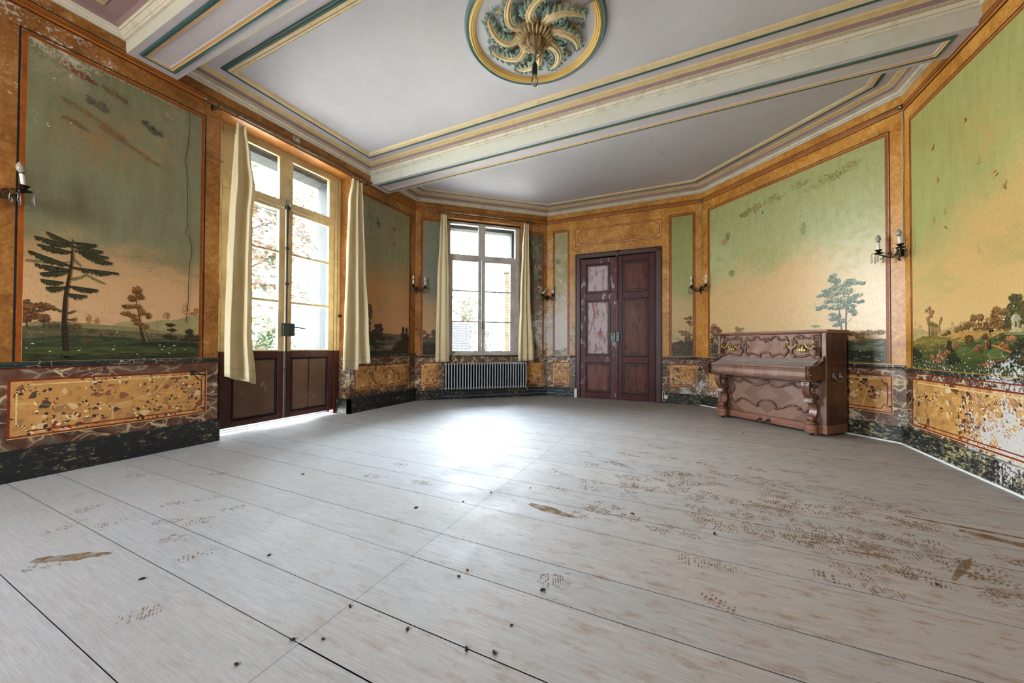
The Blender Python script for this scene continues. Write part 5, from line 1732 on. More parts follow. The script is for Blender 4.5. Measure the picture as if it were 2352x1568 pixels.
# ------------------------------------------------------------------ curtains and their rods
def curtain_mesh(rows, folds, seed, t0, n=80, hem=None, amp=.030):
    """rows: (z, x left, x right, fold depth factor) from top to bottom in wall coordinates"""
    rnd = random.Random(seed)
    ph = [rnd.uniform(0, 6.28) for _ in range(4)]
    nr = 44
    zs = [r[0] for r in rows]
    def lerp(z):
        for i in range(len(rows) - 1):
            a, b = rows[i], rows[i + 1]
            if a[0] >= z >= b[0]:
                t = (a[0] - z) / (a[0] - b[0])
                t = t * t * (3 - 2 * t)
                return [a[k] + (b[k] - a[k]) * t for k in range(1, 4)]
        return rows[-1][1:]
    grid = []
    for i in range(nr + 1):
        z = zs[0] + (zs[-1] - zs[0]) * i / nr
        xl, xr, k = lerp(z)
        v = i / nr
        row = []
        for j in range(n + 1):
            u = j / n
            w = 2 * pi * folds * (u + .035 * sin(5 * u + ph[0]) * (0.4 + v))
            d = sin(w + .5 * sin(2.2 * v + ph[1])) + .30 * sin(2.3 * w + ph[2] + 1.5 * v)
            out = t0 + amp * k * d
            x = xl + (xr - xl) * u + .25 * amp * k * cos(w)
            zz = z
            if hem and v > .88:
                zz = z + hem(u) * (v - .88) / .12
            row.append((x, -out, zz))
        grid.append(row)
    return grid
def curtain(F, rows, folds, seed, label, t0=.12, hem=None, amp=.03, rings=()):
    T = thing('curtain', label, 'curtain', F.M, 'ochre cloth curtains')
    g = curtain_mesh(rows, folds, seed, t0, hem=hem, amp=amp)
    mb = MB()
    n = len(g[0])
    cut = int(len(g) * .955)
    bs = [mb.add(r) for r in g]
    for i in range(len(g) - 1):
        for j in range(n - 1):
            mb.face((bs[i] + j, bs[i + 1] + j, bs[i + 1] + j + 1, bs[i] + j + 1), M['cloth'])
    c = mb.build('cloth', T, 180)
    sd = c.modifiers.new('thickness', 'SOLIDIFY')
    sd.thickness = .004
    sd.offset = 0
    h = MB()
    k = len(g) - 3
    h.tube([(p[0], p[1] - .003, p[2]) for p in g[k]], .0016, M['cable'], 4)
    h.build('hem_stitching', T)
    # gathered heading tape with hooks
    top = g[0]
    hd = MB()
    hd.loft([[(p[0], p[1] - .008, p[2] - .05) for p in top], [(p[0], p[1] - .011, p[2] - .01) for p in top], [(p[0], p[1] - .004, p[2] + .012) for p in top]], M['cloth'], False)
    for x in rings:
        hd.tube(bez([(x, -.118, rows[0][0] - .02), (x, -.132, rows[0][0] + .01), (x, -.12, rows[0][0] + .026)], 4), .004, M['candle'], 6)
    hd.build('heading', T, 180)
    return T
curtain(WL, [(3.655, 2.37, 2.50, .55), (3.3, 2.345, 2.56, .9), (3.0, 2.33, 2.615, 1.1), (2.6, 2.315, 2.585, 1.0), (2.0, 2.30, 2.585, .9), (1.2, 2.285, 2.59, .9), (.66, 2.285, 2.635, .9)], 1.9, 3,
        'drawn back ochre curtain on the near side of the glazed door, hem sagging lowest', .13, lambda u: .07 - .12 * u, .050, (2.40, 2.47))
curtain(WL, [(3.695, 3.99, 4.19, .6), (3.3, 3.92, 4.21, .9), (2.4, 3.885, 4.26, 1.0), (1.4, 3.85, 4.32, 1.1), (.72, 3.83, 4.355, 1.1)], 2.2, 7,
        'creamy ochre curtain on the far side of the glazed door, beside the painted river panel', .12, lambda u: .09 * (u > .55) - .02, .046, (4.02, 4.10, 4.17))
curtain(WAB, [(3.705, .475, .59, .6), (3.2, .45, .615, .9), (2.4, .41, .64, 1.0), (.762, .385, .662, 1.0)], 1.8, 9,
        'straight ochre curtain at the window over the radiator, covering half a green panel', .13, None, .032, (.50, .54, .58))
curtain(WAB, [(3.69, 2.24, 2.35, .6), (3.2, 2.205, 2.365, .9), (2.2, 2.165, 2.40, 1.0), (.758, 2.12, 2.50, 1.0)], 2.6, 5,
        'slim ochre curtain at the radiator window, beside the rotted panel and flaking corner', .13, lambda u: .03 * u, .032, (2.27, 2.31, 2.34))

def rod(F, x0, x1, z, ringx, brackets, label, drop=0.0):
    T = thing('curtain_rod', label, 'curtain rod', F.M, 'steel curtain rods')
    mb = MB()
    mb.tube([(x0, -.12, z), ((x0 + x1) / 2, -.12, z + drop), (x1, -.12, z + drop * 2)], .011, M['rod_steel'], 10)
    mb.build('rod', T, 60)
    for x in (x0, x1):
        f = MB()
        s_ = 1 if x == x1 else -1
        f.lathe([(.011, 0), (.017, .008 * s_), (.012, .018 * s_), (.021, .032 * s_), (.019, .046 * s_), (.004, .056 * s_)] if s_ > 0 else [(.004, -.056), (.019, -.046), (.021, -.032), (.012, -.018), (.017, -.008), (.011, 0)], M['rod_steel'], 10, (x, -.12, z + (drop * 2 if x == x1 else 0)), 'X')
        f.build('finial', T, 50)
    for x in brackets:
        b = MB()
        b.bbox((x - .012, -.008, z - .03), (x + .012, 0, z + .03), M['iron'], .003)
        b.tube(bez([(x, -.004, z - .01), (x, -.07, z - .035), (x, -.12, z - .022), (x, -.142, z + .008), (x, -.13, z + .022)], 4), .007, M['iron'], 7)
        b.build('bracket', T, 50)
    for x in ringx:
        r = MB()
        zz = z + drop * 2 * (x - x0) / (x1 - x0)
        c = (x, -.12, zz - .008)
        r.tube([(c[0] + .004 * sin(a), c[1] + .019 * cos(a), c[2] + .019 * sin(a)) for a in [2 * pi * k / 14 for k in range(15)]], .0028, M['iron'], 6, False)
        r.lathe([(.002, -.048), (.005, -.042), (.003, -.034), (.004, -.028)], M['candle'], 6, c)
        r.build('ring', T, 60)
    return T
rod(WL, 2.13, 4.36, 3.765, (2.40, 2.47, 2.72, 2.81, 3.06, 3.42, 4.02, 4.10, 4.17, 4.24), (2.20, 4.30), 'worn steel curtain rod with rings above the glazed door', .018)
rod(WAB, .29, 2.42, 3.795, (.50, .54, .58, 1.05, 1.5, 2.26, 2.30, 2.36), (.42, 2.37), 'thin steel curtain rod above the window over the radiator', -.01)

# ------------------------------------------------------------------ wall lights with two candles
def sconce(name_label, Mx, bulbs=('clear', 'clear'), tilt=(0, 0), arm=.12, out=.13, scale=1.0, only=None):
    T = thing('wall_sconce', name_label, 'wall light', Mx, 'two arm crystal wall sconces')
    b = MB()
    b.lathe([(.001, -.002), (.038, -.004), (.042, -.012), (.028, -.022), (.02, -.04), (.024, -.052), (.012, -.062), (.001, -.066)][::-1], M['bronze'], 14, (0, 0, 0), 'Y')
    b.tube(bez([(0, -.03, -.02), (-.012, -.045, -.05), (0, -.05, -.085), (.012, -.04, -.07)], 4), .007, M['bronze'], 7)
    b.ball((0, -.045, .03), .018, M['bronze'], 10, sq=(1, 1, 1.5))
    b.build('back_plate', T, 50)
    for i, s_ in enumerate((-1, 1)):
        a = MB()
        x, y = s_ * arm, -out
        a.tube(bez([(s_ * .01, -.05, 0), (s_ * .035, -.085, -.035), (s_ * .07, -.11, -.03), (s_ * .095, -out, 0), (x, y, .015)], 5), [.009] * 10 + [.007] * 11, M['bronze'], 8)
        a.tube(bez([(s_ * .05, -.10, -.03), (s_ * .035, -.10, .005), (s_ * .055, -.105, .022), (s_ * .07, -.108, .008), (s_ * .058, -.106, -.002)], 4), .005, M['bronze'], 7)
        a.tube(bez([(s_ * .085, -out + .012, -.012), (s_ * .07, -out, -.032), (s_ * .09, -out, -.05), (s_ * .105, -out, -.035)], 4), .004, M['bronze'], 6)
        # drip pan with a wavy rim and hanging points
        pr = [(.004, .0), (.030, .008), (.042, .018), (.040, .021), (.026, .013), (.012, .016), (.014, .03), (.022, .042), (.034, .056), (.030, .058), (.016, .048), (.013, .06), (.001, .062)]
        a.lathe(pr, M['bronze'], 14, (x, y, .012))
        for k in range(5):
            an = 2 * pi * k / 5 + .4
            a.tube(bez([(x + .036 * cos(an), y + .036 * sin(an), .028), (x + .052 * cos(an), y + .052 * sin(an), .03), (x + .058 * cos(an), y + .058 * sin(an), .018)], 3), .003, M['bronze'], 6)
        ar = a.build('arm', T, 50)
        c = MB(Matrix.Translation((x, y, .07)) @ Matrix.Rotation(tilt[i], 4, 'Y') @ Matrix.Translation((-x, -y, -.07)))
        c.lathe([(.0, .07), (.0135, .07), (.0135, .155), (.011, .158), (.0, .158)], M['candle'], 14, (x, y, 0))
        cd = c.build('candle', T, 50)
        if bulbs[i]:
            u = MB(c.T)
            mt = M['frost'] if bulbs[i] == 'frost' else M['clear_bulb']
            w = 1.25 if bulbs[i] == 'frost' else .85
            u.lathe([(.0, .156), (.011, .158), (.012, .165), (.012 * w, .169), (.019 * w, .185), (.0205 * w, .20), (.017 * w, .22), (.009 * w, .238), (.001, .249)], mt, 14, (x, y, 0))
            u.lathe([(.0118, .156), (.0128, .157), (.0128, .166), (.0118, .167)], M['iron'], 12, (x, y, 0))
            u.build('bulb', T, 60)
        for k in range(5):
            an = 2 * pi * k / 5 + .4
            d = MB()
            px, py = x + .058 * cos(an), y + .058 * sin(an)
            d.lathe([(.001, .016), (.006, .008), (.001, .0)][::-1], M['crystal'], 6, (px, py, 0))
            d.lathe([(.001, -.002), (.006, -.006), (.0075, -.055), (.011, -.066), (.001, -.088)][::-1], M['crystal'], 6, (px, py, 0))
            d.build('crystal_drop', ar)
    return T
def corner_frame(P0, F1, F2, z):
    nb = (F1.n + F2.n).normalized()
    ang = atan2(nb.x, -nb.y)          # local -Y looks into the room
    return Matrix.Translation(Vector((P0[0], P0[1], z)) + nb * .012) @ Matrix.Rotation(ang, 4, 'Z')
sconce('wall sconce on the burl strip beside the fir tree painting, partly out of view', WL.mat(.775, 2.255, 0), ('frost', 'frost'), (0, -.12), .125, .15)
sconce('upright wall sconce with white bulbs, in the corner between river panel and window', corner_frame(A, WL, WAB, 2.205), ('clear', 'clear'), (0, 0), .125, .16)
sconce('broken wall sconce with one candle leaning over, in the flaking corner', corner_frame(B, WAB, WBC, 2.16), ('frost', 'frost'), (.75, .12), .115, .13)
sconce('wall sconce in the corner between the narrow tree panel and the piano wall', corner_frame(Cc, WBC, WCD, 2.165), ('clear', 'clear'), (0, .05), .125, .16)
sconce('wall sconce with plump grey bulbs, in the corner past the piano', corner_frame(D, WCD, WR, 2.165), ('frost', 'frost'), (-.03, -.12), .125, .16)

# wires running down the two corners to the sconces
for P0, F1, F2, lab in ((Cc, WBC, WCD, 'pale wire running down the corner to the sconce between red door and piano'), (D, WCD, WR, 'pale wire running down the corner to the sconce past the piano')):
    Tm = corner_frame(P0, F1, F2, 0)
    T = thing('wire', lab, 'wire', Tm, 'wires above the corner sconces')
    w = MB()
    w.tube(bez([(0, .0, 3.80), (.004, -.006, 3.7), (.002, -.004, 3.2), (-.003, -.005, 2.7), (.003, -.008, 2.3), (0, -.02, 2.2)], 5), .006, M['grey_cable'], 7)
    w.build('cable', T, 60)
    k = MB()
    k.lathe([(.001, -.045), (.02, -.042), (.028, -.03), (.026, -.01), (.014, .0), (.014, .01)], M['rod_steel'], 12, (0, 0, 3.835), 'Y')
    k.build('insulator', T, 50)

# hook and stud on the panelling left of the glazed door
T = thing('wall_hook', 'dark iron shutter hook on the breccia panel beside the glazed door', 'hook', WL.mat(2.055, .775))
b = MB()
b.bbox((-.02, -.006, -.02), (.02, 0, .03), M['iron'], .004)
b.build('plate', T)
b = MB()
b.tube(bez([(-.005, -.005, .012), (-.005, -.05, .01), (.02, -.085, -.004), (.06, -.09, -.015), (.085, -.07, -.02)], 4), [.011] * 9 + [.008] * 8, M['iron'], 8)
b.build('hook', T, 50)

# ------------------------------------------------------------------ radiator and pipes
def radiator():
    T = thing('radiator', 'long silver grey column radiator under the far window', 'radiator', WAB.mat(0, 0, 0))
    x0, x1, z0, z1 = .595, 2.275, .205, .745
    n = 31
    dx = (x1 - x0) / (n - 1)
    col = MB()
    w = dx * .23
    for y, r, mt in ((-.20, .0125, 'radiator'), (-.135, .017, 'iron'), (-.075, .019, 'iron')):
        # rear tubes near black: the shade between the columns put into their colour
        col.tube([(0, y, z0 + .03), (0, y, z1 - .03)], r, M[mt] if mt == 'radiator' else M['gap'], 8)
    # headers top and bottom: rounded bars front to back
    for z in (z0 + .022, z1 - .022):
        ring = []
        for y, k in ((-.222, .5), (-.21, .9), (-.19, 1), (-.08, 1), (-.058, .9), (-.05, .5)):
            ring.append([(w * 1.05 * k * cos(a), y, z + .026 * k * sin(a)) for a in [2 * pi * q / 10 for q in range(10)]])
        col.loft(ring, M['radiator'], True, True, True)
    for z in (z0 + .03, z1 - .03):
        col.lathe([(.0, -dx * .52), (.014, -dx * .52), (.014, dx * .52), (.0, dx * .52)], M['radiator'], 8, (0, -.135, z), 'X')
    first = col.build('column', T, 50)
    first.location = (x0, 0, 0)
    for i in range(1, n):
        c = first.copy()
        COL.objects.link(c)
        c.parent = T
        c.location = (x0 + i * dx, 0, 0)
    for x in (x0 + dx * 4.5, x1 - dx * 4.5):
        b = MB()
        b.bbox((x - .012, -.16, z0 + .05), (x + .012, -.003, z0 + .075), M['radiator'], .004)
        b.bbox((x - .02, -.008, z0), (x + .02, -.003, z0 + .12), M['radiator'], .003)
        b.build('bracket', T)
    v = MB()
    v.tube(bez([(x0 - .01, -.135, z0 + .03), (x0 - .05, -.135, z0 + .03), (x0 - .065, -.125, z0 - .01), (x0 - .065, -.11, .158)], 4), .014, M['pipe'], 8)
    v.build('inlet_pipe', T, 60)
    v = MB()
    v.tube(bez([(x1 + .01, -.135, z0 + .03), (x1 + .04, -.13, z0 + .03), (x1 + .055, -.115, z0), (x1 + .06, -.10, .158)], 4), .013, M['rod_steel'], 8)
    v.lathe([(.018, 0), (.02, .01), (.02, .03), (.014, .04)], M['steel'], 8, (x1 + .058, -.115, .155))
    v.build('valve', T, 60)
radiator()
def pipe(name, pts, r, label):
    mb = MB()
    mb.tube(pts, r, M['pipe'], 9)
    tag(mb.build(name, None, 60), label, 'pipe', 'heating pipes on the skirting')
def wp(F, x, z, out):
    return F.at(x, z, out)
pipe('heating_pipe', [wp(WAB, .53, .135, .11), wp(WAB, .535, .085, .105), wp(WAB, .58, .07, .10), wp(WAB, 1.6, .068, .09), wp(WAB, 2.78, .075, .09), wp(WBC, .06, .075, .09), wp(WBC, .40, .07, .085), wp(WBC, .635, .068, .085)], .017,
     'long blue grey pipe running low along the skirting under the radiator')
pipe('heating_pipe', [wp(WAB, 2.335, .150, .10), wp(WAB, 2.40, .145, .085), wp(WAB, 2.79, .135, .08), wp(WBC, .05, .135, .08), wp(WBC, .635, .118, .075)], .015,
     'short upper pipe from the radiator valve around the flaking corner to the door')

# ------------------------------------------------------------------ ceiling rose, lamp and cable
RC = (-1.27, 3.18)
def rosette():
    T = thing('ceiling_rose', 'large round plaster ceiling rose with eight swirling acanthus arms, green and gilt', 'ceiling rose', Matrix.Translation((RC[0], RC[1], ZC)))
    r = MB()
    prof = [(.672, .0), (.669, -.020), (.660, -.031), (.650, -.033), (.644, -.025), (.634, -.028), (.630, -.023)]
    r.lathe(prof, M['ring_teal'], 96, cap=False)
    prof = [(.630, -.023), (.624, -.032), (.612, -.037), (.603, -.028), (.597, -.033), (.588, -.031), (.583, -.018), (.573, -.020), (.566, -.004), (.562, .0)]
    r.lathe(prof, M['ring_gold'], 96, cap=False)
    r.build('ring_moulding', T, 50)
    # boss
    b = MB()
    b.lathe([(.150, .0), (.148, -.05), (.12, -.075), (.088, -.08), (.085, -.12), (.072, -.15), (.045, -.168), (.001, -.172)], M['stucco_boss'], 32)
    for k in range(9):
        a = 2 * pi * k / 9
        b.tube(bez([(.088 * cos(a), .088 * sin(a), -.08), (.084 * cos(a + .12), .084 * sin(a + .12), -.125), (.05 * cos(a + .25), .05 * sin(a + .25), -.166)], 4), [.016] * 4 + [.012] * 4 + [.006], M['stucco_boss'], 6)
    b.build('boss', T, 50)
    for k in range(24):
        a = 2 * pi * k / 24
        p = MB(Matrix.Rotation(a, 4, 'Z'))
        p.loft([[(.092, -.007, -.082), (.092, 0, -.096), (.092, .007, -.082)], [(.128, -.0145, -.086), (.128, 0, -.106), (.128, .0145, -.086)], [(.156, -.012, -.074), (.156, 0, -.094), (.156, .012, -.074)], [(.176, -.001, -.05), (.176, 0, -.056), (.176, .001, -.05)]], M['petal'], False)
        p.build('petal', T, 60)
    rnd = random.Random(5)
    # swirling arms
    for k in range(8):
        R_ = Matrix.Rotation(2 * pi * k / 8 + .35, 4, 'Z')
        path = bez([(.13, .0, -.02), (.20, -.035, -.045), (.275, -.035, -.060), (.345, .012, -.055), (.395, .085, -.045), (.418, .165, -.030), (.412, .215, -.016)], 6)
        a = MB(R_)
        n = len(path)
        for off, rr in ((-.020, .012), (.0, .015), (.020, .012)):
            pts, rad = [], []
            for i, p in enumerate(path):
                t = i / (n - 1)
                tan = (path[min(i + 1, n - 1)] - path[max(i - 1, 0)]).normalized()
                nn = Vector((-tan.y, tan.x, 0))
                q = (1.25 if t < .15 else 1) * (1 - t ** 2.2) ** .7 + .08
                pts.append(p + nn * off * 1.25 * q + Vector((0, 0, -.006 if off == 0 else 0)))
                rad.append(rr * 1.15 * q)
            a.tube(pts, rad, M['stucco_gold'], 7)
        base = []
        L, Rr = [], []
        for i, p in enumerate(path):
            t = i / (n - 1)
            tan = (path[min(i + 1, n - 1)] - path[max(i - 1, 0)]).normalized()
            nn = Vector((-tan.y, tan.x, 0))
            q = (1 - t ** 2.5) ** .7 * .052 + .004
            L.append((p + nn * q) * 1.0)
            Rr.append(p - nn * q)
        a.loft([[(l.x, l.y, 0) for l in L], [(l.x, l.y, l.z * .9 + .004) for l in L], [(p.x, p.y, p.z - .004) for p in path], [(l.x, l.y, l.z * .9 + .004) for l in Rr], [(l.x, l.y, 0) for l in Rr]], M['stucco_gold'], False)
        arm = a.build('acanthus_arm', T, 60)
        # ruffled green leaf edges on both sides
        for side, rng in ((1, (.12, .98)), (-1, (.28, 1.0))):
            f = MB(R_)
            m_ = 9
            for q in range(m_):
                t = rng[0] + (rng[1] - rng[0]) * q / (m_ - 1)
                i = min(n - 2, int(t * (n - 1)))
                p = path[i]
                tan = (path[i + 1] - path[max(i - 1, 0)]).normalized()
                nn = Vector((-tan.y, tan.x, 0)) * side
                e = (1 - t ** 2.5) ** .7 * .047 + .006
                l = (.036 + .020 * (q % 3 == 0) + .010 * rnd.random()) * (1 - .35 * t)
                o = p + nn * e * .75
                tip = o + nn * l + tan * (l * .95)
                side_v = (tan * .7 + nn * .2).normalized() * .013
                zt = -.012
                f.tube([o + Vector((0, 0, .008)), o.lerp(tip, .4) + Vector((0, 0, -.008)), o.lerp(tip, .75) + Vector((0, 0, .004)), Vector((tip.x, tip.y, zt))], [.013, .019, .015, .003], M['stucco_green'], 7, flat=.55)
            f.build('leaf_fringe', arm, 70)
        # root scroll between the arms
        s = MB(Matrix.Rotation(2 * pi * k / 8 + .35 + .30, 4, 'Z'))
        sc = bez([(.20, .05, -.02), (.235, .015, -.035), (.285, .02, -.035), (.30, .06, -.03), (.275, .085, -.03), (.255, .068, -.032)], 5)
        s.tube(sc, [.020 - .012 * i / (len(sc) - 1) for i in range(len(sc))], M['stucco_green'], 7)
        for q in range(5):
            c = sc[8 + q * 3]
            d = Vector((c.x - .262, c.y - .055, 0)).normalized()
            s.tube([c, c + d * .022 + Vector((0, 0, -.004)), c + d * .04 + Vector((0, 0, .01))], [.012, .010, .003], M['stucco_green'], 6)
        s.build('scroll_leaf', T, 60)
        # flower spray
        w = MB(Matrix.Rotation(2 * pi * k / 8 + .35 + .48, 4, 'Z'))
        st = bez([(.24, .03, -.008), (.30, .055, -.012), (.36, .05, -.010), (.43, .085, -.008)], 5)
        w.tube(st, .004, M['stem'], 6)
        pink = (k in (2, 3))
        for q, idx in enumerate((7, 10, 13)):
            c = st[min(idx, len(st) - 1)]
            if q != 1 or k % 2:
                for h in range(5):
                    a5 = 2 * pi * h / 5
                    w.ball((c.x + .010 * cos(a5), c.y + .010 * sin(a5), -.012), .0085, M['flower'] if not pink else M['st_purple'], 6, sq=(1, 1, .7))
                w.ball((c.x, c.y, -.017), .006, M['st_orange'], 6)
        for q, (idx, sg) in enumerate(((5, 1), (8, -1), (10, 1), (12, -1), (15, 1), (15, -1), (15, 0))):
            c = st[min(idx, len(st) - 1)]
            t3 = Vector((1, .35 * 1, 0)).normalized()
            n3 = Vector((-t3.y, t3.x, 0)) * sg
            d = (t3 * .7 + n3).normalized()
            e = Vector((-d.y, d.x, 0))
            w.loft([[c + e * .001 + Vector((0, 0, .0)), c - e * .001], [c + d * .016 + e * .009 + Vector((0, 0, -.008)), c + d * .016 - e * .009 + Vector((0, 0, -.008))], [c + d * .032 + e * .007 + Vector((0, 0, -.008)), c + d * .032 - e * .007 + Vector((0, 0, -.008))], [c + d * .042 + e * .0005, c + d * .042 - e * .0005]], M['leaf_green'], False)
        w.build('flower_spray', T, 60)
rosette()
T = thing('pendant_bulb', 'bare clear bulb on a short brown flex hanging from the ceiling rose', 'pendant lamp', Matrix.Translation((RC[0], RC[1], 0)))
b = MB()
b.tube(bez([(.0, .0, 3.965), (.006, .004, 3.92), (.004, .002, 3.86), (0, 0, 3.80)], 5), .010, M['cable'], 8)
b.tube(bez([(.06, .03, 3.97), (.075, .02, 3.90), (.03, .0, 3.84), (.012, .0, 3.83)], 5), .0035, M['black_plastic'], 6)
b.build('flex', T, 60)
b = MB()
b.lathe([(.0, 3.69), (.024, 3.69), (.026, 3.71), (.026, 3.77), (.018, 3.80), (.010, 3.812), (.0, 3.812)], M['black_plastic'], 14)
b.build('lamp_holder', T, 50)
b = MB()
b.lathe([(.001, 3.575), (.016, 3.579), (.030, 3.597), (.034, 3.618), (.030, 3.64), (.018, 3.665), (.014, 3.692)], M['bulb_glass'], 18)
bl = b.build('bulb', T, 60)
b = MB()
b.lathe([(.0, 3.64), (.010, 3.645), (.012, 3.69), (.0, 3.69)], M['brass'], 10)
b.tube([(-.012, 0, 3.615), (0, .012, 3.62), (.012, 0, 3.615)], .0015, M['steel'], 5)
b.build('filament', bl, 60)
b = MB()
b.tube(bez([(RC[0] + .14, RC[1] + .06, 4.05), (RC[0] + .26, RC[1] + .05, 4.035), (RC[0] + .36, RC[1] + .02, 4.05), (RC[0] + .42, RC[1] - .06, 4.085), (RC[0] + .56, RC[1] - .12, 4.066), (RC[0] + .64, RC[1] - .14, 4.058), (RC[0] + .72, RC[1] - .2, 4.088), (RC[0] + .95, RC[1] - .42, 4.09), (RC[0] + 1.5, RC[1] - .95, 4.09)], 6), .009, M['cable'], 7)
tag(b.build('ceiling_cable', None, 60), 'brown cable stapled across the ceiling from the rose towards the photographer', 'cable')

# ------------------------------------------------------------------ crumbs on the floor
rnd = random.Random(21)
cr = None
for i, (x, y) in enumerate([(-2.26, .79), (-1.3, .87), (-2.88, 2.0), (-1.93, 1.16), (-1.2, .92), (-1.37, .72), (-1.38, 2.14), (-1.28, 2.36), (-1.05, 2.57), (-.29, 2.46), (-.7, 1.11), (-.95, 1.44), (-.94, 1.50), (-1.25, 1.08), (-1.61, 1.92), (-.56, 1.52), (-.6, 1.14), (-.95, 1.09), (-.6, 1.28), (-1.63, 4.22), (-3.86, 5.55), (-2.99, 6.10), (.17, 2.41), (.7, 5.36), (1.06, 2.34), (-3.18, 3.75)]):
    Mx = Matrix.Translation((x, y, 0)) @ Matrix.Rotation(rnd.uniform(0, 6), 4, 'Z') @ Matrix.Scale(rnd.uniform(.75, 1.5), 4)
    if cr is None:
        b = MB()
        for k in range(3):
            b.ball(((k - 1) * .004, .003 * (k % 2), .0032), .0048, M['crumb'], 6, sq=(1.2, .8, .75))
        cr = b.build('crumb', M=Mx)
        o = cr
    else:
        o = cr.copy()
        COL.objects.link(o)
        o.matrix_world = Mx
    tag(o, 'tiny dark crumb of dirt lying on the wooden floorboards', 'crumb', 'dirt crumbs on the floorboards')
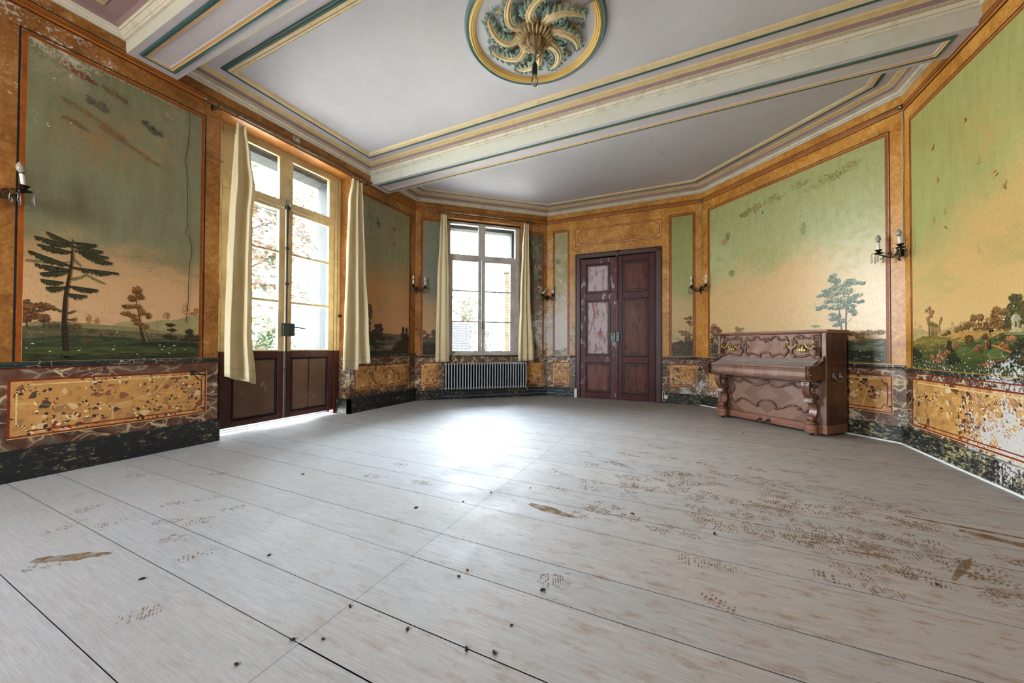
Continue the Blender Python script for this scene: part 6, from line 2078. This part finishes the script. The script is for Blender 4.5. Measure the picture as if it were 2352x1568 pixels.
# ------------------------------------------------------------------ upright piano
def piano():
    Mx = WCD.mat(1.572, 0, .125, radians(3.0))
    T = thing('piano', 'carved walnut upright piano with closed lid and brass candle holders', 'piano', Mx)
    hw = .73
    yF = -.43           # front of the case
    wn, cv, sd, wl = M['walnut'], M['carved'], M['walnut_side'], M['walnut_leg']
    # back frame, a little inside the case
    b = MB()
    b.box((-.70, -.01, .04), (.70, .06, 1.22), M['piano_back'])
    for x in (-.64, -.32, 0, .32, .64):
        b.box((x - .045, .06, .04), (x + .045, .10, 1.20), M['piano_back'])
    b.build('back_frame', T)
    for s_ in (-1, 1):
        p = MB()
        x0, x1 = (hw - .045, hw) if s_ > 0 else (-hw, -hw + .045)
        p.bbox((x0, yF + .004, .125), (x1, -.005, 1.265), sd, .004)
        p.bbox((x0 - .002 if s_ > 0 else x0, yF - .006, .125), (x1 if s_ > 0 else x1 + .002, yF + .006, 1.265), wn, .004)
        o = p.build('side_panel', T)
        h = MB()
        hx = s_ * (hw + .012)
        h.tube(bez([(hx, -.30, .735), (hx + s_ * .02, -.30, .70), (hx + s_ * .03, -.26, .672), (hx + s_ * .03, -.20, .672), (hx + s_ * .02, -.16, .70), (hx, -.16, .735)], 4), [.007] * 6 + [.010] * 9 + [.007] * 6, M['steel'], 8)
        for y in (-.30, -.16):
            h.bbox((min(hx, s_ * hw), y - .018, .705), (max(hx, s_ * hw), y + .018, .775), M['steel'], .005)
        h.build('carrying_handle', o, 50)
    # top lid with moulded edge
    b = MB()
    prof = [(0, 1.262), (yF - .008, 1.262), (yF - .022, 1.270), (yF - .018, 1.279), (yF - .034, 1.287), (yF - .034, 1.300), (yF - .026, 1.305), (0, 1.305)]
    b.prism(prof, -hw - .025, hw + .025, M['walnut_lid'], 'X')
    b.build('top_lid', T, 40)
    # upper panel, key lid (fall), key slip, lower panel, plinth
    b = MB()
    b.bbox((-hw + .045, yF + .012, .935), (hw - .045, yF + .045, 1.262), M['chevron_up'], .003)
    up = b.build('upper_panel', T)
    b = MB()
    prof = [(-.665, .815)]
    for k in range(9):
        a = k / 8
        prof.append((-.665 + (.665 - .425) * (1 - cos(a * pi / 2)) ** .8 * 1.0, .848 + .092 * (a ** 2.4)))
    prof += [(yF + .03, .94), (yF + .03, .815)]
    b.prism([(q[0], q[1]) for q in prof], -.655, .655, M['walnut_dusty'], 'X')
    b.build('key_lid', T, 40)
    b = MB()
    prof = [(-.62, .69), (-.668, .69), (-.676, .697), (-.668, .705), (-.682, .712), (-.684, .722), (-.672, .730), (-.672, .785), (-.680, .792), (-.676, .800), (-.664, .806), (-.666, .818), (-.690, .824), (-.695, .834), (-.690, .845), (-.62, .848)]
    b.prism(prof, -.662, .662, wn, 'X')
    b.build('key_slip', T, 40)
    b = MB()
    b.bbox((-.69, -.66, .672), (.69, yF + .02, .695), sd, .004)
    b.bbox((-.66, -.62, .69), (.66, yF + .02, .82), sd, .004)
    b.build('key_bed', T)
    for s_ in (-1, 1):
        c = MB()
        x0, x1 = (.655, .722) if s_ > 0 else (-.722, -.655)
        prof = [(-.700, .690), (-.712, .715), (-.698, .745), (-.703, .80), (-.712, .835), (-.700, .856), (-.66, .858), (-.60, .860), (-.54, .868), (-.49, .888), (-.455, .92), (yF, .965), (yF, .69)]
        c.prism(prof, x0, x1, sd, 'X')
        ck = c.build('cheek', T, 40)
        c = MB()
        xm = (x0 + x1) / 2
        # carved front of the cheek and the curved carved stile above it
        c.bbox((x0 - .008, -.722, .676), (x1 + .008, -.60, .692), cv, .006)
        for k in range(5):
            z = .705 + k * .03
            for q in (-1, 1):
                c.tube([(xm, -.708, z), (xm + q * .016, -.724, z + .014), (xm + q * .030, -.712, z + .034)], [.006, .010, .003], cv, 6)
        c.tube([(xm, -.708, .70), (xm, -.722, .77), (xm, -.715, .85)], [.006, .007, .005], cv, 6)
        c.build('carving', ck, 60)
        c = MB()
        path = bez([(xm, -.55, .866), (xm, -.50, .884), (xm, -.462, .915), (xm, yF - .012, .965)], 5)
        for i in range(len(path) - 1):
            q = path[i]
            for sg in (-1, 1):
                c.tube([q, q + Vector((sg * .02, -.008, .010)), q + Vector((sg * .031, .0, .024))], [.007, .009, .003], cv, 6)
        c.tube(path, .006, cv, 6)
        c.build('carving', ck, 60)
        st = MB()
        xs = s_ * (hw - .085)
        st.bbox((xs - .032, yF - .004, .945), (xs + .032, yF + .03, 1.262), cv, .004)
        for q in (-.018, 0, .018):
            st.tube([(xs + q, yF - .006, 1.09), (xs + q, yF - .010, 1.15), (xs + q, yF - .006, 1.225)], .007, wn, 6)
            for k in range(6):
                st.ball((xs + q, yF - .010, 1.10 + k * .022), .0058, cv, 6)
        st.bbox((xs - .034, yF - .012, 1.232), (xs + .034, yF + .01, 1.262), cv, .005)
        for k in range(5):
            z = .975 + k * .022
            for q in (-1, 1):
                st.tube([(xs, yF - .008, z), (xs + q * .016, yF - .020, z + .010), (xs + q * .030, yF - .006, z + .030)], [.005, .010, .003], cv, 6)
        st.ball((xs, yF - .01, .965), .022, wn, 10, sq=(1.2, .7, .9))
        st.build('carved_stile', T, 60)
    b = MB()
    b.bbox((-hw + .045, yF + .03, .13), (hw - .045, yF + .06, .68), M['chevron'], .003)
    b.build('lower_panel', T)
    for s_ in (-1, 1):
        b = MB()
        x0, x1 = (.60, hw - .045) if s_ > 0 else (-hw + .045, -.60)
        b.bbox((x0, yF + .008, .13), (x1, yF + .04, .68), wn, .004)
        b.build('front_post', T)
    # scrolled mouldings laid on the panels
    def scroll(pts, r0, y, parent_mb, ends=True):
        p3 = bez([(p[0], y, p[1]) for p in pts], 6)
        n = len(p3)
        parent_mb.tube(p3, [1.75 * r0 * (.55 + .6 * sin(pi * (i + .5) / n)) for i in range(n)], cv, 7)
        if ends:
            for e in (p3[0], p3[-1]):
                parent_mb.ball((e.x, y - .004, e.z), r0 * 2.3, cv, 8, sq=(1, .7, 1))
    def tuft(x, z, y, mb_, ang=0.0, k=5, l=.028):
        for i in range(k):
            a = ang + (i - (k - 1) / 2) * .55
            d = Vector((sin(a), 0, cos(a)))
            c = Vector((x, y, z))
            mb_.tube([c, c + d * l * .55 + Vector((0, -.007, 0)), c + d * l], [.005, .007, .002], cv, 6)
    yU = yF + .010
    m_ = MB()
    # centre cartouche
    for s_ in (-1, 1):
        scroll([(s_ * .03, 1.205), (s_ * .055, 1.185), (s_ * .085, 1.20), (s_ * .10, 1.225), (s_ * .145, 1.225), (s_ * .175, 1.195)], .008, yU, m_)
        scroll([(s_ * .165, 1.215), (s_ * .19, 1.185), (s_ * .235, 1.185), (s_ * .265, 1.21)], .007, yU, m_)
        scroll([(s_ * .255, 1.205), (s_ * .285, 1.19), (s_ * .29, 1.15), (s_ * .27, 1.115), (s_ * .262, 1.10)], .008, yU, m_)
        scroll([(s_ * .255, 1.085), (s_ * .285, 1.06), (s_ * .285, 1.02), (s_ * .25, .985)], .009, yU, m_)
        scroll([(s_ * .255, .995), (s_ * .225, .975), (s_ * .20, .995), (s_ * .15, .985), (s_ * .10, .96), (s_ * .075, .955)], .007, yU, m_)
        scroll([(s_ * .075, .965), (s_ * .062, .995), (s_ * .03, 1.012), (0, 1.014)], .008, yU, m_)
        for x, z, a in ((.16, 1.21, .5), (.265, 1.205, .8), (.262, 1.09, -1.4), (.25, .985, 2.2), (.08, .96, 2.6)):
            tuft(s_ * x, z, yU, m_, s_ * a, 5, .03)
    tuft(0, 1.175, yU, m_, pi, 5, .03)
    tuft(0, 1.185, yU, m_, 0, 5, .035)
    # side cartouches
    for c in (-.475, .475):
        for s_ in (-1, 1):
            o = s_ if c > 0 else -s_
            scroll([(c + s_ * .10, 1.225), (c + s_ * .06, 1.20), (c + s_ * .02, 1.21)], .007, yU, m_)
        f = 1 if c > 0 else -1
        scroll([(c - f * .125, 1.185), (c - f * .095, 1.225), (c - f * .04, 1.235), (c - f * .01, 1.205)], .008, yU, m_)
        scroll([(c - f * .12, 1.18), (c - f * .09, 1.165), (c - f * .08, 1.13), (c - f * .10, 1.10)], .008, yU, m_)
        scroll([(c - f * .10, 1.09), (c - f * .135, 1.05), (c - f * .14, 1.01), (c - f * .11, .972)], .009, yU, m_)
        scroll([(c - f * .115, .98), (c - f * .06, .965), (c, .97), (c + f * .06, .99), (c + f * .10, .975)], .008, yU, m_)
        scroll([(c + f * .11, 1.20), (c + f * .135, 1.17), (c + f * .125, 1.13), (c + f * .10, 1.10)], .009, yU, m_)
        scroll([(c + f * .10, 1.08), (c + f * .13, 1.05), (c + f * .135, 1.0), (c + f * .11, .975)], .008, yU, m_)
        for x, z, a in ((-.01, 1.215, .3), (.115, 1.21, .8), (-.11, 1.185, -1.2), (-.10, .975, -2.3), (.12, .975, 2.3)):
            tuft(c + f * x, z, yU, m_, f * a, 5, .028)
    m_.build('scroll_moulding', up, 60)
    yL = yF + .026
    m_ = MB()
    for s_ in (-1, 1):
        scroll([(s_ * .02, .60), (s_ * .05, .565), (s_ * .14, .545), (s_ * .24, .575), (s_ * .32, .605), (s_ * .36, .585)], .008, yL, m_)
        scroll([(s_ * .35, .60), (s_ * .40, .565), (s_ * .45, .575), (s_ * .50, .595)], .007, yL, m_)
        scroll([(s_ * .505, .585), (s_ * .49, .53), (s_ * .475, .47), (s_ * .50, .41), (s_ * .525, .375)], .008, yL, m_)
        scroll([(s_ * .52, .39), (s_ * .53, .33), (s_ * .50, .275), (s_ * .45, .262), (s_ * .41, .30)], .009, yL, m_)
        scroll([(s_ * .42, .29), (s_ * .37, .32), (s_ * .28, .31), (s_ * .19, .26), (s_ * .13, .255)], .008, yL, m_)
        scroll([(s_ * .125, .25), (s_ * .115, .30), (s_ * .07, .335), (s_ * .02, .34), (0, .34)], .008, yL, m_, s_ < 0)
        for x, z, a in ((.34, .60, .7), (.505, .60, .8), (.41, .295, 2.5), (.13, .255, 2.7), (.52, .385, 1.6)):
            tuft(s_ * x, z, yL, m_, s_ * a, 5, .032)
    tuft(0, .59, yL, m_, 0, 7, .045)
    tuft(0, .60, yL, m_, pi, 5, .035)
    m_.build('scroll_moulding', [o for o in T.children if o.name.startswith('lower_panel')][0], 60)
    # plinth: long board set back, rounded blocks under the consoles
    b = MB()
    b.bbox((-.56, yF - .012, .035), (.56, -.02, .135), M['walnut_lid'], .006)
    for s_ in (-1, 1):
        x0, x1 = (.535, hw + .012) if s_ > 0 else (-hw - .012, -.535)
        # outline in plan: straight flank, rounded nose under the console
        xa, xb = (.535, .665) if s_ > 0 else (-.665, -.535)
        cxm, rr = (xa + xb) / 2, .07
        plan = [(xa, -.02), (xa, yF - .065)]
        plan += [(cxm - rr * cos(a), yF - .065 - rr * .75 * sin(a)) for a in [pi * k / 10 for k in range(1, 10)]]
        plan += [(xb, yF - .065), (xb, yF - .04), (xb + (.02 if s_ > 0 else 0), yF - .02)]
        if s_ > 0:
            plan += [(x1, yF - .02), (x1, -.02)]
        else:
            plan = [(x0, -.02), (x0, yF - .02), (xa - .0, yF - .03)] + plan[1:-1] + [(xb, -.02)]
        for z0, z1, g in ((.035, .128, 0), (.128, .140, -.004)):
            b.prism([(p[0], p[1]) for p in plan], z0, z1, M['walnut_lid'], 'Z')
    b.build('plinth', T, 35)
    # scrolled console legs
    for s_ in (-1, 1):
        l = MB()
        xm = s_ * .600
        w = .042
        # foot, lower S curve, volutes, upper bracket
        l.bbox((xm - .05, yF - .105, .138), (xm + .05, yF + .01, .162), wl, .008)
        l.bbox((xm - .042, yF - .098, .160), (xm + .042, yF - .01, .185), cv, .008)
        def ribbon(pts, th):
            p = bez([(q[0], q[1]) + (0,) for q in pts], 6)
            n = len(p)
            rings = []
            for i in range(n):
                t = (p[min(i + 1, n - 1)] - p[max(i - 1, 0)]).normalized()
                nn = Vector((-t.y, t.x, 0))
                k = th[0] + (th[1] - th[0]) * i / (n - 1) if len(th) == 2 else th[0]
                a_, b_ = p[i] + nn * k / 2, p[i] - nn * k / 2
                rings.append([(xm - w, a_.x, a_.y), (xm + w, a_.x, a_.y), (xm + w * .9, b_.x, b_.y), (xm, b_.x - .0, b_.y), (xm - w * .9, b_.x, b_.y)])
            l.loft(rings, wl, True, True, True)
        ribbon([(yF - .085, .205), (yF - .045, .22), (yF - .018, .275), (yF - .012, .335), (yF - .035, .39), (yF - .075, .425), (yF - .105, .435)], (.034, .040))
        ribbon([(yF - .06, .445), (yF - .10, .49), (yF - .148, .535), (yF - .165, .60), (yF - .158, .655), (yF - .15, .672)], (.040, .055))
        def volute(y, z, r, m=wl):
            l.lathe([(.0, xm - w * 1.08), (r * .8, xm - w * 1.08), (r, xm - w * .95), (r, xm + w * .95), (r * .8, xm + w * 1.08), (.0, xm + w * 1.08)], m, 14, (0, y, z), 'X')
        volute(yF - .082, .212, .030)
        volute(yF - .115, .425, .026, M['walnut_dusty'])
        volute(yF - .035, .475, .036, cv)
        volute(yF - .05, .605, .022, cv)
        # acanthus leaf lying down the front of the bracket
        for k in range(6):
            z = .51 + k * .028
            yy = yF - .105 - .055 * sin(min(1, k / 3.5) * pi / 2)
            for q in (-1, 1):
                l.tube([(xm, yy - .018, z), (xm + q * .022, yy - .024, z - .010), (xm + q * .043, yy - .004, z - .028)], [.008, .011, .003], cv, 6)
        l.tube(bez([(xm, yF - .09, .48), (xm, yF - .15, .54), (xm, yF - .185, .60), (xm, yF - .18, .668)], 4), .008, cv, 6)
        l.bbox((xm - .05, yF - .19, .66), (xm + .05, yF - .02, .676), cv, .005)
        for k in range(3):
            l.tube([(xm, yF - .03, .50 + .03 * k), (xm + .03, yF - .05, .52 + .03 * k), (xm + .045, yF - .06, .50 + .03 * k)], [.008, .010, .003], cv, 6)
        l.build('leg', T, 50)
        c = MB()
        c.lathe([(.0, xm - .014), (.020, xm - .014), (.023, xm - .008), (.023, xm + .008), (.020, xm + .014), (.0, xm + .014)], M['iron'], 14, (0, yF - .07, .0232), 'X')
        c.bbox((xm - .022, yF - .085, .022), (xm + .022, yF - .055, .037), M['iron'], .003)
        c.build('castor', T, 50)
        c = MB()
        c.lathe([(.0, s_ * .66 - .014), (.023, s_ * .66 - .010), (.023, s_ * .66 + .010), (.0, s_ * .66 + .014)], M['iron'], 14, (0, -.06, .0232), 'X')
        c.bbox((s_ * .66 - .02, -.075, .022), (s_ * .66 + .02, -.045, .04), M['iron'], .003)
        c.build('castor', T, 50)
    # pedals
    for x in (-.055, .055):
        p = MB()
        p.tube(bez([(x, yF - .005, .078), (x, yF - .05, .074), (x, yF - .085, .062), (x, yF - .105, .058)], 4), [.010] * 4 + [.013] * 5 + [.017] * 3 + [.010], M['iron'], 9, flat=.45)
        p.bbox((x - .022, yF - .016, .055), (x + .022, yF - .010, .10), M['iron'], .002)
        p.build('pedal', T, 50)
    # brass candle holders swung against the upper panel
    for c, off in ((-.475, 0), (.475, 0)):
        h = MB()
        y = yF - .004
        h.bbox((c - .022, y - .016, 1.055), (c + .022, y + .004, 1.115), M['steel'], .004)
        for k in range(5):
            h.tube([(c + (k - 2) * .016, y - .02, 1.07), (c + (k - 2) * .02, y - .026, 1.045), (c + (k - 2) * .018, y - .022, 1.022)], [.006, .008, .003], M['brass'], 6)
        for s_ in (-1, 1):
            h.tube(bez([(c + s_ * .015, y - .018, 1.075), (c + s_ * .018, y - .03, 1.115), (c + s_ * .045, y - .04, 1.128), (c + s_ * .075, y - .045, 1.09), (c + s_ * .11, y - .045, 1.072), (c + s_ * .14, y - .045, 1.09), (c + s_ * .148, y - .045, 1.118)], 5), .0075, M['brass'], 8)
            h.tube(bez([(c + s_ * .02, y - .02, 1.06), (c + s_ * .045, y - .03, 1.075), (c + s_ * .052, y - .03, 1.10), (c + s_ * .04, y - .028, 1.105)], 4), .005, M['brass'], 7)
            h.lathe([(.002, .0), (.016, .004), (.022, .010), (.016, .012), (.010, .018), (.016, .03), (.019, .042), (.014, .054), (.008, .058), (.001, .059)], M['brass'], 12, (c + s_ * .148, y - .045, 1.112))
            h.lathe([(.001, .0), (.008, .004), (.005, .012)], M['brass'], 8, (c + s_ * .148, y - .045, 1.098))
        h.build('candle_holder', T, 50)
piano()
# ------------------------------------------------------------------ the garden outside the windows
mb = MB()
mb.box((-40, -25, -.75), (14, 45, -.62), M['bounce_ground'])
mb.build('ground', kind='structure')

def leafy_tree(x, y, h, r, n, label, cols, seed, lean=(0, 0), low=.25, group=None, leafsz=.12):
    rnd = random.Random(seed)
    T = thing('garden_tree', label, 'tree', Matrix.Translation((x, y, -.63)), group)
    b = MB()
    top = Vector((lean[0], lean[1], h * .75))
    b.tube(bez([(0, 0, 0), (lean[0] * .2, lean[1] * .2, h * .25), (lean[0] * .6, lean[1] * .6, h * .5), tuple(top)], 5), [.16 * r / 2.4 * (1 - .055 * i) + .01 for i in range(16)], M['bark'], 9)
    tips = []
    for k in range(13):
        a = rnd.uniform(0, 2 * pi)
        z = h * rnd.uniform(low, .72)
        s = Vector((lean[0] * z / h, lean[1] * z / h, z))
        e = s + Vector((cos(a) * r * rnd.uniform(.55, .95), sin(a) * r * rnd.uniform(.55, .95), h * rnd.uniform(.02, .28)))
        m_ = s.lerp(e, .5) + Vector((0, 0, h * .03))
        pts = bez([s, m_, e], 4)
        b.tube(pts, [.05 * r / 2.4 * (1 - .1 * i) + .006 for i in range(len(pts))], M['bark'], 6)
        tips += pts[3:]
    b.build('trunk', T, 60)
    f = MB()
    clumps = [(t, rnd.uniform(.25, .55) * r / 2.2) for t in tips] + [(top + Vector((rnd.uniform(-.5, .5) * r, rnd.uniform(-.5, .5) * r, rnd.uniform(-.1, .25) * h)), rnd.uniform(.3, .6) * r / 2.2) for _ in range(16)]
    for i in range(n):
        c, cr = clumps[rnd.randrange(len(clumps))]
        p = c + Vector((rnd.gauss(0, .55) * cr, rnd.gauss(0, .55) * cr, rnd.gauss(0, .4) * cr))
        u = Vector((rnd.gauss(0, 1), rnd.gauss(0, 1), rnd.gauss(0, .6))).normalized()
        v = u.orthogonal().normalized()
        s = leafsz * rnd.uniform(.5, 1.2)
        base = lin(rnd.choice(cols))
        q = rnd.uniform(.05, .15)
        f.poly([p - u * s, p + v * s * .45, p + u * s, p - v * s * .45], M['leaves_rust'], (base[0] * q, base[1] * q, base[2] * q, 1))
    f.build('crown', T)
    return T
RUST = ['#c48a62', '#b57a58', '#d1a27c', '#a98a70', '#7f9466', '#8f8a78']
GREEN = ['#6f8f52', '#86a565', '#5c7a4a', '#9bb07a', '#b79a70']
leafy_tree(-13.2, 5.9, 8.4, 2.8, 3600, 'rust leaved garden tree seen through the glazed door', RUST, 31, (.6, -.5), .2)
leafy_tree(-9.3, 8.9, 6.4, 1.9, 3000, 'leaning green leaved garden tree near the stone jamb of the glazed door', GREEN, 32, (-.6, 1.0), .15)
leafy_tree(-18.5, 13.5, 11.0, 3.2, 2600, 'tall pale rust tree standing farther off in the garden', RUST + ['#c9b59c'], 33, (0, .8), .2)
leafy_tree(-8.2, 4.6, 2.3, .9, 1500, 'low green garden bush outside the glazed door', GREEN, 34, (0, 0), .12, None, .07)
leafy_tree(-15.0, 23.0, 6.4, 2.2, 1500, 'small rust and green tree behind the tiled roof outside the far window', ['#c79268', '#8f9a80', '#6f9a62', '#b07f5c'], 35, (0, 0), .3)
leafy_tree(-9.35, 16.6, 3.0, 1.1, 2200, 'grey ivy mound beside the tiled roof outside the far window', ['#8b8f90', '#a39a92', '#77807f', '#b3a596'], 36, (0, 0), .1, None, .06)

# low outbuilding with a pale tiled roof
T = thing('outbuilding', 'low outbuilding with pale fish scale roof tiles outside the far window', 'outbuilding', Matrix.Translation((-12.2, 17.2, -.63)) @ Matrix.Rotation(radians(33), 4, 'Z'))
b = MB()
b.box((-1.9, .2, 0), (1.25, 3.4, 1.1), M['stone'])
b.build('wall', T)
b = MB()
nx, nz = 22, 15
sl = Vector((0, 1.5, 2.25))
for j in range(nz):
    for i in range(nx):
        w = 3.3 / nx
        x = -2.0 + (i + (.5 if j % 2 else 0)) * w
        o = Vector((x, .05, .95)) + sl * (j / nz)
        up = sl * (1.25 / nz)
        ov = Vector((0, -.035, .02))
        b.poly([o + ov + Vector((w * .5, 0, 0)) - sl * .012, o + ov + Vector((w * .93, 0, 0)) + sl * .012, o + Vector((w, 0, 0)) + up, o + up, o + ov + Vector((w * .07, 0, 0)) + sl * .012], M['roof_tile'])
b.poly([(-2.0, .09, .95), (1.35, .09, .95), (1.35, 1.64, 3.23), (-2.0, 1.64, 3.23)], M['hedge_stone'])
b.poly([(1.35, 3.4, .95), (-2.0, 3.4, .95), (-2.0, 1.64, 3.23), (1.35, 1.64, 3.23)], M['hedge_stone'])
b.build('roof', T)
# brick pier at the window's edge


b = MB()
for k in range(40):
    z = -.63 + k * .12
    b.bbox((-.30, -.30, z), (.30, .30, z + .108), M['brick'], .01)
b.box((-.285, -.285, -.63), (.285, .285, 4.17), M['stone'])
b.bbox((-.36, -.36, 4.17), (.36, .36, 4.32), M['stone'], .02)
tag(b.build('brick_pier', M=Matrix.Translation((-6.62, 14.0, 0)) @ Matrix.Rotation(radians(25), 4, 'Z')), 'tall old brick pier at the edge of the far window view', 'pier')
